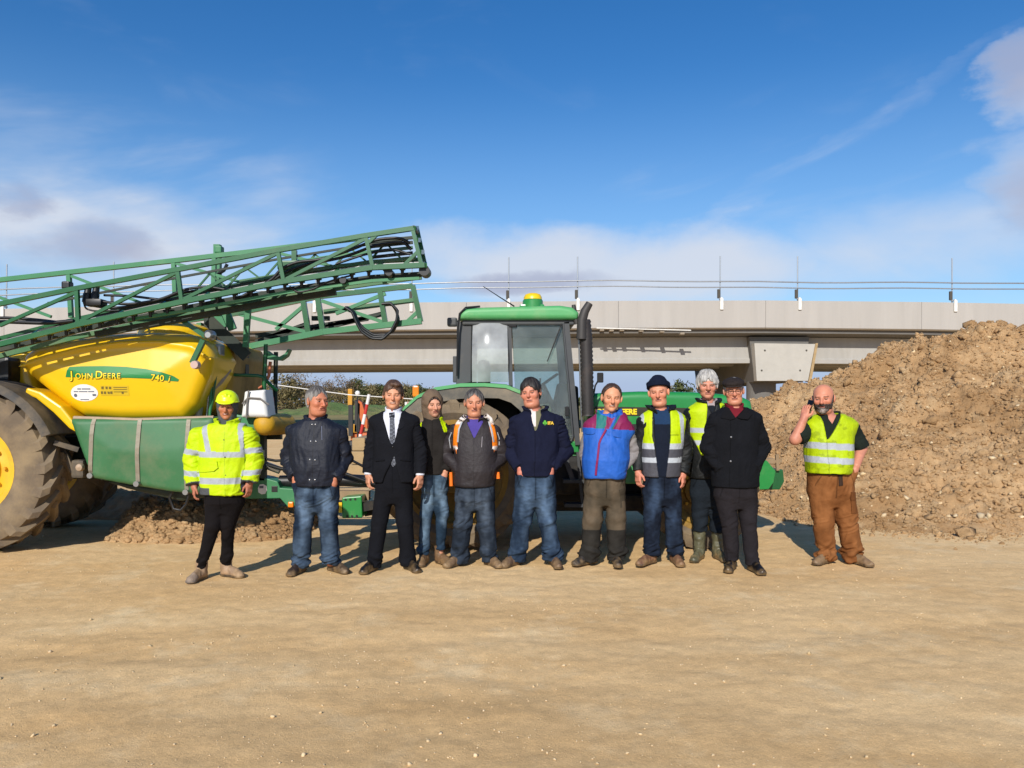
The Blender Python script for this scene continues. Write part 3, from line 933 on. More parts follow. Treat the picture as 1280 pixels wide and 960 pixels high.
def shoe(p, pos, yaw, kind='shoe', base='#4a3a2c', sole='#2a2420', L=.285, m=None, tip=None):
    """pos = (u, y) heel-middle on the ground; yaw 0 points to the camera, + to the right"""
    x = (pos[0]-p.uc)*p.k; y = pos[1]
    k = L/.285
    top = {'shoe': .115, 'boot': .16, 'welly': .40}[kind]
    V = Vol(axis(-.10, .10, .006), axis(-.26, .11, .006), axis(-.012, top+.05, .006))
    V.ell((0, -.165*k, .028), (.043, .070*k, .034), .02)
    V.ell((0, -.075*k, .044), (.038, .095*k, .050), .03)
    V.ell((0, .015, .045), (.037, .048, .055), .03)
    if kind == 'shoe': V.cap((0, .006, .05), (0, .010, .135), .042, .044, .02, cut=True)
    elif kind == 'boot': V.cap((0, .004, .05), (0, .012, .165), .046, .052, .03, cut=True)
    else: V.cap((0, .004, .07), (0, .01, .41), .050, .068, .04, cut=True)
    def sole_fn(X, Y, Z):
        t = np.clip((Y+.185*k)/(.21*k), 0, 1)
        rr = .048-.010*np.sin(np.pi*t)-.006*t
        d = np.sqrt(X**2+(Y-np.clip(Y, -.185*k, .025))**2)-rr
        return np.maximum(d, np.maximum(-Z, Z-.024))+0*Z
    V.op(sole_fn, (-.06, -.25, 0), (.06, .08, .024), .004)
    V.op(lambda X, Y, Z: Z-.001+0*X+0*Y, (-.2, -.3, -.1), (.2, .2, .0), .003, 's')
    X, Q = V.nets(); N = vnormals(X, Q)
    am = .004 if kind != 'welly' else .006
    X = X+N*(vnoise(X*np.array([30, 45, 40]), 3)*am*(X[:, 2] > .03))[:, None]
    b = np.array(C(base)[:3]); s_ = np.array(C(sole)[:3])
    col = np.tile(b, (len(X), 1))*(1+.2*fbm(X*25, 3, int(pos[0])))[:, None]
    col[X[:, 2] < .022] = s_
    d = np.clip(fbm(X*18, 3, int(pos[0])+2)*.5+.45-X[:, 2]*6, 0, 1)[:, None]*.75
    col = col*(1-d)+np.array(C('#a08258')[:3])*d
    if tip is not None:
        mt = np.clip((-.13*k-X[:, 1])*40, 0, 1)[:, None]*.6; col = col*(1-mt)+np.array(C(tip)[:3])*mt
    a = math.radians(yaw); cs, sn = math.cos(a), math.sin(a)
    Y = X.copy(); Y[:, 0] = cs*X[:, 0]-sn*X[:, 1]+x; Y[:, 1] = sn*X[:, 0]+cs*X[:, 1]+y
    nm = {'shoe': 'shoe', 'boot': 'boot', 'welly': 'wellington_boot'}[kind]
    np_mesh(nm, Y, Q, m or M_LEATHER, p.root, colors=np.clip(col, 0, 1))

def patch(p, V, poly, name, m, parent=None, t=.004, col=(0.5, .5, .5), step=.008, fallback=-.15, colfn=None):
    """convex (u,v) polygon laid on the front of a garment"""
    pts = [p.P(u, v)[[0, 2]] for u, v in poly]
    q = np.array(pts); lo = q.min(0)-step; hi = q.max(0)+step
    bm = bmesh.new()
    nx = max(2, int((hi[0]-lo[0])/step)); nz = max(2, int((hi[1]-lo[1])/step))
    g = [[bm.verts.new((lo[0]+(hi[0]-lo[0])*i/nx, 0, lo[1]+(hi[1]-lo[1])*j/nz)) for j in range(nz+1)] for i in range(nx+1)]
    for i in range(nx):
        for j in range(nz): bm.faces.new((g[i][j], g[i+1][j], g[i+1][j+1], g[i][j+1]))
    area = sum(pts[i][0]*pts[(i+1) % len(pts)][1]-pts[(i+1) % len(pts)][0]*pts[i][1] for i in range(len(pts)))
    if area < 0: pts = pts[::-1]
    for i in range(len(pts)):
        a, b = pts[i], pts[(i+1) % len(pts)]; e = b-a
        bmesh.ops.bisect_plane(bm, geom=list(bm.verts)+list(bm.edges)+list(bm.faces), plane_co=(a[0], 0, a[1]), plane_no=(e[1], 0, -e[0]), clear_outer=True)
    bm.verts.ensure_lookup_table()
    if not bm.verts: bm.free(); return None
    X = np.array([v.co[:] for v in bm.verts])
    fr = V.front_y(X[:, 0], X[:, 2]); ok = ~np.isnan(fr)
    for v, y in zip(bm.verts, fr): v.co.y = (y if y == y else 0)-t
    bad = [v for v, k in zip(list(bm.verts), ok) if not k]
    if bad: bmesh.ops.delete(bm, geom=bad, context='VERTS')
    if not bm.faces: bm.free(); return None
    r = bmesh.ops.extrude_face_region(bm, geom=list(bm.faces))
    for v in [x for x in r['geom'] if isinstance(x, bmesh.types.BMVert)]: v.co.y += t*1.6
    bmesh.ops.recalc_face_normals(bm, faces=bm.faces)
    me = bpy.data.meshes.new(name); bm.to_mesh(me); bm.free()
    a = me.color_attributes.new('Col', 'FLOAT_COLOR', 'POINT')
    n = len(me.vertices); cc = np.ones((n, 4), np.float32)
    if colfn is not None:
        Z = np.empty(n*3, np.float32); me.vertices.foreach_get('co', Z); Z = Z.reshape(-1, 3)
        u, v = p.uv(Z); cc[:, :3] = colfn(u, v)
    else: cc[:, :3] = np.array(col)[:3]
    a.data.foreach_set('color', cc.ravel())
    me.materials.append(m)
    me.polygons.foreach_set('use_smooth', np.ones(len(me.polygons), bool)); me.set_sharp_from_angle(angle=math.radians(40))
    return link(bpy.data.objects.new(name, me), parent or p.root)

def strip(p, V, pts, w, name, m, col=(.5, .5, .5), t=.003, parent=None, colfn=None):
    """ribbon of width w pixels along a (u,v) polyline laid on the front of a garment"""
    pts = [np.array(q, float) for q in pts]
    dense = []
    for a, b in zip(pts[:-1], pts[1:]):
        n = max(2, int(np.linalg.norm(b-a)/1.5))
        dense += [a+(b-a)*i/n for i in range(n)]
    dense.append(pts[-1])
    P = []
    for i, q in enumerate(dense):
        d = dense[min(i+1, len(dense)-1)]-dense[max(i-1, 0)]; d /= np.linalg.norm(d)
        nn = np.array([-d[1], d[0]])
        for s_ in (-.5, 0, .5): P.append(q+nn*w*s_)
    P = np.array(P); x = (P[:, 0]-p.uc)*p.k; z = CAMH-(P[:, 1]-HZ)*p.k
    y = V.front_y(x, z); ok = ~np.isnan(y); y[~ok] = np.median(y[ok]) if ok.any() else -.1
    n = len(dense); A = np.stack([x, y-t, z], 1); B = np.stack([x, y+t, z], 1)
    fs = []
    for i in range(n-1):
        for k in (0, 1):
            a = i*3+k; fs.append((a, a+1, a+4, a+3)); b = a+3*n; fs.append((b+3, b+4, b+1, b))
        a = i*3; fs.append((a, a+3, a+3+3*n, a+3*n)); a = i*3+2; fs.append((a+3, a, a+3*n, a+3+3*n))
    XX = np.concatenate([A, B])
    if colfn is not None:
        u, v = p.uv(XX); cc = colfn(u, v)
    else: cc = np.tile(np.array(col)[:3], (len(XX), 1))
    me = np_mesh(name, XX, np.array(fs), m, parent or p.root, colors=cc, smooth=False)
    return me

def studs(p, V, pts, r, name, m, col, t=.003):
    for u, v in pts:
        q = p.P(u, v); y = V.front_y(q[0], q[2])[0]
        if np.isnan(y): continue
        b = MB((q[0], y-t, q[2])); b.lathe([(0, .004), (r*.7, .003), (r, 0), (r, -.004)], (q[0], y-t, q[2]), (0, -1, 0), 10)
        o = b.build(name, m, None, smooth=60); o.parent = p.root; o.location = (q[0], y-t, q[2])
def setup(p, head, neck, sh, el, wr, torso, pants, hip, kn, ank, leg_r=(.1, .08, .075), arm_r=(.05, .042, .03), hands=(None, None), neck_r=.056, hand_skin=None):
    S = Spec(); f = lambda q: p.P(*q)
    S.head = head; S.neck = f(neck)
    # shoulder joints sit a sleeve radius below the shoulder line
    sh = [(neck[0]+(q[0]-neck[0])*.97, q[1]+1.8)+tuple(q[2:]) for q in sh]
    S.sh = [f(q) for q in sh]; S.el = [f(q) for q in el]; S.wr = [f(q) for q in wr]
    S.trows = p.rows(torso)
    (v0, a0, b0, d0), (v1, a1, b1, d1), (v2, a2, b2, d2) = [q[:4] for q in pants]
    yc = pants[0][4] if len(pants[0]) > 4 else 0.0
    mid = (a2+b2)/2; hw = (b2-a2)/2
    S.prows = p.rows([(v0, a0, b0, d0, yc), (v1-3, a1, b1, d1, yc*.5), (v1+8, mid-hw*.95, mid+hw*.95, d1*.95), (v2-4, mid-hw*.80, mid+hw*.80, d2*.85), (v2+5, mid-hw*.50, mid+hw*.50, d2*.62)])
    ank = [(q[0], q[1]+2.5)+tuple(q[2:]) for q in ank]
    kn = [(q[0]*.94+mid*.06, q[1]-7)+tuple(q[2:]) for q in kn]; leg_r = (leg_r[0]*1.03, leg_r[1]*1.04, leg_r[2]*.97)
    rp = leg_r[0]/p.k*.98
    hip = [(a1+rp, v1+7)+tuple(hip[0][2:]), (b1-rp, v1+7)+tuple(hip[1][2:])]
    S.hip = [f(q) for q in hip]; S.kn = [f(q) for q in kn]; S.ank = [f(q) for q in ank]
    head = dict(head); head['h'] *= .97; head['pitch'] = head.get('pitch', 0)+6; head['w'] = head.get('w', 1.0)*1.10; S.head = head
    S.leg_r = leg_r; S.arm_r = arm_r; S.hands = hands; S.neck_r = neck_r; S.hand_skin = hand_skin
    return S
HANG = lambda side, out=0.0, **k: dict(kind='hang', d=(out, -.12, -1), t=(-.55 if side else .55, -1, -.1), curl=(-1.0 if side else 1.0), **k)
POCK = lambda dx, t=None: dict(kind='pocket', d=(dx*2.2, .05, -1), **({'t': t} if t else {}))

def band(v, lo, hi): return (v > lo) & (v < hi)
K = lambda h, k=1.0: np.array(C(h)[:3])*k

# ---------------------------------------------------------------- woman in hi-vis coat and hard hat
def person_hard_hat():
    p = Person('woman in yellow reflective coat and yellow hard hat beside the sprayer', 6.80, 276, 245)
    head = dict(c=(285.5, 508), h=31.5, yaw=10, roll=2, skin='#a96c50', brow='#2c1d15', hair='short', smile=1, teeth=1, ruddy=.8, lip='#9c4a45', w=.95, squint=.0026)
    S = setup(p, head, (283.5, 531), [(247, 543), (310, 543)], [(240, 577, .02), (316, 576, .02)], [(246, 606, -.05), (313, 603, -.03)],
              [(530, 262, 304, .10), (540, 250, 314, .125), (565, 250, 313, .15), (592, 251, 310, .155), (617.5, 252, 308, .15)],
              [(605, 258, 305, .12), (620, 257, 305, .125), (636, 258, 303, .12)],
              [(268, 630), (292, 630)], [(267, 664, -.03), (284, 662, .02)], [(250, 707, .01), (277, 706, .12)], leg_r=(.086, .062, .040),
              hands=(HANG(0, s=.84), HANG(1, s=.84)), neck_r=.05, hand_skin='#a0604c')
    make_body(p, S)
    def col(A):
        c = np.tile(HI, (len(A.X), 1))
        t = ~A.arm
        grey = SILVER
        m = t & (band(A.v, 563.5, 570.5) | band(A.v, 596, 603.5))
        sh = t & (A.v < 566) & ((np.abs(A.u-(259+(A.v-530)*.27)) < 3.6) & (A.u < 285) | (np.abs(A.u-(304+(A.v-530)*.17)) < 3.4))
        dark = t & (A.v > 608) & (A.u < 270)
        ar = A.arm & (band(A.v-.16*(A.u-235)*(A.u < 285)+.1*(A.u-310)*(A.u > 285), 560, 567) | band(A.v-.08*(A.u-235)*(A.u < 285)+.05*(A.u-310)*(A.u > 285), 587, 593.5))
        c[m | sh | ar] = grey
        c[dark] = K('#4a4d50')
        seam = t & A.front & (np.abs(A.u-(287+(A.v-540)*.03)) < .45) & (A.v > 533)
        c[seam] *= .72
        cuff = A.arm & (A.t > .965)
        c[cuff] = K('#3a3d42')
        return c
    V, o = upper(p, S, 'hi_vis_coat', M_SHELL, col, sl=(.092, .088, .070), sl_end=(.99, .99), neck_r=.055, folds=.010, seed=3, sh_r=.072,
                 collar=dict(z=-.02, h=0.081, a=.076, b=.082, th=.013, flare=.22, gap=.016, dip=.2), torso_folds=.8)
    patch(p, V, [(250.5, 577), (279.5, 575), (281, 583), (276, 587), (250.5, 589.5)], 'pocket_flap', M_SHELL, t=.010, col=HI)
    studs(p, V, [(264, 585.3), (287, 549), (289, 570), (290, 592)], .006, 'press_stud', mat('stud_dark', C('#4a4c3a'), .4), None)
    trousers(p, S, 'trousers', M_CLOTH, flat_col('#151213', .2), folds=.006, seed=5)
    shoe(p, (250.5, .02), -8, 'boot', '#94795e', '#3a322a', .25, tip='#7a7068'); shoe(p, (277, .125), 62, 'boot', '#94795e', '#3a322a', .25)
    # grey snood and hood round the face, hard hat on top
    c, R, hs = head_frame(p, S.head)
    V = Vol(axis(-.15, .15, .005), axis(-.15, .17, .005), axis(-.2, .15, .005)); I = np.eye(3)
    V.ell((0, .02, .02), (.098, .115, .11), .03); V.cap((0, .02, -.05), (0, .01, -.15), .088, .08, .03)
    V.ell((0, -.10, -.012), (.060, .07, .088), .015, 's'); V.op(lambda X, Y, Z: .085-Z+0*X+0*Y, (-.2, -.2, .05), (.2, .2, .2), .01, 's')
    X, Q = V.nets(); X = X+vnormals(X, Q)*(vnoise(X*30, 2)*.005)[:, None]
    np_mesh('hood', (X*hs)@R.T+c, Q, M_CLOTH, p.root, colors=np.tile(K('#4d5052'), (len(X), 1)))
    V = Vol(axis(-.16, .16, .005), axis(-.2, .17, .005), axis(.0, .19, .005))
    V.ell((0, .015, .05), (.104, .122, .108), .01)
    V.op(lambda X, Y, Z: Z-.046+.12*Y+0*X, (-.2, -.2, -.1), (.2, .2, .08), .004, 's')
    V.ell((0, -.075, .055), (.082, .085, .012), .008, R=rotm(0, 12, 0)); V.ell((0, .015, .048), (.113, .131, .010), .006)
    V.cap((0, -.085, .115), (0, .11, .125), .014, .014, .015); V.cap((.035, -.08, .11), (.04, .1, .115), .008, .008, .012); V.cap((-.035, -.08, .11), (-.04, .1, .115), .008, .008, .012)
    V.ell((0, .015, .03), (.095, .112, .10), .004, 's')
    X, Q = V.nets()
    np_mesh('hard_hat', (X*hs)@R.T+c, Q, M_PLASTIC, p.root, colors=np.tile(K('#d2ea10'), (len(X), 1)))

# ---------------------------------------------------------------- man in navy quilted jacket looking right
def person_navy_jacket():
    p = Person('grey haired man in navy snap front jacket looking to the side', 7.05, 395, 236)
    head = dict(c=(397.5, 501), h=34.5, yaw=46, pitch=-2, skin='#b5735a', brow='#4a3a30', hair='short', hair_col='#4a4541', hair_col2='#8f8a84', hair_grey=1.2, hair_t=.007, hair_top=1.6, smile=.5, fat=.6, ruddy=.9, scalp='#6a635e', scalp_a=.5)
    S = setup(p, head, (394, 526), [(366, 539), (424, 539)], [(359, 574, .05), (430, 574, .05)], [(373, 595, -.105), (421, 597, -.10)],
              [(525, 379, 411, .11), (536, 362, 428, .13), (560, 364, 427, .165, -.01), (586, 365, 428, .175, -.02), (606, 370, 424, .165, -.02)],
              [(597, 369, 424, .145), (615, 369, 424, .145), (634, 371, 422, .14)],
              [(382, 628), (410, 628)], [(379, 664, -.02), (411, 663)], [(375, 706, .03), (412, 702, .06)], leg_r=(.106, .083, .080),
              hands=(POCK(.10, (.6, -1, -.3)), POCK(-.1)), hand_skin='#b06a52', neck_r=.062)
    make_body(p, S); make_hair(p, S.head)
    base = K('#171b27')
    def col(A):
        c = np.tile(base, (len(A.X), 1))*(1+.12*fbm(A.X*12, 3, 2))[:, None]
        q = np.abs(((A.u+A.v*.0)/4.4) % 1-.5)
        c[~A.arm & (q > .46)] *= .75
        c[(np.abs(A.u-397) < .5) & ~A.arm & A.front] *= .45
        return c
    V, o = upper(p, S, 'jacket', M_SHELL, col, sl=(.078, .073, .062), folds=.011, seed=8, neck_r=.058, sh_r=.074,
                 collar=dict(z=-.015, h=0.071, a=.074, b=.08, th=.010, flare=.2, gap=.012, dip=.3))
    studs(p, V, [(394.5, 530), (398.3, 530), (394, 550.5), (400.3, 550.5), (394, 572.5), (400.3, 573), (393.8, 597), (400.3, 597)], .007, 'press_stud', mat('stud_silver', C('#c8c8c8'), .3, .6), None)
    strip(p, V, [(406, 532), (407.5, 549)], .9, 'zip', M_SHELL, K('#5a5f70'))
    V = Vol(axis(-.11, .11, .006), axis(-.12, .12, .006), axis(S.neck[2]-.06, S.neck[2]+.05, .006))
    V.cap(S.neck+[0, .01, -.05], S.neck+[0.004, .005, .022], .068, .066, .01, cut=True); X, Q = V.nets()
    np_mesh('shirt_collar', X, Q, M_CLOTH, p.root, colors=np.tile(K('#b9b5b8'), (len(X), 1)))
    trousers(p, S, 'jeans', M_DENIM, jean_col('#1a2534', '#56697f', 2), folds=.010, seed=4)
    shoe(p, (374, .06), -12, 'shoe', '#2c211c', '#1a1614', .29); shoe(p, (413, .10), 48, 'shoe', '#2c211c', '#1a1614', .29)

# ---------------------------------------------------------------- man in dark suit
def person_suit():
    p = Person('man in dark suit, white shirt and patterned tie', 7.19, 491, 237)
    head = dict(c=(492, 493.5), h=34, yaw=8, roll=3, skin='#c0876c', brow='#4f3626', hair='full', hair_col='#3d2a1e', hair_col2='#5a4030', hair_t=.009, hair_top=1.7, smile=1, teeth=1, ruddy=.7, w=.98, quiff=1, part=.02, squint=.0024, scalp='#3d2a1e')
    S = setup(p, head, (491.5, 516), [(470, 526), (516, 526)], [(463, 561, .03), (525, 562, .03)], [(461, 591, -.02), (525.5, 592, -.02)],
              [(515, 478, 506, .10), (524, 466, 520, .12), (545, 467, 518, .145), (572, 466, 518, .145), (588, 465, 519, .145), (602, 465, 520, .14)],
              [(578, 471, 515, .125), (600, 470, 516, .13), (624, 470, 515, .125)],
              [(480, 618), (506, 618)], [(473, 660), (507, 660)], [(467, 706, .0), (510, 703, .02)], leg_r=(.094, .072, .074),
              hands=(HANG(0, fist=False), HANG(1)), hand_skin='#b97d66')
    make_body(p, S); make_hair(p, S.head)
    dark = K('#14151a')
    def shirt(A): return np.tile(K('#c9ccd6'), (len(A.X), 1))
    Vs, _ = upper(p, S, 'shirt', M_CLOTH, shirt, rows=S.trows[:4]+[(p.z(590), 0, 0, .16, .13)], inf=-.016, sleeves=False, neck_r=.05, folds=.003, sh_frac=.7, sh_r=.05,
                  collar=dict(z=-.012, h=0.071, a=.064, b=.07, th=.007, flare=.1, gap=.006, dip=.35, open=5))
    def tie(u, v):
        q = np.sin((u*1.0+v)*2.6)*np.sin((u-v)*2.6)
        return np.where(q[:, None] > .25, K('#8d929c')[None], K('#22242c')[None])
    strip(p, Vs, [(491.5, 515.5), (492, 521)], 6.5, 'tie', M_CLOTH, t=.014, colfn=tie)
    patch(p, Vs, [(489.5, 520), (494.5, 520), (497.3, 556), (498.5, 578), (494, 582.5), (491, 578), (490, 556)], 'tie', M_CLOTH, t=.010, colfn=tie, step=.004)
    def col(A):
        c = np.tile(dark, (len(A.X), 1))*(1+.10*fbm(A.X*10, 3, 2))[:, None]
        return c
    V, o = upper(p, S, 'suit_jacket', M_CLOTH, col, sl=(.072, .066, .056), folds=.006, seed=11, neck_r=.060, sh_r=.07, torso_folds=.5,
                 cuts=[wedge(p, [(480, 508), (503, 508), (502.5, 520), (496, 551), (493, 555), (490, 551), (481, 522)]),
                       wedge(p, [(494.2, 562), (506, 612), (474, 612), (484, 592)], -.02)])
    patch(p, V, [(480.5, 516), (483.5, 513), (492.8, 551), (491.5, 554), (481, 534), (477, 531), (479, 527.5)], 'lapel', M_CLOTH, t=.006, col=dark*1.25)
    patch(p, V, [(503.5, 513), (505.5, 517), (508, 528), (510.5, 531.5), (506, 534), (495.5, 554), (493.6, 552)], 'lapel', M_CLOTH, t=.006, col=dark*1.25)
    strip(p, V, [(472, 575), (484, 573.5)], 2.2, 'pocket_flap', M_CLOTH, dark*.8, t=.004); strip(p, V, [(503, 573.5), (515, 575)], 2.2, 'pocket_flap', M_CLOTH, dark*.8, t=.004)
    studs(p, V, [(494, 557.5)], .009, 'button', mat('button_dark', C('#141414'), .3), None)
    for sx, i in ((-1, 0), (1, 1)):
        w = S.wr[i]; b = MB(); b.tube([w+np.array([0, 0, .02]), w+np.array([0, -.002, -.012])], .041, 16); o = b.build('shirt_cuff', mat('shirt_white', C('#c9ccd6'), .8), p.root, smooth=50); o.location = (0, 0, 0)
    trousers(p, S, 'suit_trousers', M_CLOTH, flat_col('#121318', .15), folds=.006, seed=9)
    shoe(p, (466, .0), -15, 'shoe', '#141212', '#0e0d0d', .29, M_BLACKSHOE); shoe(p, (510, .04), 30, 'shoe', '#141212', '#0e0d0d', .29, M_BLACKSHOE)

# ---------------------------------------------------------------- young man, hood up
def person_hooded():
    p = Person('young man with brown hood up standing behind the suited man', 7.48, 541, 214)
    head = dict(c=(541.5, 505.5), h=30.5, yaw=22, roll=-3, skin='#c08a74', brow='#2f221b', hair='full', hair_col='#2c201a', hair_t=.010, ruddy=.5, stubble=('#4a342a', .4), smile=0, w=.96, scalp='#2c201a')
    S = setup(p, head, (541, 526), [(528, 536), (556, 537)], [(524, 567, .03), (561, 569, .04)], [(527, 592, .0), (557.5, 588, -.085)],
              [(525, 531, 552, .095), (535, 524, 560, .115), (560, 526, 561, .13), (576, 526, 561, .13), (592, 526, 561, .125)],
              [(585, 528, 560, .11), (605, 528, 560, .115), (622, 528, 560, .11)],
              [(536, 616), (552, 616)], [(532, 650), (553, 650)], [(530, 690, .0), (551, 684, .0)], leg_r=(.079, .058, .050),
              hands=(None, POCK(-.15, (-.3, -1, -.4))), hand_skin='#b97d66', neck_r=.05)
    make_body(p, S); make_hair(p, S.head)
    def col(A):
        c = np.tile(K('#252220'), (len(A.X), 1))*(1+.15*fbm(A.X*14, 3, 2))[:, None]
        y = ~A.arm & (A.v < 540-(A.u-552)*.3*0) & (A.u > 550.5+(A.v-524)*.35) & (A.u < 559.5) & (A.v > 521)
        y2 = (np.abs(A.u-526.8) < .9) & band(A.v, 523, 546) & A.front
        c[y | y2] = HI_V
        c[(np.abs(A.u-542) < .5) & A.front & ~A.arm] *= .6
        return c
    V, o = upper(p, S, 'jacket', M_CLOTH, col, sl=(.070, .064, .052), sl_end=(1, 1), folds=.009, seed=21, neck_r=.055, sh_r=.062,
                 collar=dict(z=-.02, h=0.066, a=.074, b=.08, th=.016, flare=.05, gap=.004, dip=.3))
    c, R, hs = head_frame(p, S.head)
    V = Vol(axis(-.16, .16, .005), axis(-.16, .19, .005), axis(-.19, .2, .005))
    V.ell((0, .03, .03), (.108, .122, .120), .03); V.cap((0, .03, -.06), (0, .02, -.16), .10, .09, .03)
    V.ell((0, -.115, -.012), (.074, .09, .108), .01, 's'); V.ell((0, .02, .02), (.09, .105, .102), .01, 's')
    X, Q = V.nets(); X = X+vnormals(X, Q)*(vnoise(X*24, 2)*.007)[:, None]
    np_mesh('hood', (X*hs)@R.T+c, Q, M_CLOTH, p.root, colors=np.tile(K('#6b5a4a'), (len(X), 1)))
    trousers(p, S, 'jeans', M_DENIM, jean_col('#223242', '#667c90', 5), folds=.010, seed=14)
    shoe(p, (530, .02), -5, 'boot', '#6a5138', '#3a2d22', .27); shoe(p, (550, .02), 35, 'boot', '#6a5138', '#3a2d22', .28)

# ---------------------------------------------------------------- man with orange straps
def person_orange_straps():
    p = Person('man in dark jacket under an orange open vest, purple jumper', 7.40, 592, 221)
    head = dict(c=(593, 503), h=33, yaw=4, skin='#b87c64', brow='#3a302c', hair='short', hair_col='#332f2c', hair_col2='#6f6a65', hair_grey=.9, hair_t=.007, hair_top=.9, smile=.8, ruddy=.8, scalp='#5a524d', scalp_a=.6, fat=.2)
    S = setup(p, head, (593, 526), [(569, 539), (618, 539)], [(554, 570, .06), (630, 571, .06)], [(577, 586, -.085), (611, 587, -.085)],
              [(524, 579, 608, .105), (536, 566, 620, .125), (560, 568, 620, .155), (588, 567, 621, .165, -.01), (607, 568, 618, .155, -.01)],
              [(598, 569, 618, .135), (616, 569, 618, .135), (632, 570, 617, .13)],
              [(581, 624), (606, 624)], [(577, 662), (609, 662)], [(574, 700, .02), (612, 698, .02)], leg_r=(.098, .080, .081), neck_r=.058)
    make_body(p, S); make_hair(p, S.head)
    Vs, _ = upper(p, S, 'jumper', M_CLOTH, flat_col('#4a3f86', .12), rows=S.trows, inf=-.015, sleeves=False, neck_r=.056, folds=.004, sh_frac=.7, sh_r=.06,
                  collar=dict(z=-.012, h=0.056, a=.066, b=.072, th=.008, flare=.15, gap=.012, dip=.35, open=8))
    def col(A):
        c = np.tile(K('#2a2527'), (len(A.X), 1))*(1+.14*fbm(A.X*10, 3, 2))[:, None]
        c[(np.abs(A.u-593) < .5) & A.front & ~A.arm & (A.v > 548)] *= .6
        c[(A.v > 604) & ~A.arm] *= .8
        return c
    V, o = upper(p, S, 'jacket', M_SHELL, col, sl=(.078, .073, .060), folds=.011, seed=31, neck_r=.062, sh_r=.074,
                 cuts=[wedge(p, [(583, 514), (605, 514), (604, 526), (593.5, 546), (584, 526)])],
                 collar=dict(z=-.02, h=0.076, a=.076, b=.084, th=.011, flare=.3, gap=.03, dip=.3, open=6))
    def oc(u, v):
        w = np.abs(v-555)*0
        c = np.tile(K('#e07a18'), (len(u), 1)); return c
    def oc2(edge):
        def f(u, v):
            c = np.tile(K('#e87c14'), (len(u), 1))
            m = ((v > 557) & (v < 562)) | (v < 530)
            c[m] = K('#cfc6c0')
            return c
        return f
    strip(p, V, [(583, 519.5), (577, 525), (572, 532), (570.5, 545), (569.5, 556), (571.5, 566.5)], 6.0, 'vest_strap', M_SHELL, t=.007, colfn=oc2(0))
    strip(p, V, [(606, 518), (613, 524), (615.5, 534), (618.5, 547), (619, 558), (617.5, 566)], 6.0, 'vest_strap', M_SHELL, t=.007, colfn=oc2(1))
    strip(p, V, [(610, 523), (614.5, 536), (617.6, 552)], 2.2, 'reflective_band', M_SHELL, SILVER, t=.010)
    strip(p, V, [(578, 527), (574.6, 536), (573, 552)], 2.0, 'reflective_band', M_SHELL, SILVER, t=.010)
    strip(p, V, [(565, 540), (562, 548), (563.5, 560)], 1.1, 'piping', M_SHELL, SILVER, t=.006); strip(p, V, [(622, 540), (624.5, 548), (624, 556)], 1.1, 'piping', M_SHELL, SILVER, t=.006)
    for u, du in ((564, 0), (622.5, 0)):
        b = MB(); q0 = p.P(u, 590, -.03); q1 = p.P(u+.5, 607 if u < 600 else 598, -.04)
        b.tube([q0, q1], [.016, .018], 8); o = b.build('vest_tail', mat('orange_cloth', C('#e86e10'), .8, bump=.3), p.root, smooth=50); o.location = (0, 0, 0)
    strip(p, V, [(603.5, 545), (602.8, 558)], .9, 'zip', M_SHELL, K('#8a8488'), t=.004)
    trousers(p, S, 'jeans', M_DENIM, jean_col('#1f2630', '#4b5664', 6), folds=.010, seed=15)
    shoe(p, (576, .04), -38, 'shoe', '#6a543e', '#40342a', .30); shoe(p, (611, .04), 30, 'shoe', '#6a543e', '#40342a', .30)

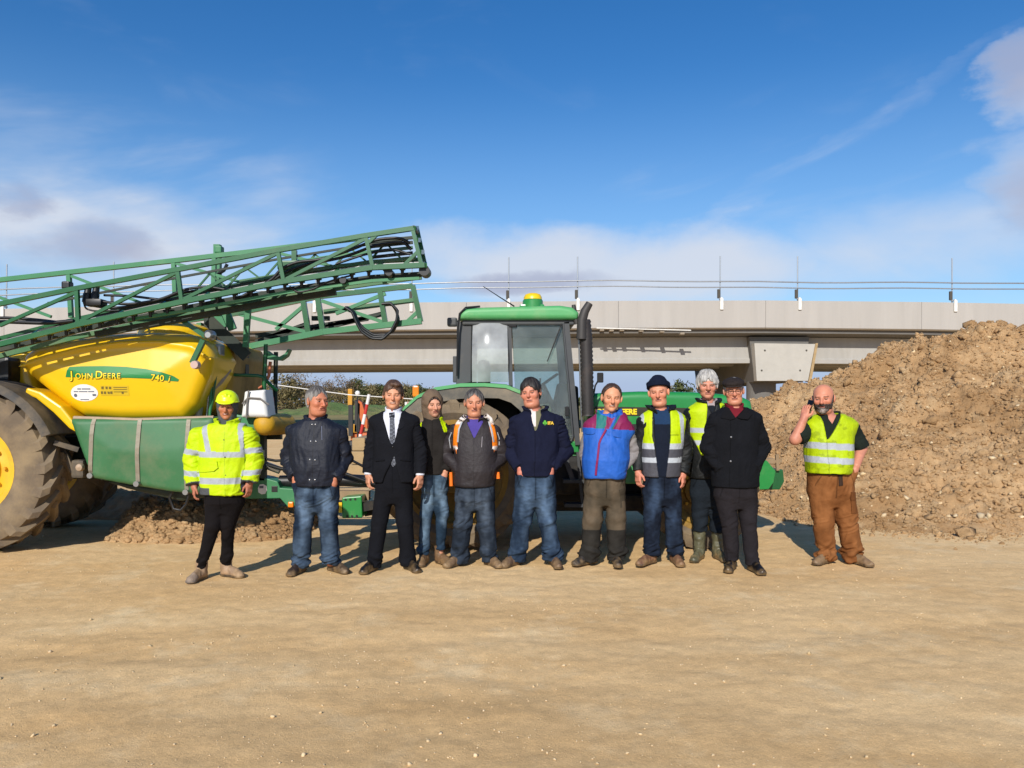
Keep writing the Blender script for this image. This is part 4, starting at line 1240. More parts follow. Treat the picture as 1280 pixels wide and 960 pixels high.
# ---------------------------------------------------------------- man in navy fleece
def person_fleece():
    p = Person('dark haired man in navy fleece with small chest logo, hands in jean pockets', 7.40, 668, 236)
    head = dict(c=(663.5, 490.5), h=34.5, yaw=-16, roll=-7, skin='#b97a66', brow='#241a16', hair='full', hair_col='#15110f', hair_col2='#2a211c', hair_t=.010, hair_top=1.5, ruddy=1.0, fat=.5, smile=0, scalp='#15110f')
    S = setup(p, head, (669, 514), [(645, 529), (697, 528)], [(637, 563, .05), (707, 563, .05)], [(650, 584, -.11), (688, 584, -.11)],
              [(514, 655, 684, .105), (525, 642, 699, .13), (550, 643, 699, .165), (575, 643, 697, .175, -.01), (594, 645, 693, .165, -.01)],
              [(586, 645, 693, .145), (608, 644, 694, .145), (628, 644, 693, .14)],
              [(656, 620), (683, 620)], [(652, 657), (685, 657)], [(646, 698, .02), (691, 696, .02)], leg_r=(.110, .086, .084),
              hands=(POCK(.08, (.5, -1, -.2)), POCK(-.08, (-.5, -1, -.2))), hand_skin='#b46a5a', neck_r=.064)
    make_body(p, S); make_hair(p, S.head)
    upper(p, S, 'shirt', M_CLOTH, lambda A: np.where(((A.u < 669) & (A.v < 533))[:, None], K('#cfc4c0')[None], K('#6d6a52')[None]), rows=S.trows, inf=-.016, sleeves=False, neck_r=.058, folds=.003, sh_frac=.7, sh_r=.06,
          collar=dict(z=-.012, h=0.061, a=.070, b=.076, th=.008, flare=.2, gap=.02, dip=.35, open=8))
    base = K('#15182b')
    def col(A):
        c = np.tile(base, (len(A.X), 1))*(1+.10*fbm(A.X*12, 3, 2))[:, None]
        c[(np.abs(A.u-668.5+.02*(A.v-540)) < .45) & A.front & ~A.arm & (A.v > 535)] *= .5
        c[A.arm & (np.abs(A.t-.42) < .012)] *= .35
        return c
    V, o = upper(p, S, 'fleece_jacket', M_CLOTH, col, sl=(.082, .076, .060), folds=.009, seed=41, neck_r=.062, sh_r=.078,
                 cuts=[wedge(p, [(660, 502), (679, 502), (677, 513), (668.8, 538), (662, 513)])],
                 collar=dict(z=-.02, h=0.071, a=.080, b=.086, th=.011, flare=.35, gap=.03, dip=.3, open=8))
    # chest logo: green shamrock and letters
    y = V.front_y(*(lambda q: (q[0], q[2]))(p.P(684, 528)))[0]
    g = mat('logo_green', C('#4fa02c'), .7); ye = mat('logo_yellow', C('#d8b23a'), .7)
    b = MB()
    for du, dv in ((-1.3, .6), (1.3, .6), (0, -1.4)):
        q = p.P(680.5+du, 528+dv); b.lathe([(0, .002), (.010, .002), (.0125, 0), (.0125, -.012)], (q[0], y-.005, q[2]), (0, -1, 0), 10)
    q = p.P(680.5, 528); b.box((q[0]-.003, y-.007, q[2]-.024), (q[0]+.003, y+.008, q[2]))
    b.build('logo', g, p.root).location = (0, 0, 0)
    q = p.P(683.6, 530.2)
    yl = V.front_y(*(lambda q: (q[0], q[2]))(p.P(687, 528)))[0]
    text_obj('logo_letters', 'IFA', .042, Matrix.Translation((q[0], yl-.014, q[2])) @ Matrix.Rotation(math.radians(9), 4, 'Z') @ Matrix.Rotation(math.pi/2, 4, 'X'), ye, p.root, .004, offset=.0016)
    trousers(p, S, 'jeans', M_DENIM, jean_col('#1e2a3a', '#4c6078', 8), folds=.010, seed=16)
    shoe(p, (646, .04), -38, 'shoe', '#5a4636', '#382c22', .30); shoe(p, (692, .03), 10, 'shoe', '#5a4636', '#382c22', .30)

# ---------------------------------------------------------------- man in blue gilet
def person_gilet():
    p = Person('smiling man in blue and maroon padded gilet over grey sweater', 7.44, 755, 229)
    head = dict(c=(764, 497), h=34, yaw=0, roll=4, skin='#c2876a', brow='#5a3c2a', hair='receding', hair_col='#3a281e', hair_t=.008, hair_top=.9, smile=1.2, teeth=1, ruddy=.9, w=1.0, squint=.0018, scalp='#8a6350', scalp_a=.35)
    S = setup(p, head, (761, 520), [(738, 532), (786, 538)], [(731, 567, .07), (795, 567, .06)], [(737, 590, .06), (779, 585, -.05)],
              [(518, 745, 779, .105), (529, 733, 786, .13), (550, 730, 785, .165), (574, 728, 785, .185, -.02), (597, 731, 780, .175, -.02)],
              [(586, 731, 780, .15), (606, 731, 781, .15), (626, 731, 780, .145)],
              [(743, 620), (769, 620)], [(740, 655), (771, 655)], [(737, 698, .03), (772, 697, .02)], leg_r=(.102, .088, .088),
              hands=(POCK(.2), POCK(-.1)), hand_skin='#b97d66', neck_r=.058)
    make_body(p, S); make_hair(p, S.head)
    upper(p, S, 'sweater', M_CLOTH, flat_col('#85807f', .12), rows=S.trows, inf=-.018, sl=(.086, .078, .060), sl_end=(.98, .98), neck_r=.058, folds=.008, seed=51)
    blue = K('#2258ae'); mar = K('#7a1c4a'); teal = K('#146a66')
    def col(A):
        c = np.tile(blue, (len(A.X), 1))*(1+.08*fbm(A.X*10, 3, 2))[:, None]
        zipc = 755+(535-A.v)*.42
        zipc = np.where(A.v > 552, 746-(A.v-552)*.16+(0), 746.5+(552-A.v)*.56)
        yoke = (A.v < 535.5+(A.u-755)*.055)
        c[yoke] = mar
        te = yoke & A.front & (np.abs(A.u-(749+(535-A.v)*.12)) < 6.0) | yoke & A.front & (np.abs(A.u-(764+(530-A.v)*.62)) < 3.0)
        c[te] = teal
        c[yoke & A.front & (np.abs(A.u-zipc-3.5) < 2.6)] = blue*1.0
        zz = A.front & yoke & (np.abs(A.u-zipc) < 2.8)
        c[zz] = mar*1.05
        c[(np.abs(A.u-763) < 14) & (A.v < 522.5-np.abs(A.u-763)*.35) ] = blue
        c[(A.v > 593.5)] *= .85
        return c
    holes = []
    V, o = upper(p, S, 'gilet', M_SHELL, col, rows=S.trows, inf=.004, sleeves=False, sh_frac=.98, sh_r=.064, neck_r=.062, folds=.013, seed=52, torso_folds=1.0,
                 collar=dict(z=-.022, h=0.078, a=.078, b=.086, th=.012, flare=.25, gap=.022, dip=.35, open=9))
    strip(p, V, [(755.4, 536), (749, 547), (746.5, 553), (745, 565), (743, 580), (742, 592)], 2.4, 'zip', M_SHELL, mar*1.05, t=.004)
    patch(p, V, [(731, 536.5), (742, 536), (741.5, 541), (738, 542.5), (731, 542)], 'pocket_flap', M_SHELL, t=.007, col=blue*.95)
    patch(p, V, [(756, 537.5), (779, 539), (779, 543.5), (775, 547), (756.5, 542.5)], 'pocket_flap', M_SHELL, t=.007, col=blue*.95)
    kh = K('#443d32'); fd = K('#5d5142'); lo = K('#2a2825')
    def tc(A):
        n = np.clip(.5+.8*fbm(A.X*np.array([9, 9, 6]), 3, 4), 0, 1)[:, None]
        c = kh*(1-n)+fd*n
        m = (A.v > 661)
        c[m] = lo*(1+.25*fbm(A.X[m]*12, 3, 6))[:, None]
        return c
    V = trousers(p, S, 'work_trousers', M_CLOTH, tc, folds=.011, seed=17)
    patch(p, V, [(772.5, 612), (782.5, 610), (783, 632), (773.5, 633)], 'cargo_pocket', M_CLOTH, t=.012, col=kh*1.05)
    patch(p, V, [(772, 610.5), (783, 608.5), (783.2, 615), (772.4, 617)], 'pocket_flap', M_CLOTH, t=.017, col=kh*.95)
    shoe(p, (740, .05), -52, 'shoe', '#231f1d', '#191614', .31); shoe(p, (771, .05), -3, 'shoe', '#231f1d', '#191614', .30)

# ---------------------------------------------------------------- man in navy beanie
def person_beanie():
    p = Person('man in navy beanie and open two-tone reflective vest', 7.48, 828, 234)
    head = dict(c=(822.5, 490), h=33.5, yaw=-16, roll=-5, skin='#c08068', brow='#6a4a38', hair='short', ruddy=1.0, smile=.5, fat=.4)
    S = setup(p, head, (826, 514), [(805, 527), (852, 527)], [(799, 563, .03), (858, 563, .03)], [(797, 589, -.03), (853, 591, -.03)],
              [(513, 812, 843, .105), (524, 801, 856, .13), (552, 803, 853, .155), (575, 803, 850, .16), (595, 803, 849, .155)],
              [(586, 804, 849, .135), (606, 804, 850, .14), (626, 804, 850, .135)],
              [(815, 620), (839, 620)], [(815, 655), (843, 655)], [(814, 690, .02), (845, 690, .04)], leg_r=(.098, .079, .075),
              hands=(HANG(0), HANG(1)), hand_skin='#b97260', neck_r=.062)
    make_body(p, S)
    upper(p, S, 'jumper', M_CLOTH, lambda A: np.where((A.v < 530)[:, None], K('#1d3350')[None], K('#151b28')[None]), rows=S.trows, inf=-.012, sleeves=False, neck_r=.058, folds=.004, sh_frac=.7, sh_r=.062,
          collar=dict(z=-.012, h=0.056, a=.068, b=.074, th=.009, flare=.1, gap=.02, dip=.35, open=8))
    V, o = upper(p, S, 'jacket', M_SHELL, flat_col('#151718', .15), sl=(.078, .070, .058), folds=.009, seed=61, neck_r=.062, sh_r=.072,
                 cuts=[wedge(p, [(813, 504), (839, 504), (837, 540), (834, 610), (814, 610), (815, 540)])],
                 collar=dict(z=-.022, h=0.081, a=.082, b=.088, th=.013, flare=.35, gap=.04, dip=.3, open=8))
    def vc(A):
        c = np.tile(HI_V, (len(A.X), 1))
        g = (A.v > 560)
        c[g] = K('#46464c')
        c[band(A.v, 553.5, 560.5) | band(A.v, 570.5, 577)] = SILVER*1.15
        c[(A.v < 554) & (np.abs(A.u-(848.5+(A.v-515)*.06)) < 2.6)] = SILVER*1.1
        c[(A.v < 554) & (np.abs(A.u-(801.5-(A.v-515)*.03)) < 2.0)] = SILVER*1.1
        c[(A.u > 833) & (A.u < 845) & (np.abs(A.v-543) < .5)] *= .6
        return c
    V, o = upper(p, S, 'hi_vis_vest', M_SHELL, vc, rows=S.trows, inf=.010, sleeves=False, sh_frac=.84, sh_r=.070, neck_r=.088, folds=.006, seed=62,
                 cuts=[wedge(p, [(806, 500), (840, 500), (834.5, 545), (833, 610), (810, 610), (812.5, 545)], .10)])
    trousers(p, S, 'jeans', M_DENIM, jean_col('#161c28', '#334258', 9), folds=.010, seed=18)
    shoe(p, (815, .03), -42, 'boot', '#6b4a36', '#4a382a', .31); shoe(p, (845, .05), 3, 'boot', '#6b4a36', '#4a382a', .31)
    c, R, hs = head_frame(p, S.head)
    V = Vol(axis(-.13, .13, .0045), axis(-.14, .16, .0045), axis(-.06, .2, .0045))
    V.ell((0, .02, .045), (.093, .112, .108), .02)
    V.op(lambda X, Y, Z: Z-.042+.35*Y+0*X, (-.2, -.2, -.1), (.2, .2, .2), .006, 's')
    V.op(lambda X, Y, Z: np.maximum(np.abs(np.sqrt((X/.094)**2+((Y-.02)/.113)**2)-1)*.09-.010, np.abs(Z-.062+.35*Y)-.024)+0*X, (-.12, -.13, -.06), (.12, .16, .16), .008)
    X, Q = V.nets(); N = vnormals(X, Q)
    X = X+N*(.0016*np.sin(np.arctan2(X[:, 0], X[:, 1]-.02)*70)+.003*vnoise(X*25, 2))[:, None]
    np_mesh('beanie', (X*hs)@R.T+c, Q, M_CLOTH, p.root, colors=np.tile(K('#141a2c'), (len(X), 1)))

# ---------------------------------------------------------------- white haired man in wellingtons
def person_white_hair():
    p = Person('white haired man in yellow vest and green wellington boots', 7.70, 880, 237)
    head = dict(c=(883, 481.5), h=33, yaw=-8, roll=0, skin='#b87c68', brow='#8a8078', hair='fringe', hair_col='#8a8680', hair_col2='#bdb9b2', hair_t=.017, hair_top=1.4, hair_amp=.013, ruddy=.9, smile=.2, scalp='#b9b5ae')
    S = setup(p, head, (886, 504), [(864, 517), (907, 517)], [(857, 553, .03), (914, 553, .03)], [(860, 586, .0), (910, 586, .0)],
              [(504, 872, 900, .105), (514, 860, 911, .13), (545, 862, 909, .15), (575, 862, 907, .155), (597, 862, 906, .15)],
              [(588, 864, 905, .13), (608, 863, 906, .13), (628, 863, 906, .13)],
              [(874, 622), (896, 622)], [(875, 645), (897, 645)], [(875, 661, .0), (897, 661, .0)], leg_r=(.094, .078, .072), neck_r=.056)
    make_body(p, S); make_hair(p, S.head)
    upper(p, S, 'shirt', M_CLOTH, lambda A: np.where((A.v < 507)[:, None], K('#9a8e8e')[None], K('#1c1f25')[None]), rows=S.trows, inf=-.014, sleeves=False, neck_r=.052, folds=.003, sh_frac=.7, sh_r=.06,
          collar=dict(z=-.012, h=.06, a=.066, b=.072, th=.008, flare=.15, gap=.016, dip=.35, open=6))
    V, o = upper(p, S, 'jacket', M_SHELL, flat_col('#141617', .15), sl=(.076, .068, .056), folds=.009, seed=71, neck_r=.060, sh_r=.072,
                 cuts=[wedge(p, [(878, 494), (895, 494), (893, 505), (886.5, 518), (880, 505)])],
                 collar=dict(z=-.022, h=0.076, a=.078, b=.084, th=.012, flare=.35, gap=.03, dip=.3, open=8))
    def vc(A):
        c = np.tile(HI_V, (len(A.X), 1))
        c[band(A.v, 534.5, 540.5) | band(A.v, 550, 555.5)] = SILVER*1.1
        return c
    V, o = upper(p, S, 'hi_vis_vest', M_SHELL, vc, rows=[r for r in S.trows if r[0] > p.z(570)]+[(p.z(568), 0, 0, .17, .155)], inf=.010, sleeves=False, sh_frac=.8, sh_r=.068, neck_r=.085, folds=.005, seed=72,
                 cuts=[wedge(p, [(876, 490), (896, 490), (898, 580), (874, 580), (877.5, 540)], .10), wedge(p, [(856, 530), (872.5, 569), (872, 590), (840, 590)], .3), wedge(p, [(911, 530), (904.5, 569), (905, 590), (935, 590)], .3)])
    trousers(p, S, 'trousers', M_CLOTH, flat_col('#1b2128', .15), folds=.008, seed=19)
    shoe(p, (874, .0), -28, 'welly', '#565440', '#3a382c', .30, M_BLACKSHOE); shoe(p, (898, .02), 8, 'welly', '#565440', '#3a382c', .30, M_BLACKSHOE)

# ---------------------------------------------------------------- man in flat cap
def person_flat_cap():
    p = Person('man in flat cap, glasses and long black coat', 7.19, 925, 242)
    head = dict(c=(916, 488.5), h=32.5, yaw=-12, roll=-4, skin='#b87c66', brow='#6a5a50', hair='short', hair_col='#8a8580', hair_t=.006, hair_top=.8, ruddy=.9, smile=.9, fat=.2, scalp='#8a8078', scalp_a=.4)
    S = setup(p, head, (918, 511), [(894, 524), (943, 523)], [(885, 560, .03), (956, 560, .05)], [(899, 586, -.075), (938, 584, -.07)],
              [(510, 903, 934, .105), (521, 890, 949, .13), (548, 889, 947, .155), (578, 889, 947, .16), (608, 890, 948, .155)],
              [(598, 893, 946, .13), (612, 893, 946, .135), (630, 893, 946, .13)],
              [(908, 624), (932, 624)], [(911, 660), (937, 660)], [(917, 698, .05), (940, 702, -.03)], leg_r=(.092, .072, .066), neck_r=.058)
    make_body(p, S); make_hair(p, S.head)
    upper(p, S, 'shirt', M_CLOTH, flat_col('#6b1c26', .12), rows=S.trows, inf=-.014, sleeves=False, neck_r=.055, folds=.003, sh_frac=.7, sh_r=.06,
          collar=dict(z=-.012, h=0.068, a=.066, b=.073, th=.009, flare=.15, gap=.02, dip=.35, open=8))
    def col(A):
        c = np.tile(K('#121317'), (len(A.X), 1))*(1+.12*fbm(A.X*10, 3, 2))[:, None]
        c[(np.abs(A.u-908.5+.03*(A.v-520)) < .4) & A.front & ~A.arm & (A.v > 522)] *= .5
        return c
    V, o = upper(p, S, 'coat', M_CLOTH, col, sl=(.080, .074, .064), folds=.009, seed=81, neck_r=.062, sh_r=.076,
                 cuts=[wedge(p, [(908, 502), (927, 502), (925, 512), (914.5, 522), (909, 512)])])
    dk = K('#121215')
    patch(p, V, [(905, 511), (909.5, 510), (914, 522.5), (908, 524.5), (897, 522), (900, 516)], 'collar', M_CLOTH, t=.012, col=dk)
    patch(p, V, [(925.5, 509), (930, 511), (936, 517), (929, 524), (920, 523), (915, 521)], 'collar', M_CLOTH, t=.012, col=dk)
    studs(p, V, [(908.3, 545.5), (907.5, 575)], .009, 'button', mat('button_grey', C('#77777a'), .3), None)
    trousers(p, S, 'trousers', M_CLOTH, flat_col('#232023', .12), folds=.007, seed=20)
    shoe(p, (917, .06), -25, 'shoe', '#131112', '#0d0c0c', .29, M_BLACKSHOE); shoe(p, (940, -.02), 6, 'shoe', '#131112', '#0d0c0c', .29, M_BLACKSHOE)
    c, R, hs = head_frame(p, S.head)
    V = Vol(axis(-.13, .13, .0045), axis(-.18, .16, .0045), axis(.0, .18, .0045))
    V.ell((0, .01, .072), (.098, .118, .052), .02, R=rotm(0, 6, 0)); V.ell((0, -.045, .070), (.090, .085, .034), .03)
    V.ell((0, -.085, .052), (.072, .058, .010), .008, R=rotm(0, 18, 0))
    V.op(lambda X, Y, Z: Z-.040+.02*Y+0*X, (-.2, -.2, -.1), (.2, .2, .05), .004, 's')
    X, Q = V.nets(); X = X+vnormals(X, Q)*(vnoise(X*25, 2)*.003)[:, None]
    np_mesh('flat_cap', (X*hs)@R.T+c, Q, M_CLOTH, p.root, colors=np.tile(K('#2a2422'), (len(X), 1))*(1+.3*vnoise(X*150, 3))[:, None])
    b = MB(); T = lambda q: c+R@(np.array(q)*hs)
    for sx in (-1, 1):
        ring = [T((sx*.031+.022*math.copysign(abs(math.cos(a))**.6, math.cos(a)), -.108, .002+.017*math.copysign(abs(math.sin(a))**.7, math.sin(a)))) for a in np.linspace(0, 2*math.pi, 17)]
        b.tube(ring, .0024, 6, caps=False)
        b.tube([T((sx*.053, -.107, .008)), T((sx*.080, -.06, .008)), T((sx*.084, .0, .004))], .0024, 6)
    b.tube([T((-.009, -.110, .006)), T((.009, -.110, .006))], .0024, 6)
    b.build('glasses', mat('glasses_frame', C('#1c1816'), .3), p.root, smooth=60).location = (0, 0, 0)

# ---------------------------------------------------------------- bald bearded man on the phone
def person_phone():
    p = Person('bald bearded man in yellow vest and brown trousers talking on a phone', 7.51, 1045, 230)
    head = dict(c=(1027.5, 498), h=35, yaw=-30, roll=-3, skin='#b87862', brow='#2a1d17', hair='bald', ruddy=.9, smile=.6, fat=.4, scalp='#7a5546', scalp_a=.0, w=1.02)
    S = setup(p, head, (1036, 521), [(1013, 534), (1066, 532)], [(991, 549, -.06), (1079, 561, .04)], [(1001.5, 523, -.07), (1065, 581, -.095)],
              [(519, 1021, 1052, .11), (529, 1009, 1066, .135), (555, 1009, 1062, .17), (578, 1009, 1061, .185, -.02), (592, 1010, 1059, .18, -.02)],
              [(586, 1010, 1063, .165, -.01), (606, 1010, 1066, .155), (628, 1012, 1066, .15)],
              [(1025, 622), (1053, 622)], [(1029, 658), (1060, 658)], [(1034, 694, .02), (1066, 697, .0)], leg_r=(.112, .096, .092),
              arm_r=(.062, .052, .036), hands=(dict(kind='phone', d=(.26, .14, 1), t=(.75, -.65, .1), curl=-1.1, s=1.0), POCK(-.18, (-.3, -1, -.2))), hand_skin='#b57360', neck_r=.068)
    make_body(p, S); make_beard(p, S.head)
    V, o = upper(p, S, 'polo_shirt', M_CLOTH, flat_col('#1c231e', .15), inf=-.006, sl=(.086, .088, .06), sl_end=(.42, .46), folds=.006, seed=91, neck_r=.066, sh_r=.078,
                 cuts=[wedge(p, [(1024, 512), (1045, 512), (1034, 531)])], collar=dict(z=-.015, h=0.071, a=.082, b=.088, th=.009, flare=.2, gap=.03, dip=.3, open=9))
    def vc(A):
        n = np.clip(.5+.6*fbm(A.X*9, 4, 3), 0, 1)[:, None]
        c = HI_V*.95*(1-.18*n)
        c = np.where((fbm(A.X*14, 4, 8) > .42)[:, None], c*.72, c)
        sl = A.v-.05*(A.u-1035)
        c[band(sl, 553, 561) | band(sl, 570.5, 578)] = SILVER
        c[(np.abs(A.u-(1024.5+np.abs(A.v-560)*.02)) < .45) & A.front & (A.v > 548)] *= .6
        return c
    V, o = upper(p, S, 'hi_vis_vest', M_SHELL, vc, rows=[r for r in S.trows if r[0] > p.z(591)]+[(p.z(590.5), (1034-1045)*p.k, -.02, .190, .185)], inf=.016, sleeves=False, sh_frac=.78, sh_r=.074, neck_r=.078, folds=.008, seed=92, torso_folds=.9,
                 cuts=[wedge(p, [(1019, 508), (1054, 508), (1027, 549), (1024.5, 549)], -.01)])
    br = K('#6e4424'); br2 = K('#8a5a34')
    def tc(A):
        n = np.clip(.5+.7*fbm(A.X*np.array([8, 8, 6]), 3, 4), 0, 1)[:, None]
        return br*(1-n)+br2*n
    V = trousers(p, S, 'work_trousers', M_CLOTH, tc, folds=.013, seed=22, zs=17)
    patch(p, V, [(1056.5, 614), (1071, 616), (1071.5, 640), (1058.5, 640)], 'cargo_pocket', M_CLOTH, t=.012, col=br)
    patch(p, V, [(1056, 613), (1071.3, 615), (1071.4, 624), (1056.8, 623.5)], 'pocket_flap', M_CLOTH, t=.018, col=br*.9)
    strip(p, V, [(1041, 591), (1042.5, 605)], 5, 'belt_end', M_CLOTH, K('#3a2c24'), t=.006)
    shoe(p, (1036, .02), -52, 'shoe', '#7a6248', '#4a3c2e', .31); shoe(p, (1067, .0), 18, 'shoe', '#7a6248', '#4a3c2e', .31)
    # the phone is held, so a thing of its own
    w = S.wr[0]; root = np.array(p.root.location)
    d = np.array([.26, .14, 1]); d /= np.linalg.norm(d)
    ctr = root+w+d*.115+np.array([.036, .022, .0])
    e = empty('phone', Vector(ctr), 'black mobile phone held to the ear of the bearded man', 'phone')
    b = MB(ctr); M = Matrix.Translation(ctr) @ Matrix(np.array(rotm(-68, -14, 10)).tolist()).to_4x4()
    b.rbox((-.036, -.005, -.072), (.036, .005, .072), .008, M)
    b.build('casing', mat('phone_black', C('#101012'), .25), e, smooth=40)
    b = MB(ctr); b.rbox((-.033, .005, -.066), (.033, .0062, .066), .004, M)
    b.build('screen', mat('phone_screen', C('#08080a'), .08, var=0), e, smooth=40)

for fn in (person_hard_hat, person_navy_jacket, person_suit, person_hooded, person_orange_straps, person_fleece, person_gilet, person_beanie, person_white_hair, person_flat_cap, person_phone):
    if not ONLY or fn.__name__ in ONLY: fn()
# ================================================================== ground, heaps, stones
def soil_mat(name, base, base2, pale, rough=.95, s1=.55, s2=9.0, bump=.6, bscale=40, bdist=.02, damp=None):
    m = bpy.data.materials.new(name); m.use_nodes = True
    nt = m.node_tree; N = nt.nodes; L = nt.links; b = N['Principled BSDF']
    b.inputs['Roughness'].default_value = rough; b.inputs['Specular IOR Level'].default_value = .2
    tc = N.new('ShaderNodeTexCoord'); v = tc.outputs['Object']
    def nz(sc, det=6, ro=.6, vec=v, dist=0):
        n = N.new('ShaderNodeTexNoise'); n.inputs['Scale'].default_value = sc; n.inputs['Detail'].default_value = det; n.inputs['Roughness'].default_value = ro
        n.inputs['Distortion'].default_value = dist
        L.new(vec, n.inputs['Vector']); return n.outputs['Fac']
    def rng(x, a, b_, c=0., d=1.):
        n = N.new('ShaderNodeMapRange'); n.inputs[1].default_value = a; n.inputs[2].default_value = b_; n.inputs[3].default_value = c; n.inputs[4].default_value = d
        L.new(x, n.inputs[0]); return n.outputs[0]
    def mix(f, a, b_):
        n = N.new('ShaderNodeMix'); n.data_type = 'RGBA'; L.new(f, n.inputs['Factor'])
        for k, q in (('A', a), ('B', b_)):
            if isinstance(q, tuple): n.inputs[k].default_value = q
            else: L.new(q, n.inputs[k])
        return n.outputs['Result']
    mp = N.new('ShaderNodeMapping'); mp.inputs['Scale'].default_value = (.55, 1.5, 1); L.new(v, mp.inputs['Vector'])
    c = mix(rng(nz(s1, 7, .62, mp.outputs[0], .6), .36, .64), base, base2)
    c = mix(rng(nz(s1*2.7, 8, .7), .52, .72, 0, .6), c, pale)
    if damp is not None:
        mp2 = N.new('ShaderNodeMapping'); mp2.inputs['Scale'].default_value = (.30, 1.0, 1); mp2.inputs['Rotation'].default_value = (0, 0, .25); mp2.inputs['Location'].default_value = (3.1, 1.7, 0); L.new(v, mp2.inputs['Vector'])
        c = mix(rng(nz(.62, 8, .66, mp2.outputs[0], .8), .50, .72, 0, .55), c, damp)
        mp3 = N.new('ShaderNodeMapping'); mp3.inputs['Scale'].default_value = (.22, 3.2, 1); mp3.inputs['Rotation'].default_value = (0, 0, -.16); L.new(v, mp3.inputs['Vector'])
        c = mix(rng(nz(2.2, 7, .62, mp3.outputs[0], .5), .54, .72, 0, .22), c, damp)
    hs = N.new('ShaderNodeHueSaturation'); L.new(c, hs.inputs['Color']); L.new(rng(nz(s2, 8, .75), .3, .7, .84, 1.14), hs.inputs['Value'])
    hs2 = N.new('ShaderNodeHueSaturation'); L.new(hs.outputs[0], hs2.inputs['Color']); L.new(rng(nz(s2*9, 4, .7), .3, .7, .86, 1.12), hs2.inputs['Value'])
    c = hs2.outputs[0]
    # small pale grit pressed into the surface
    vo = N.new('ShaderNodeTexVoronoi'); vo.inputs['Scale'].default_value = 26; L.new(v, vo.inputs['Vector'])
    gr = N.new('ShaderNodeMath'); gr.operation = 'LESS_THAN'; gr.inputs[1].default_value = .10; L.new(vo.outputs['Distance'], gr.inputs[0])
    sp = N.new('ShaderNodeSeparateColor'); L.new(vo.outputs['Color'], sp.inputs[0])
    g2 = N.new('ShaderNodeMath'); g2.operation = 'GREATER_THAN'; g2.inputs[1].default_value = .86; L.new(sp.outputs[0], g2.inputs[0])
    g3 = N.new('ShaderNodeMath'); g3.operation = 'MULTIPLY'; L.new(gr.outputs[0], g3.inputs[0]); L.new(g2.outputs[0], g3.inputs[1])
    g4 = N.new('ShaderNodeMath'); g4.operation = 'MULTIPLY'; g4.inputs[1].default_value = .6; L.new(g3.outputs[0], g4.inputs[0])
    c = mix(g4.outputs[0], c, pale)
    L.new(c, b.inputs['Base Color'])
    ad = N.new('ShaderNodeMath'); ad.operation = 'MULTIPLY_ADD'; ad.inputs[1].default_value = .5
    L.new(nz(bscale*4, 5, .7), ad.inputs[0]); L.new(nz(bscale, 8, .7), ad.inputs[2])
    bp = N.new('ShaderNodeBump'); bp.inputs['Strength'].default_value = bump; bp.inputs['Distance'].default_value = bdist
    L.new(ad.outputs[0], bp.inputs['Height']); L.new(bp.outputs[0], b.inputs['Normal'])
    return m
M_DIRT = soil_mat('dusty_ground', C('#e4c18d'), C('#d6af79'), C('#ecd5aa'), bump=.55, bscale=30, bdist=.012, damp=C('#bb9562'))
M_SOIL = soil_mat('spoil_soil', C('#cda87b'), C('#ad885e'), C('#dcc095'), s1=1.0, s2=7, bump=.9, bscale=22, bdist=.035)
M_STONE = mat('pale_stone', C('#cfb995'), .85, var=.3, vscale=4, bump=.4, bscale=70, hue2=C('#c3a87c'))
M_FIELD = mat('field', C('#8c7a4a'), .95, var=.3, vscale=.25, bump=.5, bscale=2, hue2=C('#77743c'))
M_GRASS = mat('grass', C('#566c34'), .95, var=.3, vscale=.9, bump=.8, bscale=5, bdist=.2, hue2=C('#7a7648'))

def grid_mesh(name, xs, ys, zf, m, parent=None):
    Xg, Yg = np.meshgrid(xs, ys, indexing='ij')
    P = np.stack([Xg.ravel(), Yg.ravel(), np.zeros(Xg.size)], 1)
    P[:, 2] = zf(P)
    nx, ny = len(xs), len(ys)
    i, j = np.meshgrid(np.arange(nx-1), np.arange(ny-1), indexing='ij')
    a = (i*ny+j).ravel()
    Q = np.stack([a, a+ny, a+ny+1, a+1], 1)
    return np_mesh(name, P, Q, m, parent), P

def stretch_axis(lo, hi, flo, fhi, h, g=1.12):
    out = list(np.arange(flo, fhi, h)); st = h; x = out[-1]
    while x < hi: st *= g; x += st; out.append(x)
    st = h; x = out[0]; pre = []
    while x > lo: st *= g; x -= st; pre.append(x)
    return np.array(pre[::-1]+out)

def ground_z(P):
    q = P[:, :2]
    q3 = np.concatenate([q, np.zeros((len(q), 1))], 1)
    near = np.exp(-(np.hypot(q[:, 0], q[:, 1]-6)/9)**2)
    z = near*(.012*fbm(q3*.7, 3, 4)+.0055*fbm(q3*np.array([2.5, 4.5, 1]), 3, 5)+.0040*fbm(q3*14, 3, 6))
    # faint tyre ruts running across
    z -= near*.014*np.exp(-((q[:, 1]-5.1-.10*q[:, 0]+.15*vnoise(q3*.6, 3))/.16)**2)*(.6+.4*vnoise(q3*2.5, 8))
    z -= near*.010*np.exp(-((q[:, 1]-4.25+.22*q[:, 0]+.2*vnoise(q3*.7, 5))/.14)**2)*(.6+.4*vnoise(q3*2.5, 9))
    return z-.012*near
g, _ = grid_mesh('ground', stretch_axis(-900, 900, -6.2, 6.2, .034), stretch_axis(-60, 2500, 2.6, 9.0, .034, 1.10), ground_z, M_DIRT)
tag(g, kind='structure')

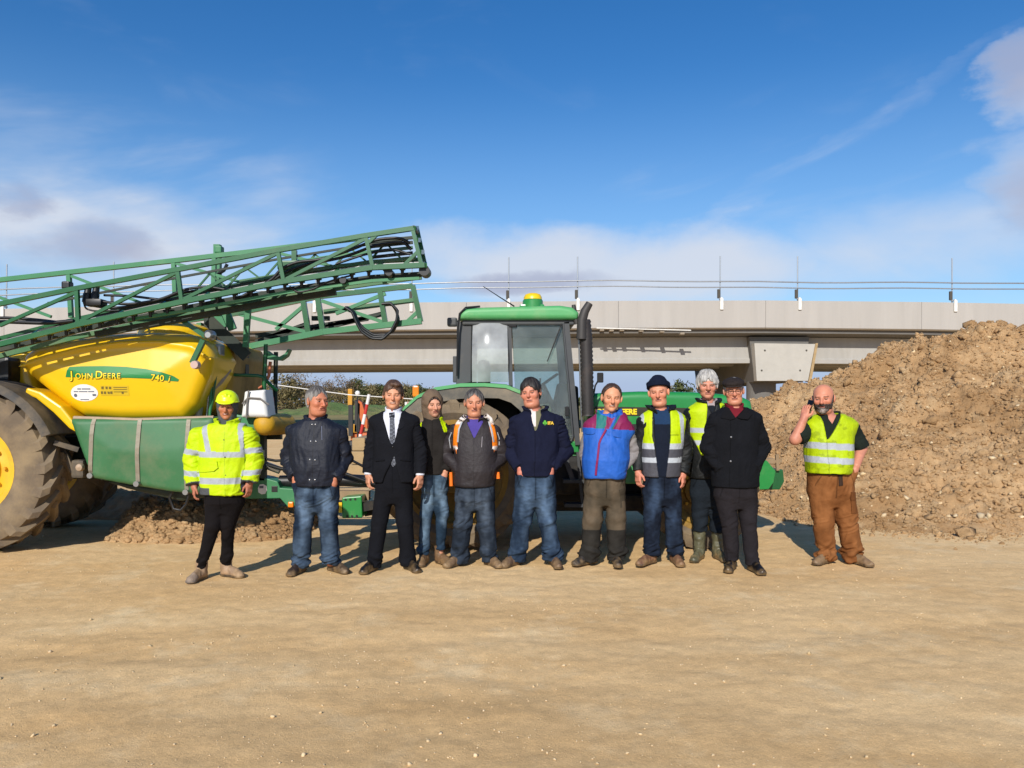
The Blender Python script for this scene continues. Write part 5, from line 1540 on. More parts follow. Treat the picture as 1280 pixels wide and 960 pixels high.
def rock_set(n, pos, size, flat=(.5, .9), seed=0, sub=1):
    """many irregular stones in one vertex array"""
    rs = np.random.RandomState(seed)
    bm = bmesh.new(); bmesh.ops.create_icosphere(bm, subdivisions=sub, radius=1)
    bv = np.array([v.co[:] for v in bm.verts]); bf = np.array([[v.index for v in f.verts] for f in bm.faces]); bm.free()
    V = np.tile(bv[None], (n, 1, 1))
    V += rs.uniform(-.36, .36, V.shape)
    sc = np.stack([rs.uniform(.7, 1.3, n), rs.uniform(.7, 1.3, n), rs.uniform(*flat, n)], 1)
    V *= sc[:, None, :]
    a = rs.uniform(0, 6.28, n); c, s = np.cos(a), np.sin(a)
    t = rs.normal(0, .5, n); ct, st = np.cos(t), np.sin(t)
    y, z = V[..., 1]*ct[:, None]-V[..., 2]*st[:, None], V[..., 1]*st[:, None]+V[..., 2]*ct[:, None]
    x = V[..., 0]
    V = np.stack([x*c[:, None]-y*s[:, None], x*s[:, None]+y*c[:, None], z], 2)
    V = V*size[:, None, None]+pos[:, None, :]
    Fc = (bf[None]+(np.arange(n)*len(bv))[:, None, None]).reshape(-1, 3)
    return V.reshape(-1, 3), Fc

rs = np.random.RandomState(5)
n = 7000
py = 2.9+6.3*rs.rand(n)**1.2; px = rs.uniform(-1, 1, n)*(py*.72+.3)
q3 = np.stack([px, py, px*0], 1)
keep = (fbm(q3*.8, 3, 2)+.25*rs.randn(n) > -.05)
q3 = q3[keep]; n = len(q3)
size = np.clip(.0024*np.exp(rs.randn(n)*.62), .0014, .017)
q3[:, 2] = ground_z(q3)+size*.35
V, Fc = rock_set(n, q3, size, seed=3, sub=1)
o = np_mesh('loose_stones', V, Fc, M_STONE, smooth=False); tag(o, kind='stuff', label='scattered small pale stones lying loose on the dusty ground', cat='stones')
n = 700   # clusters of grit
k_ = rs.randint(12, size=n); cx = rs.uniform(-3.4, 3.4, 12)[k_]; cy = rs.uniform(3.5, 6.4, 12)[k_]; cx[k_ == 0] = .05; cy[k_ == 0] = 4.55
q3 = np.stack([cx+rs.randn(n)*.38, cy+rs.randn(n)*.10, cx*0], 1); size = np.clip(.0024*np.exp(rs.randn(n)*.5), .0012, .008); q3[:, 2] = ground_z(q3)+size*.3
V, Fc = rock_set(n, q3, size, seed=8, sub=1)
o = np_mesh('grit', V, Fc, M_STONE, smooth=False); tag(o, kind='stuff', label='patches of fine pale grit on the track surface', cat='grit')

# ---------------------------------------------------------------- the big heap on the right
def heap_h(P):
    x, y = P[:, 0], P[:, 1]
    q3 = np.stack([x, y, x*0], 1)
    crest = np.interp(x, [2.0, 3.6, 4.4, 5.2, 6.0, 6.7, 7.3, 8.4, 9.6, 11, 14, 20], [0, .8, 1.52, 1.80, 2.08, 2.35, 2.62, 2.86, 2.98, 3.2, 3.2, 2.4])
    crest = crest+.15*vnoise(q3*1.1, 3)+.10*vnoise(q3*2.9, 4)+.06*vnoise(q3*6, 8)
    foot = np.interp(x, [2.0, 3.4, 4.2, 5.0, 6.0, 7.0, 9.0, 12, 20], [12.8, 10.9, 9.75, 9.35, 9.2, 9.1, 8.75, 8.6, 8.6])+.25*vnoise(q3*.8, 9)
    top = 13.8
    t = np.clip((y-foot)/(top-foot), 0, 1)
    z = crest*(t**.92)
    back = np.clip(1-(y-top-.8)/4.5, 0, 1); z = np.where(y > top+.8, crest*back, z)
    edge = np.clip((y-foot+.5)/.8, 0, 1)*np.clip(z*3+.12, 0, 1)
    z = z+edge*(.15*fbm(q3*1.7, 3, 1)+.075*(1-2*np.abs(vnoise(q3*5.5, 2)))+.045*(1-2*np.abs(vnoise(q3*11, 5)))+.028*fbm(q3*20, 2, 6))
    return np.where(y < foot-.5, -.06, z-.03)
hx = np.arange(2.2, 11.6, .036); hy = np.concatenate([np.arange(8.2, 14.9, .036), np.arange(14.9, 19.5, .15)])
heap, HP = grid_mesh('spoil_heap', hx, hy, heap_h, M_SOIL)
tag(heap, 'large heap of dug soil and stones on the right', 'soil heap')
def scatter_heap(n, smin, smax, name, m, seed, col=None, xr=(3.0, 11.2), yr=(8.8, 14.6), flat=(.6, 1.0), pw=1.5):
    rs = np.random.RandomState(seed)
    P = np.stack([rs.uniform(*xr, n), rs.uniform(*yr, n), np.zeros(n)], 1)
    z = heap_h(P); ok = z > .0
    P = P[ok]; P[:, 2] = z[ok]; n = len(P)
    size = smin+(smax-smin)*rs.rand(n)**pw*rs.rand(n)
    P[:, 2] += size*.25
    V, Fc = rock_set(n, P, size, flat, seed, 1)
    o = np_mesh(name, V, Fc, m, heap, smooth=False)
    o['kind'] = 'stuff'
    return o
scatter_heap(30000, .008, .048, 'clods', M_SOIL, 11)
scatter_heap(420, .03, .12, 'clods', M_SOIL, 12)
scatter_heap(1300, .008, .040, 'stones', M_STONE, 13)
scatter_heap(90, .03, .08, 'stones', M_STONE, 14, yr=(8.8, 10.6))
rs = np.random.RandomState(31); n = 1500      # crumbs rolled out from the foot of the heap
P = np.stack([rs.uniform(3.6, 8.6, n), np.zeros(n), np.zeros(n)], 1)
P[:, 1] = np.interp(P[:, 0], [3.4, 4.2, 5, 6, 7, 9], [10.9, 9.75, 9.35, 9.2, 9.1, 8.75])-.15-np.abs(rs.randn(n))*.38+.2
sz = np.clip(.010*np.exp(rs.randn(n)*.6), .004, .05); P[:, 2] = ground_z(P)+sz*.3
V, Fc = rock_set(n, P, sz, (.6, .95), 32, 1)
o = np_mesh('clods', V, Fc, M_SOIL, heap, smooth=False); o['kind'] = 'stuff'
for k, (x, y, r, s) in enumerate(((5.35, 9.05, .09, 3), (7.5, 9.0, .085, 7), (6.6, 9.25, .06, 5), (7.9, 8.5, .12, 9), (5.0, 9.0, .05, 4))):
    V, Fc = rock_set(1, np.array([[x, y, r*.35]]), np.array([r]), (.6, .8), s, 2)
    o = np_mesh('rock', V, Fc, M_SOIL, smooth=False)
    tag(o, ['lump of earth on the ground left of the heap foot', 'broken soil lump at the foot of the heap', 'small clod near the middle of the heap foot', 'soil boulder at the right edge of the heap foot', 'small clod beside the brown trousers'][k], 'rock')

# ---------------------------------------------------------------- low bank behind the sprayer
def bank_h(P):
    x, y = P[:, 0], P[:, 1]; q3 = np.stack([x, y, x*0], 1)
    foot = np.interp(x, [-9, -5.2, -4.6, -3.6, -2.9, -2.3], [10.4, 10.2, 8.7, 8.6, 8.72, 9.1])+.12*vnoise(q3*1.3, 7)
    env = np.interp(x, [-9, -7, -5.2, -4.5, -3.6, -3.1, -2.75, -2.45], [.15, .22, .26, .25, .28, .36, .22, 0])
    t = np.clip((y-foot)/.75, 0, 1); b = np.clip((13-y)/2.0, 0, 1)
    z = env*np.minimum(t**.8, b)
    e = np.clip(z*5, 0, 1)
    return np.where(z <= 0, -.06, z+e*(.05*fbm(q3*2.6, 3, 1)+.05*(1-2*np.abs(vnoise(q3*6.5, 2)))+.03*(1-2*np.abs(vnoise(q3*13, 3)))))
bank, _ = grid_mesh('soil_bank', np.arange(-9, -2.3, .04), np.arange(8.1, 13.2, .045), bank_h, M_SOIL)
tag(bank, 'low bank of broken soil behind the sprayer drawbar', 'soil bank')
rs = np.random.RandomState(21); n = 5200
P = np.stack([rs.uniform(-5.2, -2.3, n), rs.uniform(8.2, 10.4, n), np.zeros(n)], 1); z = bank_h(P); ok = z > -.02; P = P[ok]; P[:, 2] = z[ok]; n = len(P)
V, Fc = rock_set(n, P, .008+.042*rs.rand(n)**3, (.5, .9), 4, 1)
o = np_mesh('clods', V, Fc, M_SOIL, bank, smooth=False); o['kind'] = 'stuff'

# ---------------------------------------------------------------- field beyond
def field_z(P):
    x, y = P[:, 0], P[:, 1]; q3 = np.stack([x, y, x*0], 1)
    return np.clip((y-56)/40, 0, 1)*1.2+.15*fbm(q3*.08, 3, 2)*np.clip((y-50)/30, 0, 1)-.02+.03*np.clip((y-46)/4, 0, 1)
f, _ = grid_mesh('field', np.linspace(-160, 160, 120), np.concatenate([np.linspace(46, 130, 90), np.linspace(134, 900, 30)]), field_z, M_FIELD)
tag(f, kind='structure')
def mound_z(P):
    x, y = P[:, 0], P[:, 1]; q3 = np.stack([x, y, x*0], 1)
    return field_z(P)+1.15*np.exp(-((x+18.0)/4.2)**2-((y-78)/5)**2)+.75*np.exp(-((x+12.6)/2.6)**2-((y-77)/4)**2)+.22*fbm(q3*.55, 4, 3)-.26
gm, _ = grid_mesh('grass_bank', np.linspace(-29, -5, 110), np.linspace(70, 86, 60), mound_z, M_GRASS)
tag(gm, kind='structure')
# ================================================================== bridge
M_CONC = mat('concrete_parapet', C('#a6a19a'), .85, var=.06, vscale=.8, bump=.12, bscale=12, dirt=C('#8f8678'), dirt_amt=.16, dscale=1.0, stretch=(1.6, 1, .12))
M_CONC2 = mat('concrete_girder', C('#a09d97'), .9, var=.09, vscale=1.0, bump=.15, bscale=10, dirt=C('#857d70'), dirt_amt=.22, dscale=1.1, stretch=(1.2, 1, .35))
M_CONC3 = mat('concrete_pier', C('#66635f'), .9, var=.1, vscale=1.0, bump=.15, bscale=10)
M_BLOCK = mat('concrete_block', C('#aba79e'), .9, var=.07, vscale=1.5, bump=.15, bscale=8, dirt=C('#a89f90'), dirt_amt=.12, dscale=1.6)
M_TIMBER = mat('timber', C('#a08862'), .85, var=.2, vscale=3, bump=.4, bscale=30, stretch=(.3, .3, 1))
M_GALV = mat('galvanised', C('#a9adb0'), .45, .7, var=.1)
M_BAG = mat('weight_bag', C('#d9d7d0'), .8)
M_DARKJ = mat('joint_dark', C('#4a463f'), .9)
YB = 42.0
def bz(v, Y): return CAMH-(v-HZ)/F*Y
def bx(u, Y): return (u-640)/F*Y
bridge = empty('bridge', (0, YB, 0), 'long pale concrete road bridge crossing behind the machines', 'bridge')
US = [-380, -187, 5, 198, 390, 583, 773, 957, 1152, 1345, 1540, 1735, 1930]
VT = [396, 391, 386, 381.5, 379, 377.5, 376, 375.5, 377.5, 381, 386, 392, 399]
def edge_curve(u):
    return np.interp(u, US, VT)
for i in range(len(US)-1):
    b = MB((bx(US[i], YB), YB, 0)); g = .18
    pr = [(0, 0), (0, -1.0), (.06, -1.08), (.06, -1.5), (.6, -1.5), (.6, 0)]
    rings = []
    for uu in np.linspace(US[i]+g, US[i+1]-g, 5):
        zt = bz(edge_curve(uu), YB); h = 1.5
        x = bx(uu, YB)
        rings.append([(x, YB+.0, zt), (x, YB+.0, zt-1.48), (x, YB+.10, zt-1.55), (x, YB+.55, zt-1.55), (x, YB+.55, zt-.02)])
    b.loft(rings)
    b.build('parapet_panel', M_CONC, bridge, smooth=30)
zs_ = lambda u: bz(edge_curve(u), YB)-1.55
b = MB((0, YB, 0)); rings = []
for uu in np.linspace(US[0], US[-1], 40):
    x = bx(uu, YB); z = zs_(uu)
    rings.append([(x, YB+.30, z-.004), (x, YB+.30, z-.20), (x, YB+1.7, z-.32), (x, YB+13, z-.32), (x, YB+13, z+.2), (x, YB+.6, z+.2)])
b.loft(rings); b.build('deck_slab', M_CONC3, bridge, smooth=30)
zb = bz(455, YB+1.45)
def girder(x0, x1, Y, m):
    b = MB((x0, Y, 0)); rings = []
    for x in np.linspace(x0, x1, 12):
        u = x/YB*F+640; zt = zs_(u)-.33; z0 = zb+(edge_curve(640)-edge_curve(u))*.030
        rings.append([(x, Y-.10, z0), (x, Y-.10, z0+.22), (x, Y-.02, z0+.30), (x, Y, zt), (x, Y+.5, zt), (x, Y+.6, z0+.22), (x, Y+.6, z0)])
    b.loft(rings); b.build('girder', m, bridge, smooth=30)
xc0, xc1 = bx(943, YB+.45), bx(1019, YB+.45)
for Y in (YB+1.45, YB+4.6, YB+7.8, YB+11.2):
    girder(bx(-380, YB), xc0+.02, Y, M_CONC2); girder(xc1-.3, bx(1930, YB), Y, M_CONC2)
Yc = YB+.45
P0 = [(943, 429), (1019, 430), (1010, 476), (946, 476)]
b = MB((bx(980, Yc), Yc, 0)); b.prism([(bx(u, Yc), Yc, bz(v, Yc)) for u, v in P0], (0, .5, 0)); b.build('end_block', M_BLOCK, bridge)
b = MB((bx(1016, Yc), Yc, 0)); b.prism([(bx(u, Yc), Yc-.03, bz(v, Yc)) for u, v in ((1019.4, 429), (1022.4, 429), (1014, 477), (1010.6, 477))], (0, .5, 0)); b.build('timber_shutter', M_TIMBER, bridge)
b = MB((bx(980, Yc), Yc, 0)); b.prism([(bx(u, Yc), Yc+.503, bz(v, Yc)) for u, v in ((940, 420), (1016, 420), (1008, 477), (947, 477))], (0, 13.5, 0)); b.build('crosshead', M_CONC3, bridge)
for Yp in (Yc+1.2, Yc+9):
    x = bx(957, Yc+1)
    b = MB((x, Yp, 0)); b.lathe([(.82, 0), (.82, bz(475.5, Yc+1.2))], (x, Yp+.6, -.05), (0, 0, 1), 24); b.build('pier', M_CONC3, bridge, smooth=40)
# formwork planks poking out under the parapet, tie bolts on the end block
for u, v, l in ((752, 411, .5), (764, 411.4, .4), (777, 411, .5), (801, 412, .4), (827, 413, .55), (852, 415.5, .5)):
    x = bx(u, YB); z = bz(v+1.5, YB)
    b = MB((x, YB, z)); b.box((x-.11, YB-.22, z-.06), (x+.11, YB+.2, z+.04)); b.build('formwork_plank', mat('formwork_ply', C('#8d8272'), .9), bridge)
b = MB((bx(800, YB), YB, 0)); b.bar((bx(745, YB), YB-.22, bz(410.5, YB)), (bx(862, YB), YB-.30, bz(413.5, YB)), .08, .05); b.build('formwork_plank', M_BAG, bridge)
for u, v in ((952, 463), (1000, 463), (956, 438), (1008, 438)):
    b = MB((bx(u, Yc), Yc, bz(v, Yc))); b.lathe([(0, .02), (.05, .02), (.05, -.02)], (bx(u, Yc), Yc-.01, bz(v, Yc)), (0, -1, 0), 10); b.build('bolt_hole', M_DARKJ, bridge)
b = MB((bx(966, 41), 41, 0)); x = bx(966, 41); b.lathe([(0.001, .95), (.5, .88), (.78, .6), (.85, 0)], (x, 41, bz(505, 41)-.62), (0, 0, 1), 20)
tag(b.build('drum', M_BLOCK, None, smooth=50), 'white rounded top showing over the heap below the bridge pier', 'drum')
# edge protection
rail = empty('guard_rail', (0, YB+.3, 0), 'scaffold tube guard rail along the top of the bridge', 'guard rail')
M_BAG = mat('weight_bag', C('#d9d7d0'), .8)
for u, tilt in ((-190, 0), (-80, 0), (8, .4), (142, .2), (270, 0), (395, 0), (515, 0), (636, 0), (722, 0), (900, .2), (997, 0), (1190, 0), (1330, 0), (1460, 0)):
    Y = YB+.3; x = bx(u, Y); z0 = bz(edge_curve(u), Y)
    b = MB((x, Y, z0)); b.tube([(x, Y, z0-.1), (x+tilt*.06, Y, z0+2.45)], .033, 8); b.build('post', M_GALV, rail, smooth=50)
    b = MB((x, Y, z0)); b.rbox((x-.09, YB-.09, z0-.55), (x+.09, YB-.02, z0+.08), .03); b.rbox((x-.05, YB-.05, z0+.05), (x+.05, Y+.05, z0+.14), .02); b.build('clamp_plate', M_BAG, rail)
    b = MB((x, Y, z0)); b.rbox((x-.15, Y-.06, z0+.12), (x+.01, Y+.06, z0+.62), .03); b.build('bracket', M_DARKJ, rail)
for zo, th in ((.78, .034), (1.10, .036)):
    b = MB((0, YB+.22, 0)); pts = []
    for uu in np.linspace(-300, 1500, 50):
        sag = .02*math.sin(uu*.035)+.05*math.sin(uu*.011)
        pts.append((bx(uu, YB), YB+.22, bz(edge_curve(uu), YB)+zo+sag))
    b.tube(pts, th, 8); b.build('rail_tube', M_GALV, rail, smooth=50)
for u, h in ((683, .35), (812, .4), (880, .35), (1092, .35), (1219, 1.25), (1244, .4), (1272, .35)):
    Y = YB+12.5; uu = u; x = bx(uu, Y); z0 = zs_(x/YB*F+640)+1.55
    b = MB((x, Y, z0)); b.tube([(x, Y, z0-.8), (x, Y, z0+h+.35)], .035, 8); b.build('far_post', M_GALV, rail, smooth=50)
# ================================================================== trees and far things
M_BARK = mat('bark', C('#4a3d2c'), .95, var=.25, vscale=6, bump=.5, bscale=20)
def leaf_mat(name, a, b):
    m = mat(name, C(a), .8, var=.35, vscale=.6, hue2=C(b), spec=.2); return m
M_L1 = leaf_mat('scrub_leaves', '#857753', '#665d3e'); M_L2 = leaf_mat('bare_twigs', '#87755e', '#6a5a47'); M_L3 = leaf_mat('evergreen_leaves', '#565a34', '#424a28')  # scrub and twig tones paled, distance haze mixed into the colour
M_L4 = leaf_mat('hedge_leaves', '#8a764e', '#6a5e3c')
def leaf_faces(P, size, rs):
    n = len(P)
    d1 = rs.normal(size=(n, 3)); d1 /= np.linalg.norm(d1, axis=1, keepdims=True)
    d2 = np.cross(d1, rs.normal(size=(n, 3))); d2 /= np.linalg.norm(d2, axis=1, keepdims=True)
    a = d1*size[:, None]; b = d2*size[:, None]*.45
    V = np.stack([P-a, P+b, P+a, P-b], 1).reshape(-1, 3)
    return V, (np.arange(n)*4)[:, None]+np.arange(4)[None]
def crown_pts(n, w, h, z0, rs, lumps=14):
    """leaf places in uneven clumps through the crown, gaps between them"""
    c = rs.normal(size=(lumps, 3)); c /= np.linalg.norm(c, axis=1, keepdims=True)
    c *= rs.uniform(.35, .9, (lumps, 1)); c[:, 2] = np.abs(c[:, 2])*1.15-.25
    k = rs.randint(lumps, size=n)
    P = c[k]+rs.normal(size=(n, 3))*rs.uniform(.10, .24, lumps)[k][:, None]
    P = P*np.array([w, w, h*.55]); P[:, 2] += z0+h*.45
    P[:, 2] = np.maximum(P[:, 2], .15)
    return P, c*np.array([w, w, h*.55])+[0, 0, z0+h*.45]
def tree(x, y, z, h, w, label, m, n=900, leaf=.2, seed=1, twigs=60, z0=.2, name='tree', group='trees beyond the field'):
    rs = np.random.RandomState(seed)
    e = empty(name, (x, y, z), label, name.replace('_', ' '), group)
    P, cl = crown_pts(n, w, h, z0, rs)
    V, Q = leaf_faces(P, leaf*rs.uniform(.5, 1.3, n), rs)
    np_mesh('crown', V, Q, m, e, smooth=False)
    b = MB(); b.tube([(0, 0, -.2), (.03*h, 0, h*.3), (.02*h, .02*h, h*.62)], [.035*h, .026*h, .012*h], 7)
    for q in cl: b.tube([(.02*h, 0, h*.22+.2*rs.rand()), Vector(q)*.55+Vector((0, 0, h*.12)), tuple(q)], [.014*h, .009*h, .004*h], 5)
    for i in range(twigs):
        s = P[rs.randint(n)]; d = Vector((s[0]*.25+rs.normal()*.2, s[1]*.2+rs.normal()*.2, abs(s[2])*.10+.35*rs.rand()))
        b.tube([Vector(s), Vector(s)+d*.8], [.014, .006], 4, caps=False)
    o = b.build('trunk', M_BARK, None, smooth=60); o.parent = e; o.location = (0, 0, 0)
    return e
TR = [  # u, top v, Y, half width px, kind, words
 (352, 468, 84, 20, 0, 'brown scrubby tree behind the sprayer handrail'), (376, 466, 92, 24, 1, 'bare rounded tree just left of the grey haired man'),
 (401, 470, 104, 22, 1, 'bare tree rising behind the grey haired head'), (424, 471, 96, 21, 1, 'bare spreading tree right of the grey haired man'),
 (443, 476, 110, 16, 2, 'dark bushy tree behind the red and white pole'), (463, 479, 118, 15, 0, 'scrubby tree left of the suited man'), 
 (478, 481, 120, 14, 2, 'dark tree close behind the suited man'), (508, 481, 122, 16, 0, 'brown scrubby tree right of the suited man'), (527, 483, 120, 15, 2, 'dark tree above the tractor warning light'), (548, 487, 125, 14, 0, 'low scrubby tree beside the tractor cab'), (322, 470, 88, 22, 0, 'scrubby tree behind the white canister'), (292, 472, 95, 22, 1, 'bare tree half hidden by the sprayer mast')]
for i, (u, v, Y, hw, k, lab) in enumerate(TR):
    x = (u-640)/F*Y; zg = field_z(np.array([[x, Y, 0.]]))[0]; h = CAMH-(v-2-HZ)/F*Y-zg
    tree(x, Y, zg, h, hw/F*Y*1.25, lab, (M_L1, M_L2, M_L3)[k], n=(2200, 1500, 2600)[k], leaf=(.17, .12, .19)[k], seed=20+i, twigs=(50, 150, 20)[k], z0=.1)
for u, v, Y, hw, k, lab, nm in ((852, 474, 70, 19, 2, 'leafy bush above the tractor bonnet beside the white haired man', 'bush'), (838, 481, 74, 12, 0, 'brown bush right of the navy beanie', 'bush'), (1003, 470, 62, 20, 2, 'dark bush in the shade under the right bridge span', 'bush'), (905, 480, 66, 16, 0, 'scrubby bush under the bridge behind the flat cap', 'bush'), (760, 492, 90, 22, 0, 'low bush far behind the tractor bonnet', 'bush')):
    x = (u-640)/F*Y; zg = field_z(np.array([[x, Y, 0.]]))[0]; h = CAMH-(v-HZ)/F*Y-zg
    tree(x, Y, zg, h, hw/F*Y, lab, (M_L1, M_L2, M_L3)[k], n=1300, leaf=.17, seed=50+u, twigs=30, z0=.0, name=nm, group='bushes under the bridge')
# far hedge and wood reading as one mass
rs = np.random.RandomState(77); n = 40000
x = rs.uniform(-75, 30, n); y = 128+rs.uniform(-6, 6, n)
q3 = np.stack([x*.12, y*.05, x*0], 1)
top = np.interp(x, [-75, -45, -30, -20, -12, -8, 0, 30], [3.3, 3.4, 3.1, 2.7, 2.1, 1.7, 1.3, 1.2])*(1+.30*fbm(q3*2, 3, 1))
z = 1.1+top*rs.rand(n)**.8
V, Q = leaf_faces(np.stack([x, y, z], 1), .24*rs.uniform(.5, 1.3, n), rs)
o = np_mesh('woodland', V, Q, M_L3, smooth=False); tag(o, kind='stuff', label='distant strip of dark winter woodland along the field edge', cat='woodland')
n = 12000; x = rs.uniform(-48, 4, n); y = 92+.12*x+rs.uniform(-1.2, 1.2, n)
q3 = np.stack([x*.4, y*.2, x*0], 1); top = 1.45*(1+.35*fbm(q3, 3, 3)); z = field_z(np.stack([x, y, x*0], 1))+top*rs.rand(n)
V, Q = leaf_faces(np.stack([x, y, z], 1), .15*rs.uniform(.5, 1.3, n), rs)
o = np_mesh('hedge', V, Q, M_L4, smooth=False); tag(o, kind='stuff', label='brown hedge running across the field below the trees', cat='hedge')
# ---------------------------------------------------------------- site furniture behind the row
M_RED = mat('red_paint', C('#b5281f'), .6); M_WHITE = mat('white_paint', C('#d8d6d0'), .6); M_AMBER = mat('amber_yellow', C('#bb861e'), .6, dirt=C('#6a5030'), dirt_amt=.3); M_RUST = mat('digger_orange', C('#b5571c'), .6, dirt=C('#6b4a30'), dirt_amt=.2); M_BLK = mat('black_steel', C('#1e1d1c'), .6, dirt=C('#6a5a45'), dirt_amt=.15)
Yp = 17.0
e = empty('marker_pole', W(443, 567, Yp), 'leaning red and white striped marker pole left of the suited man', 'marker pole')
top = W(461.5, 493, Yp); bot = W(443, 580, Yp); bot.z = max(bot.z, .02); L = top-bot
for i in range(7):
    b = MB(bot); b.tube([bot+L*(i/7), bot+L*((i+1)/7)], .036, 10); b.build('band', (M_WHITE, M_RED)[(6-i) % 2], e, smooth=50)
Yq = 24.0
e = empty('excavator', (bx(449, Yq), Yq, 0), 'small orange and yellow excavator parked between the two men', 'excavator')
def PW(u, v, Y=Yq, dy=0): q = W(u, v, Y); q.y += dy; return q
b = MB(PW(438, 510)); b.rbox(PW(434.6, 507)+Vector((0, 0, 0)), PW(440.2, 486)+Vector((0, .25, 0)), .02); b.build('arm_end', M_AMBER, e)
b = MB(PW(438, 530)); b.bar(PW(436.6, 545), PW(436.6, 506), .05); b.bar(PW(439.5, 545), PW(439.2, 506), .09); b.build('ram', M_BLK, e)
b = MB(PW(452, 520)); b.prism([PW(447, 500), PW(452, 503), PW(459, 525), PW(459, 536), PW(453, 532), PW(448, 517)], (0, .25, 0)); b.build('boom', M_RUST, e)
b = MB(PW(445, 540)); b.rbox(PW(441, 541), PW(446.5, 530)+Vector((0, .4, 0)), .03); b.build('hydraulic_cover', M_AMBER, e)
b = MB(PW(452, 560)); b.rbox(PW(437, 560, dy=.1), PW(466, 541, dy=1.5), .08); b.build('body', M_RUST, e)
for dy in (-.1, 1.2):
    b = MB(PW(450, 575)); lo = PW(433, 572); b.rbox((lo.x, Yq+dy, .0), (lo.x+1.3, Yq+dy+.35, .42), .15); b.build('track', M_BLK, e)
b = MB(PW(446, 500)); b.prism([PW(443, 540), PW(449, 540), PW(450, 505), PW(444, 500)], (0, .9, 0)); b.build('cab', M_BLK, e)
e = empty('lamp_post', W(447, 580, Yq-2), 'thin post with a round white lamp behind the navy jacket', 'lamp post')
q = W(447, 491.5, Yq-2); b = MB(q); b.lathe([(0.001, .075), (.05, .06), (.075, 0), (.05, -.06), (0.001, -.075)], q, (0, 0, 1), 14); b.build('lamp_globe', M_WHITE, e, smooth=60)
b = MB((q.x, q.y, 0)); b.tube([(q.x, q.y, 0), q], .02, 8); b.build('post', M_BLK, e)
b = MB(); pts = [W(u, v, 19) for u, v in ((300, 476), (345, 481), (395, 488), (437, 493.5), (480, 496.5), (520, 499), (565, 503))]
b.tube(pts, .012, 6); tag(b.build('overhead_line', M_WHITE, None), 'thin white line strung across above the field', 'rope')
for i, (z, u0, u1, Y, lab) in enumerate(((0, 437, 462, 16.0, 'lowest timber baulk in the stack beside the suited man'), (.28, 438, 460, 16.1, 'middle timber baulk in the stack beside the suited man'), (.56, 440, 456, 16.2, 'top timber baulk in the stack beside the suited man'))):
    b = MB((bx(u0, Y), Y, z)); b.rbox((bx(u0, Y), Y, z+.004), (bx(u1, Y), Y+1.4, z+.274), .02); tag(b.build('timber_baulk', M_TIMBER, None), lab, 'timber')
e = empty('barrier_board', (bx(525, 14), 14, 0), 'red and white barrier board behind the hooded man', 'barrier')
b = MB((bx(520, 14), 14, 1.5)); b.box((bx(506, 14), 14, bz(506.5, 14)), (bx(523, 14), 14.04, bz(502.5, 14))); b.build('board', M_WHITE, e)
b = MB((bx(520, 14), 14, 1.5)); b.box((bx(509, 14), 13.995, bz(505.8, 14)), (bx(514, 14), 14.0, bz(503, 14))); b.build('stripe', M_RED, e)
for u in (507, 522):
    b = MB((bx(u, 14), 14, 0)); b.bar((bx(u, 14), 14.06, 0), (bx(u, 14), 14.06, 1.55), .05); b.build('leg', M_BLK, e)
for u in (988, 999.5, 1012):
    Y = 33; x = bx(u, Y); b = MB((x, Y, 0)); b.tube([(x, Y, 0), (x+.04, Y, bz(479 if u > 990 else 477, Y))], .07, 7)
    tag(b.build('fence_post', M_TIMBER, None), {988: 'timber fence post nearest the bridge pier', 999.5: 'middle timber fence post behind the heap', 1012: 'timber fence post nearest the bald head'}[u], 'fence post', 'fence posts behind the heap')
# ================================================================== trailed sprayer
M_GREEN = mat('green_paint', C('#14562b'), .38, var=.10, vscale=3, dirt=C('#8a7a58'), dirt_amt=.10, dscale=2.2, coat=.2, bump=.04, bscale=30)
M_GREENP = mat('green_panel', C('#346840'), .5, var=.10, vscale=1.6, dirt=C('#7d7a5c'), dirt_amt=.28, dscale=2.0, bump=.05, bscale=12)
M_GREENL = mat('faded_green', C('#33774c'), .5, var=.10, vscale=3, dirt=C('#9a8f70'), dirt_amt=.15)
M_YEL = mat('yellow_tank', C('#e0b408'), .34, var=.05, vscale=1.2, dirt=C('#8a6a2a'), dirt_amt=.07, dscale=4.5, bump=.04, bscale=8, coat=.25)
M_YELD = mat('dirty_yellow', C('#c99a1c'), .55, var=.12, vscale=4, dirt=C('#7d6238'), dirt_amt=.30, dscale=3)
M_RIM = mat('rim_yellow', C('#d6aa1e'), .5, var=.12, vscale=5, dirt=C('#8a6c40'), dirt_amt=.22, dscale=3.5)
M_RIMD = mat('rim_muddy', C('#9a7626'), .6, var=.15, vscale=5, dirt=C('#5a4630'), dirt_amt=.42, dscale=3)
M_RUB = mat('tyre_rubber', C('#6a5c4b'), .92, var=.18, vscale=5, bump=.3, bscale=40, dirt=C('#94805f'), dirt_amt=.40, dscale=2.4)
M_RUBG = mat('mudguard_plastic', C('#3a3733'), .7, var=.15, vscale=4, dirt=C('#8c7a60'), dirt_amt=.36, dscale=2.5)
M_HOSE = mat('black_hose', C('#17181a'), .45, var=.15, vscale=10)
M_HOSEG = mat('grey_hose', C('#a08a72'), .6, var=.15, vscale=8)
M_STEEL = mat('bare_steel', C('#9a9a98'), .35, .8, var=.1)
M_DARK = mat('dark_frame', C('#1d2a20'), .6, dirt=C('#6d5f48'), dirt_amt=.2, dscale=3)
M_STK = mat('sticker_white', C('#dcdad6'), .5, dirt=C('#8a8478'), dirt_amt=.04, dscale=8)
M_STKG = mat('decal_green', C('#1f7a3c'), .4, var=.05)
M_LETY = mat('decal_yellow', C('#f0d21e'), .4, var=0); M_LETD = mat('decal_dark', C('#2b2413'), .5, var=0)
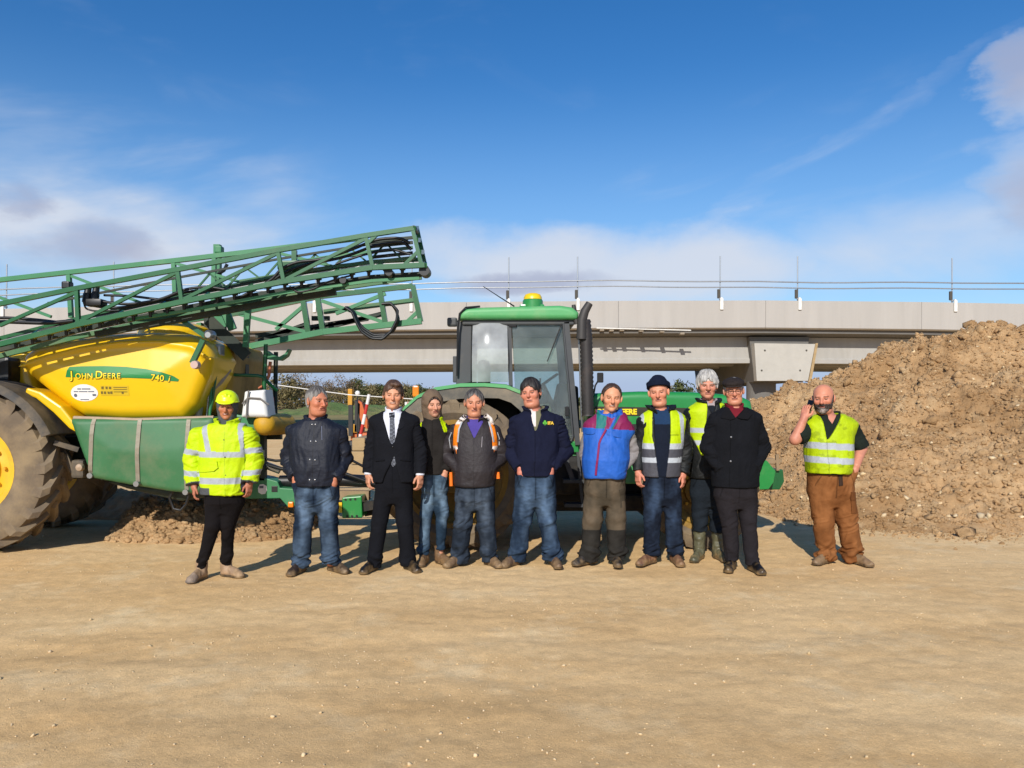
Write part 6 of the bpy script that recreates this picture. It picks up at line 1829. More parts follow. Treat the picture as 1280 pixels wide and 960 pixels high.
M_STRAP = mat('strap_steel', C('#8b8474'), .6, .3, var=.2, vscale=10, dirt=C('#7a6040'), dirt_amt=.3, dscale=8)

def poly_prism_vol(V, poly, y0, y1, r=.08, k=.03, bulge=0.0, mode='u', rd=.08):
    """polygon in (x, z) thickened from y0 to y1, edges rounded by r"""
    P = np.array(poly, float); n = len(P)
    yc, hw = (y0+y1)/2, (y1-y0)/2
    def fn(X, Y, Z):
        x, z = np.broadcast_arrays(X, Z)
        x = x[:, :1, :] if x.shape[1] > 1 else x; z = z[:, :1, :] if z.shape[1] > 1 else z
        d = np.full(x.shape, 1e9); s = np.ones(x.shape)
        for i in range(n):
            a, b = P[i], P[i-1]; e = b-a
            wx, wz = x-a[0], z-a[1]
            t = np.clip((wx*e[0]+wz*e[1])/(e@e), 0, 1)
            d = np.minimum(d, (wx-t*e[0])**2+(wz-t*e[1])**2)
            c1 = z >= a[1]; c2 = z < b[1]; c3 = e[0]*wz > e[1]*wx
            f = (c1 & c2 & c3) | (~c1 & ~c2 & ~c3)
            s = np.where(f, -s, s)
        d2 = s*np.sqrt(d)+r
        dy = np.abs(Y-yc)-hw+r-bulge*np.clip(-d2*1.2, 0, .35)
        q = np.minimum(np.maximum(d2, dy), 0)+np.sqrt(np.maximum(d2, 0)**2+np.maximum(dy, 0)**2)
        return q-r
    return V.op(fn, (P[:, 0].min(), y0-.1, P[:, 1].min()), (P[:, 0].max(), y1+.1, P[:, 1].max()), k, mode)

def wxz(pts, Y): return [((u-640)/F*Y, CAMH-(v-HZ)/F*Y) for u, v in pts]

def ag_wheel(parent, c, R, w, rim_r, nl=20, hand=1, dish=.10, rim=None):
    """tractor wheel turned round Y: tyre with chevron lugs, dished rim, hub"""
    e = bpy.data.objects.new('wheel', None); link(e, parent); e.location = Vector(c)-world_loc(parent)
    c = Vector(c); h = w/2; lug = .055*R/.85
    Rb = R-lug
    b = MB(c)
    pr = [(rim_r-.01, -h*.80), (rim_r+.03, -h*.88), (rim_r+(Rb-rim_r)*.45, -h*1.02), (Rb-.07, -h*.99), (Rb-.02, -h*.90), (Rb+.004, -h*.6), (Rb+.012, 0), (Rb+.004, h*.6), (Rb-.02, h*.90), (Rb-.07, h*.99), (rim_r+(Rb-rim_r)*.45, h*1.02), (rim_r+.03, h*.88), (rim_r-.01, h*.80)]
    b.lathe(pr, c, (0, 1, 0), 72)
    for s in (-1, 1):
        for i in range(nl):
            a = 2*math.pi*(i+(.5 if s > 0 else 0))/nl
            n = 6; top = []; 
            rings = []
            for j in range(n):
                t = j/(n-1); yy = s*(.02+t*(h*1.0-.02)); aa = a+hand*t*.30
                rr = Rb-.012-(.10*max(0, t-.80)/.2 if t > .8 else 0); ro = R-(.055*max(0, t-.80)/.2 if t > .8 else 0)
                da = .030/R*(1.25 if t > .8 else 1)*1.2
                def pt(ang, r): return c+Vector((math.sin(ang)*r, yy, math.cos(ang)*r))
                rings.append([pt(aa-da*1.35, rr), pt(aa+da*1.35, rr), pt(aa+da, ro), pt(aa-da, ro)])
            b.loft(rings)
    b.build('tyre', M_RUB, e, smooth=35)
    b = MB(c)
    y = -h
    rp = [(rim_r+.015, -h*.86), (rim_r-.035, -h*.84), (rim_r-.05, -h*.55), (rim_r-.09, -h*.42), (rim_r-.13, -h*.30+dish), (rim_r*.55, -h*.28+dish), (rim_r*.42, -h*.36+dish), (rim_r*.40, -h*.5+dish), (.02, -h*.52+dish)]
    b.lathe(rp, c, (0, 1, 0), 48)
    b.lathe([(rim_r+.015, h*.86), (rim_r-.05, h*.8), (rim_r-.05, -h*.5)], c, (0, 1, 0), 48)
    b.build('rim', rim or M_RIM, e, smooth=35)
    b = MB(c)
    for i in range(8):
        a = 2*math.pi*i/8; q = c+Vector((math.sin(a)*rim_r*.5, -h*.30+dish, math.cos(a)*rim_r*.5))
        b.lathe([(0, .035), (.018, .035), (.02, 0)], q, (0, -1, 0), 6)
    b.lathe([(0, .11), (.07, .10), (.09, 0)], c+Vector((0, -h*.52+dish, 0)), (0, -1, 0), 16)
    b.build('hub', M_YELD, e)
    return e

YN = 8.15
spr = empty('crop_sprayer', (bx(150, 9.0), 9.0, 0), 'large trailed crop sprayer with yellow tank and folded green booms', 'sprayer')
# --- tank
def tank():
    V = Vol(axis(-6.2, -2.75, .022), axis(YN-.1, 10.5, .03), axis(1.2, 2.6, .022))
    poly = wxz([(22, 445), (40, 430), (80, 423), (130, 417), (190, 414), (236, 417), (256, 428), (263, 446), (259, 470), (243, 508), (228, 524), (150, 525), (100, 521), (82, 510), (40, 477), (24, 464)], YN)
    poly_prism_vol(V, poly, YN, 10.2, .16, .03, .16)
    # body behind towards the front mast and towards the back
    poly_prism_vol(V, wxz([(-90, 448), (40, 436), (60, 520), (-90, 500)], 8.6), 8.5, 10.1, .12, .05)
    # filler dome
    V.ell(((217-640)/F*8.8, 8.9, 2.36), (.42, .45, .14), .05)
    # lid seam: a rib following the top
    seam = [(26, 458), (60, 446), (100, 436), (150, 429), (200, 428), (240, 434), (263, 449)]
    q = wxz(seam, YN)
    for a, b_ in zip(q[:-1], q[1:]):
        V.cap((a[0], YN-.005, a[1]), (b_[0], YN-.005, b_[1]), .022, .022, .02)
    X, Q = V.nets()
    X = relax(X, Q, 2)
    np_mesh('tank', X-np.array(spr.location), Q, M_YEL, spr)
    return V
TV = tank()
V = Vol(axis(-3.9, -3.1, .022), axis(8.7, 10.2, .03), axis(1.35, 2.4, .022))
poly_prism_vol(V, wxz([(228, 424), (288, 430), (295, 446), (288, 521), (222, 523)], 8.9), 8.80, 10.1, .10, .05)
X, Q = V.nets(); X = relax(X, Q, 2); np_mesh('tank_end', X-np.array(spr.location), Q, mat('brown_yellow', C('#a37c22'), .6, var=.15, vscale=2, dirt=C('#5e4a2a'), dirt_amt=.35, dscale=2.5), spr)  # browner yellow than the main tank, more dirt mixed in
def on_tank(u, v, t=.004):
    q = wxz([(u, v)], YN)[0]
    y = TV.front_y(q[0], q[1])[0]
    if y != y: y = YN
    return Vector((q[0], y-t, q[1]))
def tank_sheet(name, outline, m, t=.004, step=.02, parent=None):
    """flat shape (u,v polygon) laid on the tank's curved side"""
    bm = bmesh.new()
    vs = [bm.verts.new((u, v, 0)) for u, v in outline]; bm.faces.new(vs)
    bmesh.ops.triangulate(bm, faces=bm.faces)
    for _ in range(3): bmesh.ops.subdivide_edges(bm, edges=bm.edges, cuts=1, use_grid_fill=True)
    for x in bm.verts: x.co = on_tank(x.co.x, x.co.y, t)-Vector(spr.location)
    for f in bm.faces:
        f.normal_update()
        if f.normal.y > 0: f.normal_flip()
    me = bpy.data.meshes.new(name); bm.to_mesh(me); bm.free(); me.materials.append(m)
    return link(bpy.data.objects.new(name, me), parent or spr)
sw = [(83.5, 471.5), (86, 463.5), (89, 458.8), (105, 458), (135, 457.8), (160, 458.8), (185, 461.5), (205, 465.5), (218, 470), (225, 474.5), (223.5, 477), (210, 476), (190, 473.6), (165, 472.6), (120, 472.2)]
tank_sheet('decal', sw, M_STKG, .004)
def tank_text(name, s, size_px, u, v, m, t, spacing=1.0, slope=0.0, shear=0.0, offset=0.0, big=None):
    k = size_px
    def M(co): return on_tank(u+co.x*k, v-co.y*k+slope*co.x*k, t+(co.z > 0)*.001)-Vector(spr.location)
    return text_obj(name, s, 1.0, M, m, spr, .001, spacing=spacing, shear=shear, offset=offset)
for dm, off, t in ((M_LETD, .055, .007), (M_LETY, .012, .010)):
    tank_text('lettering', 'J', 13.5, 90.5, 473.5, dm, t, offset=off)
    tank_text('lettering', 'OHN', 9.6, 97, 473.5, dm, t, spacing=1.06, offset=off)
    tank_text('lettering', 'D', 13.5, 122.5, 473.3, dm, t, offset=off)
    tank_text('lettering', 'EERE', 9.6, 132.3, 473.3, dm, t, spacing=1.14, offset=off)
    tank_text('lettering', '740', 10.5, 191.5, 475.2, dm, t, spacing=1.04, slope=.09, shear=.12, offset=off)
    tank_text('lettering', 'i', 10.5, 212, 477.2, dm, t, slope=.1, shear=.25, offset=off)
el = [(106.5+17.6*math.cos(a), 491+10.6*math.sin(a)) for a in np.linspace(0, 2*math.pi, 25)[:-1]]
tank_sheet('round_sticker', el, M_STK, .004)
M_INK = mat('faint_ink', C('#5a5f6c'), .6, var=0)
for u0, u1, v, h in ((98, 103, 485.6, 1.3), (104, 115, 485.6, 1.3), (93, 99, 489.0, 1.1), (100, 111, 489.0, 1.1), (112, 119.5, 489.0, 1.1), (101, 112, 499, 1.0)):
    tank_sheet('sticker_line', [(u0, v), (u1, v), (u1, v+h), (u0, v+h)], M_INK, .0065)
ring = [(95+2.2*math.cos(a), 494.2+2.2*math.sin(a)) for a in np.linspace(0, 6.28, 13)[:-1]]
tank_sheet('sticker_mark', ring, M_INK, .006); tank_sheet('sticker_mark', [(117, 492.6), (121.5, 492.6), (121.5, 495), (117, 495)], M_INK, .006)
M_LABEL = mat('hazard_label', C('#c8a818'), .5, var=.05); M_LABK = mat('label_ink', C('#6a5a1c'), .6, var=0)
tank_sheet('hazard_label', [(127.5, 482.2), (163, 482.2), (163, 494.6), (127.5, 494.6)], M_LABEL, .003)
for k_, (u, v) in enumerate(((130.5, 485), (135.5, 485), (140, 485), (129, 491), (133, 491), (137.5, 491), (141, 491), (155, 491))):
    tank_sheet('pictogram', [(u-1.4, v-1.6), (u+1.4, v-1.9+.3*(k_ % 3)), (u+1.1, v+1.6), (u-1.6+.4*(k_ % 2), v+1.3)], M_LABK, .0055)
for v in (484, 486.5, 489.5): tank_sheet('label_line', [(144, v), (161, v), (161, v+.8), (144, v+.8)], M_LABK, .0055)
# saddle arm curving over the wheel
b = MB(); q = wxz([(28, 484), (46, 490), (72, 508), (92, 533), (91, 541), (82, 536), (62, 516), (40, 498), (26, 492)], 8.0)
b.prism([(x, 8.06, z) for x, z in q], (0, .35, 0)); b.build('saddle', M_YEL, spr, bevel=.02)
# green lower tank, bands and underside
V = Vol(axis(-5.05, -3.0, .022), axis(7.9, 9.9, .03), axis(.4, 1.45, .022))
poly_prism_vol(V, wxz([(87, 523.5), (268, 521), (268, 610), (246, 618), (215, 615), (160, 606), (116, 598), (108, 580)], 8.05), 8.02, 9.6, .05, .02, .10)
X, Q = V.nets(); X = relax(X, Q, 2); np_mesh('side_tank', X-np.array(spr.location), Q, M_GREENP, spr)
PV = V
def on_panel(u, v, t):
    q = wxz([(u, v)], 8.05)[0]; y = PV.front_y(q[0], q[1])[0]
    return Vector((q[0], (y if y == y else 8.06)-t, q[1]))
for u0, u1 in ((119, 114.5), (176.5, 174.5), (237.5, 235)):
    b = MB(on_panel(u0, 560, 0)); pts = [on_panel(u0+(u1-u0)*t, 522.5+(73+22*((u0-114)/125))*t, .006) for t in np.linspace(.02, .97, 12)]
    for a_, c_ in zip(pts[:-1], pts[1:]): b.bar(a_, c_, .042, .012, up=(0, 1, 0))
    b.build('strap', M_STRAP, spr)
    b = MB(pts[-1]); b.lathe([(0, .05), (.03, .05), (.03, 0)], pts[-1], (0, -1, 0), 8); b.build('strap_bolt', M_STEEL, spr)
b = MB(on_panel(190, 524, 0)); b.tube([on_panel(90, 522.5, -.03), on_panel(170, 525, -.02), on_panel(266, 522, -.03)], .022, 8); b.build('pipe', M_HOSEG, spr, smooth=50)
V = Vol(axis(-4.9, -3.0, .03), axis(8.1, 9.8, .04), axis(.2, .8, .03))
poly_prism_vol(V, wxz([(110, 596), (170, 606), (262, 612), (258, 622), (225, 627), (160, 612)], 8.2), 8.2, 9.6, .03, .02)
X, Q = V.nets(); np_mesh('belly_tank', X-np.array(spr.location), Q, M_DARK, spr)
b = MB(); b.tube([on_panel(214, 612, -.1), W(212, 622, 8.15), W(217, 636, 8.15), W(226, 638, 8.15), W(233, 630, 8.15), on_panel(234, 614, -.1)], .016, 8); b.build('hose', M_HOSE, spr, smooth=60)
# wheels, axle, mudguards
wx = (-41-640)/F*7.9
ag_wheel(spr, (wx, 8.13, .865), .865, .50, .46, 20, 1)
ag_wheel(spr, (wx-.28, 9.80, .85), .85, .50, .50, 20, -1)
b = MB((wx, 9, .85)); b.tube([(wx, 8.1, .85), (wx, 10.0, .85)], .09, 12); b.build('axle', M_DARK, spr, smooth=50)
for yc, x in ((8.13, wx), (9.80, wx-.2)):
    b = MB((x, yc, .85)); R0 = .935
    rings = []
    for a in np.linspace(math.radians(-70), math.radians(66), 24):
        e = Vector((math.sin(a), 0, math.cos(a))); c0 = Vector((x, yc, .85))
        rings.append([c0+e*R0+Vector((0, -.30, 0)), c0+e*(R0-.045)+Vector((0, -.31, 0)), c0+e*(R0-.03)+Vector((0, -.26, 0)), c0+e*(R0+.0)+Vector((0, .27, 0)), c0+e*(R0+.03)+Vector((0, .27, 0)), c0+e*(R0+.03)+Vector((0, -.27, 0))])
    b.loft(rings); b.build('mudguard', M_RUBG, spr, smooth=35)
b = MB(W(80, 560, 8.1)); b.bar(W(68, 553, 8.0), W(98, 562, 8.1), .10, .05); b.bar(W(78, 556, 8.2), W(92, 590, 8.2), .05); b.rbox(W(88, 598, 8.15), W(104, 575, 8.15)+Vector((0, .2, 0)), .03); b.build('mudguard_bracket', M_RUBG, spr)
b = MB(W(102, 584, 8.1)); b.lathe([(0.001, .05), (.035, .04), (.045, 0), (.02, -.04)], W(101, 584, 8.05), (0, -1, 0), 10); b.build('valve', M_HOSEG, spr, smooth=50)
b = MB((-4.5, 9, .8)); b.rbox((-6.4, 8.5, .72), (-3.2, 8.75, 1.05), .02); b.rbox((-6.4, 9.45, .72), (-3.2, 9.7, 1.05), .02); b.rbox((-6.3, 8.6, .98), (-3.2, 9.6, 1.18), .02); b.build('chassis', M_DARK, spr)
b = MB(W(5, 460, 8.3)); b.rbox(W(-6, 478, 8.30), W(10.5, 446, 8.30)+Vector((0, .3, 0)), .04); b.build('chemical_box', M_HOSE, spr)
# drawbar and hitch
Yd = 9.05
b = MB(W(330, 610, Yd)); b.prism([W(u, v, Yd) for u, v in ((262, 597), (322, 596), (333, 598), (347, 602), (350, 610), (367, 611), (372, 632), (360, 634), (350, 623), (290, 624), (262, 622))], (0, .30, 0)); b.build('drawbar', M_GREENL, spr, bevel=.01)
b = MB(W(343, 611, Yd)); b.rbox(W(339.5, 615, Yd)-Vector((0, .006, 0)), W(347, 607.5, Yd)+Vector((0, .01, 0)), .004); b.build('drawbar_slot', M_HOSE, spr)
b = MB(W(328, 611, Yd)); b.prism([W(328+6.2*math.cos(a)*(1 if i % 2 else .93), 611.5+7*math.sin(a)*(1 if i % 2 else .93), Yd-.006) for i, a in enumerate(np.linspace(.2, 6.48, 9)[:-1])], (0, .004, 0)); b.build('speed_sticker', M_STK, spr)
b = MB(W(326, 609, Yd)); b.box(W(324.5, 610.2, Yd)-Vector((0, .0095, 0)), W(329.5, 607.2, Yd)-Vector((0, .0065, 0))); b.build('sticker_mark', M_INK, spr)
b = MB(W(364, 630, Yd)); b.rbox(W(360.5, 634, Yd)-Vector((0, .03, 0)), W(367.5, 627, Yd)+Vector((0, .03, 0)), .015); b.build('marker_lamp', mat('amber_lens', C('#e07a10'), .3), spr)
b = MB(W(400, 612, Yd+.2)); b.tube([W(350, 602, Yd+.2), W(430, 600, Yd+.2), W(500, 604, Yd+.2)], .075, 12); b.build('drive_shaft_guard', M_HOSE, spr, smooth=50)
b = MB(W(400, 622, Yd+.2)); b.bar(W(360, 618, Yd+.2), W(462, 619, Yd+.2), .12, .11); b.build('tow_bar', mat('muddy_steel', C('#8a7458'), .8, var=.2), spr)
b = MB(W(385, 590, Yd+.1)); b.tube([W(300, 572, Yd+.2), W(330, 580, Yd+.1), W(352, 586, Yd), W(420, 588, Yd), W(470, 606, Yd+.1)], .022, 8); b.tube([W(300, 568, Yd+.2), W(345, 576, Yd), W(430, 570, Yd), W(478, 596, Yd+.2)], .016, 8); b.build('hose', M_HOSE, spr, smooth=50)
b = MB(W(330, 590, Yd+.3)); b.tube([W(318, 576, Yd+.1), W(350, 588, Yd+.1)], .045, 10); b.build('ram', M_STEEL, spr, smooth=50)
# front platform: posts, boxes, bottles
b = MB(W(322, 570, 9.1)); b.bar(W(327, 540, 9.1), W(327, 600, 9.1), .10); b.bar(W(300, 545, 9.3), W(352, 545, 9.3), .08); b.bar(W(285, 590, 9.2), W(285, 520, 9.2), .10); b.build('platform_frame', M_DARK, spr)
b = MB(W(310, 530, 8.8)); b.rbox(W(286, 545, 8.75), W(321.5, 518, 8.75)+Vector((0, .4, 0)), .025); b.build('tool_box', M_GREENL, spr)
b = MB(W(335, 530, 8.9)); c0 = W(320.5, 530.5, 8.72)
V = Vol(axis(c0.x-.2, c0.x+.6, .014), axis(8.5, 9.7, .016), axis(c0.z-.3, c0.z+.3, .014)); V.cap((c0.x+.10, 8.72, c0.z), (c0.x+.17, 9.25, c0.z-.01), .125, .125, .02); X, Q = V.nets(); np_mesh('rinse_bottle', X-np.array(spr.location), Q, M_YELD, spr)
V = Vol(axis(-3.2, -2.6, .012), axis(8.5, 9.1, .014), axis(1.30, 1.85, .012)); poly_prism_vol(V, wxz([(301, 522), (305.5, 489), (331, 487), (335.5, 522)], 8.6), 8.58, 8.92, .05, .02, .05); X, Q = V.nets(); np_mesh('white_canister', X-np.array(spr.location), Q, mat('white_plastic', C('#dddcd8'), .4, var=.04, dirt=C('#a89c8a'), dirt_amt=.06), spr)
for pts in ([(303, 505), (310, 497), (325, 498), (336, 506)], [(308, 523), (309, 503), (311, 488)]):
    b = MB(W(310, 500, 9.0)); b.tube([W(u, v, 8.56) for u, v in pts], .010, 6); b.build('canister_strap', mat('strap_grey', C('#6e6a66'), .7), spr, smooth=50)
b = MB(W(331, 470, 9.0)); b.tube([W(332.5, 430, 8.95), W(330.5, 470, 8.95), W(329, 520, 8.95)], .024, 10); b.build('upright_tube', M_GREEN, spr, smooth=50)
b = MB(W(331, 470, 9.0)); b.tube([W(345, 440, 9.3), W(344, 500, 9.3), W(344.5, 530, 9.3)], .026, 10); b.build('upright_tube', M_DARK, spr, smooth=50)
b = MB(W(300, 469, 8.95)); b.tube([W(275, 468, 8.9), W(322, 469.5, 8.9), W(328, 471, 8.92), W(336, 479, 9.0), W(346, 488, 9.1)], .020, 10); b.build('hand_rail', M_GREEN, spr, smooth=50)
b = MB(W(345, 445, 8.9))
b.prism([W(u, v, 8.95) for u, v in ((333, 438), (341, 444), (349, 446), (356, 442), (360, 436), (361.5, 437), (358, 445), (350, 450.5), (333, 449))], (0, .12, 0)); b.build('boom_cradle', M_GREENL, spr)
b = MB(W(337, 465, 9)); b.tube([W(338, 452, 9.0), W(336, 470, 9.0), W(331, 480, 9.0), W(324, 486, 9.0)], .02, 8); b.build('orange_cord', mat('orange_cord', C('#b56a4a'), .8), spr, smooth=50)
b = MB(W(338, 500, 9.2)); b.rbox(W(335.5, 508, 9.2), W(340.5, 496, 9.2)+Vector((0, .08, 0)), .01); b.build('tail_lamp', M_RED, spr)
b = MB(W(338, 490, 9.2)); b.rbox(W(336.3, 496, 9.2), W(339, 483, 9.2)+Vector((0, .05, 0)), .01); b.build('reflector_tube', M_WHITE, spr)
# mast, arms
b = MB(W(265, 410, 8.9)); b.bar(W(264, 470, 8.9), W(263, 385, 8.9), .10, .14); b.bar(W(261, 400, 8.8), W(309, 446, 8.9), .09, .13); b.bar(W(294, 520, 9.2), W(294, 428, 9.2), .09); b.bar(W(303, 470, 9.3), W(303, 430, 9.3), .12); b.rbox(W(258, 416, 8.85), W(272, 400, 8.85)+Vector((0, .3, 0)), .02); b.build('mast', M_DARK, spr)
b = MB(W(309, 410, 8.8)); b.bar(W(307, 434, 8.75), W(310.5, 386, 8.75), .055, .055); b.build('mast_post', M_GREENL, spr)
for p0, p1 in (((250, 404), (253, 427)), ((270, 388), (279, 410)), ((283, 392), (291, 412))):
    b = MB(W(*p0, 8.9)); b.bar(W(*p0, 8.85), W(*p1, 8.85), .05, .09); b.build('mast_plate', M_GREENL, spr)
b = MB(W(250, 430, 8.0)); b.bar(W(224, 398, 8.05), W(258, 421, 8.05), .045); b.bar(W(254.5, 425, 8.02), W(240.5, 454, 8.02), .055, .05); b.build('fold_arm', M_GREEN, spr)
q = W(244, 456, 7.98); b = MB(q); b.lathe([(0, .03), (.04, .03), (.045, 0), (.045, -.04)], q, (0, -1, 0), 12); b.build('knob', mat('pink_plastic', C('#b59a90'), .5), spr, smooth=40)
q = W(262, 419, 8.0); b = MB(q); b.lathe([(0, .05), (.03, .05), (.055, .02), (.055, -.05)], q, (0, -1, 0), 12); b.build('pivot', M_STEEL, spr, smooth=40)
b = MB(W(270, 500, 8.5)); b.tube([W(285, 462, 8.8), W(275, 476, 8.6), W(259, 490, 8.45), W(250, 505, 8.4), W(247, 524, 8.4)], .040, 12); b.build('suction_hose', M_HOSEG, spr, smooth=60)
for pts, r, m in (([(266, 430), (266.5, 460), (264, 490), (262, 522)], .016, M_GREENL), ([(271, 440), (270, 470), (266, 500), (262, 520)], .013, M_GREEN), ([(261, 440), (262, 480), (258, 524)], .010, M_STEEL)):
    b = MB(W(266, 470, 8.4)); b.tube([W(u, v, 8.42) for u, v in pts], r, 8); b.build('pipe', m, spr, smooth=60)
b = MB(W(266, 440, 8.5)); b.rbox(W(260, 445, 8.45), W(275, 430, 8.45)+Vector((0, .15, 0)), .02); b.build('valve_block', M_STEEL, spr)

# --- folded booms
def lerp_chord(pts):
    P = np.array(pts, float)
    return lambda u: float(np.interp(u, P[:, 0], P[:, 1]))
def boom_part(name, segs, Y, w, m, h=None):
    b = MB(W(segs[0][0][0], segs[0][0][1], Y))
    for s in segs:
        for a, c in zip(s[:-1], s[1:]):
            ya = a[2] if len(a) > 2 else Y; yc = c[2] if len(c) > 2 else Y
            b.bar(W(a[0], a[1], ya), W(c[0], c[1], yc), w, h or w)
    return b.build(name, m, spr)
top = [(-130, 405), (0, 380), (96, 360.5), (222, 337), (347, 313), (457, 294.5), (517, 285.5)]
bot = [(-130, 456), (0, 430.5), (97, 406), (227, 377.5), (355, 352), (466, 334.5), (531, 331.5)]
Ya, Yb_, Yc_ = 7.72, 8.22, 7.98
boom_part('boom_chord', [top], Ya, .045, M_GREEN); boom_part('boom_chord', [bot], Ya, .050, M_GREEN)
vert = [((96, 360), (98, 406)), ((222, 337), (227.5, 377)), ((347, 312.5), (355, 352)), ((457, 294.5), (466, 334)), ((515.5, 285.5), (527, 332))]
for a, c in vert: boom_part('boom_strut', [[a, c]], Ya, .038, M_GREEN)
for a, c in (((-120, 432), (-10, 384)), ((0, 407), (94, 366)), ((100, 402), (220, 341)), ((230, 374), (346, 317)), ((358, 349), (456, 299)), ((504, 332.5), (523, 314)), ((461, 303), (472, 292.5))):
    boom_part('boom_brace', [[a, c]], Ya, .032, M_GREEN)
topb = [(-130, 369), (0, 350), (86, 340.5), (217, 326), (320, 314), (400, 304), (455, 297)]
boom_part('boom_chord', [topb], Yb_, .048, M_GREENL)
for a, c in (((86, 341), (89, 397)), ((217, 326), (219, 372)), ((268, 320), (266, 395))): boom_part('boom_strut', [[a, c]], Yb_, .042, M_GREENL)
for a, c in (((89, 345), (175, 378)), ((219, 329), (312, 356)), ((0, 372), (64, 396)), ((330, 312), (420, 334))): boom_part('boom_brace', [[a, c]], Yb_, .03, M_GREENL)
off = lambda pts, d, lo=-999, hi=999: [(u, v+d) for u, v in pts if lo <= u <= hi]
boom_part('boom_chord', [off(bot, -7)], Yb_, .045, M_GREEN); boom_part('boom_chord', [off(bot, -3)], 8.0, .022, M_STEEL)
boom_part('boom_chord', [[(-130, 462), (0, 437), (97, 413), (227, 386), (355, 363), (466, 347), (527, 343)]], 7.9, .05, M_DARK)
boom_part('boom_chord', [[(-130, 468), (0, 445), (97, 421), (227, 393), (355, 370), (466, 354), (527, 346)]], 8.1, .05, M_GREENP)
boom_part('boom_chord', [[(160, 400), (227, 389.5), (355, 366), (466, 351), (524, 348)]], 7.82, .03, M_GREENL)
boom_part('boom_chord', [[(120, 418), (227, 399), (355, 375), (420, 365)]], 8.0, .06, M_DARK)
boom_part('boom_end_frame', [[(517, 285.5), (521, 285, 8.2), (531, 330, 8.2), (531, 331.5)], [(520, 300, 7.72), (524, 300, 8.2)], [(524, 315, 7.72), (528, 315, 8.2)]], Ya, .045, M_GREEN)
# inner stack of folded sections near the boom end
for v0, v1 in ((300, 297), (306.5, 303), (313, 309.5), (320, 316), (326, 322)):
    boom_part('inner_section', [[(462, v0+2), (516, v1)]], 7.95+(v0 % 3)*.05, .03, (M_DARK, M_GREEN, M_HOSE)[int(v0) % 3])
boom_part('inner_section', [[(365, 329), (420, 320.5), (461, 316)]], 8.05, .04, M_GREENL); boom_part('inner_section', [[(300, 352), (420, 333), (520, 322)]], 8.05, .035, M_GREENP)
b = MB(W(368, 330, 8)); b.rbox(W(346, 337, 7.95), W(385, 325, 7.95)+Vector((0, .12, 0)), .02); b.bar(W(368, 326, 8), W(368, 313, 8), .05); b.build('boom_damper', M_GREEN, spr)
for q_, r in (((531, 339), .055), ((518, 287), .03), ((487, 341), .04), ((430, 351), .035)):
    q = W(*q_, 7.8); b = MB(q); b.lathe([(0, .06), (r, .06), (r, -.12), (0, -.12)], q, (0, -1, 0), 14); b.build('roller', M_HOSE, spr, smooth=40)
# hoses along the boom
for pts, r, Y in (([(104, 374), (128, 377), (160, 381), (200, 375), (232, 361), (262, 358), (300, 366)], .020, 7.85), ([(110, 381), (140, 386), (185, 380), (225, 366), (258, 362), (320, 362)], .020, 7.9), ([(130, 369), (165, 370), (195, 374), (230, 377)], .018, 7.95), ([(104, 376), (107, 386), (118, 389), (150, 388)], .013, 7.83), ([(300, 372), (340, 350), (352, 335), (372, 327), (400, 325), (440, 312), (470, 299), (500, 297), (512, 304)], .022, 7.85), ([(330, 360), (352, 342), (380, 331), (430, 322), (470, 306), (505, 302), (514, 312)], .022, 7.92), ([(420, 330), (455, 318), (490, 311), (513, 318)], .018, 7.9), ([(-60, 408), (0, 402), (30, 403), (60, 404), (92, 401)], .028, 7.9), ([(-60, 398), (10, 397), (50, 400), (90, 405)], .022, 8.0), ([(362, 358), (372, 366), (390, 362), (410, 352), (440, 344)], .014, 7.8)):
    b = MB(W(*pts[0], Y))
    P = np.array(pts, float); t = np.linspace(0, len(P)-1, len(P)*4); 
    from_ = [np.interp(t, range(len(P)), P[:, i]) for i in (0, 1)]
    for _ in range(2): from_ = [np.concatenate([f[:1], (f[:-2]+2*f[1:-1]+f[2:])/4, f[-1:]]) for f in from_]
    b.tube([W(u, v, Y) for u, v in zip(*from_)], r*.72, 8); b.build('hose', M_HOSE, spr, smooth=60)
b = MB(W(112, 368, 7.85))
for u in (109.5, 119.5): b.lathe([(.001, .09), (.03, .09), (.034, .0), (.04, -.02), (.04, -.10), (.001, -.1)], W(u, 366, 7.86), (.15, 0, 1), 12)
b.rbox(W(103, 382, 7.8), W(126, 373, 7.8)+Vector((0, .14, 0)), .02); b.build('valve_block', M_HOSE, spr, smooth=40)
b = MB(W(82, 357, 8.1)); b.rbox(W(76, 361, 8.1), W(86, 351, 8.1)+Vector((0, .1, 0)), .02); b.build('boom_catch', M_HOSE, spr)
b = MB(W(272, 320, 8.6)); b.bar(W(272, 395, 8.6), W(272, 306, 8.6), .07, .07); b.rbox(W(267.5, 316, 8.55), W(276.5, 307, 8.55)+Vector((0, .1, 0)), .015); b.build('mast_post', M_GREENL, spr)
b = MB(W(280, 334, 8.5)); b.tube([W(270, 344, 8.5), W(280, 338, 8.5), W(284, 330, 8.5)], .02, 8); b.build('hose', M_HOSE, spr)
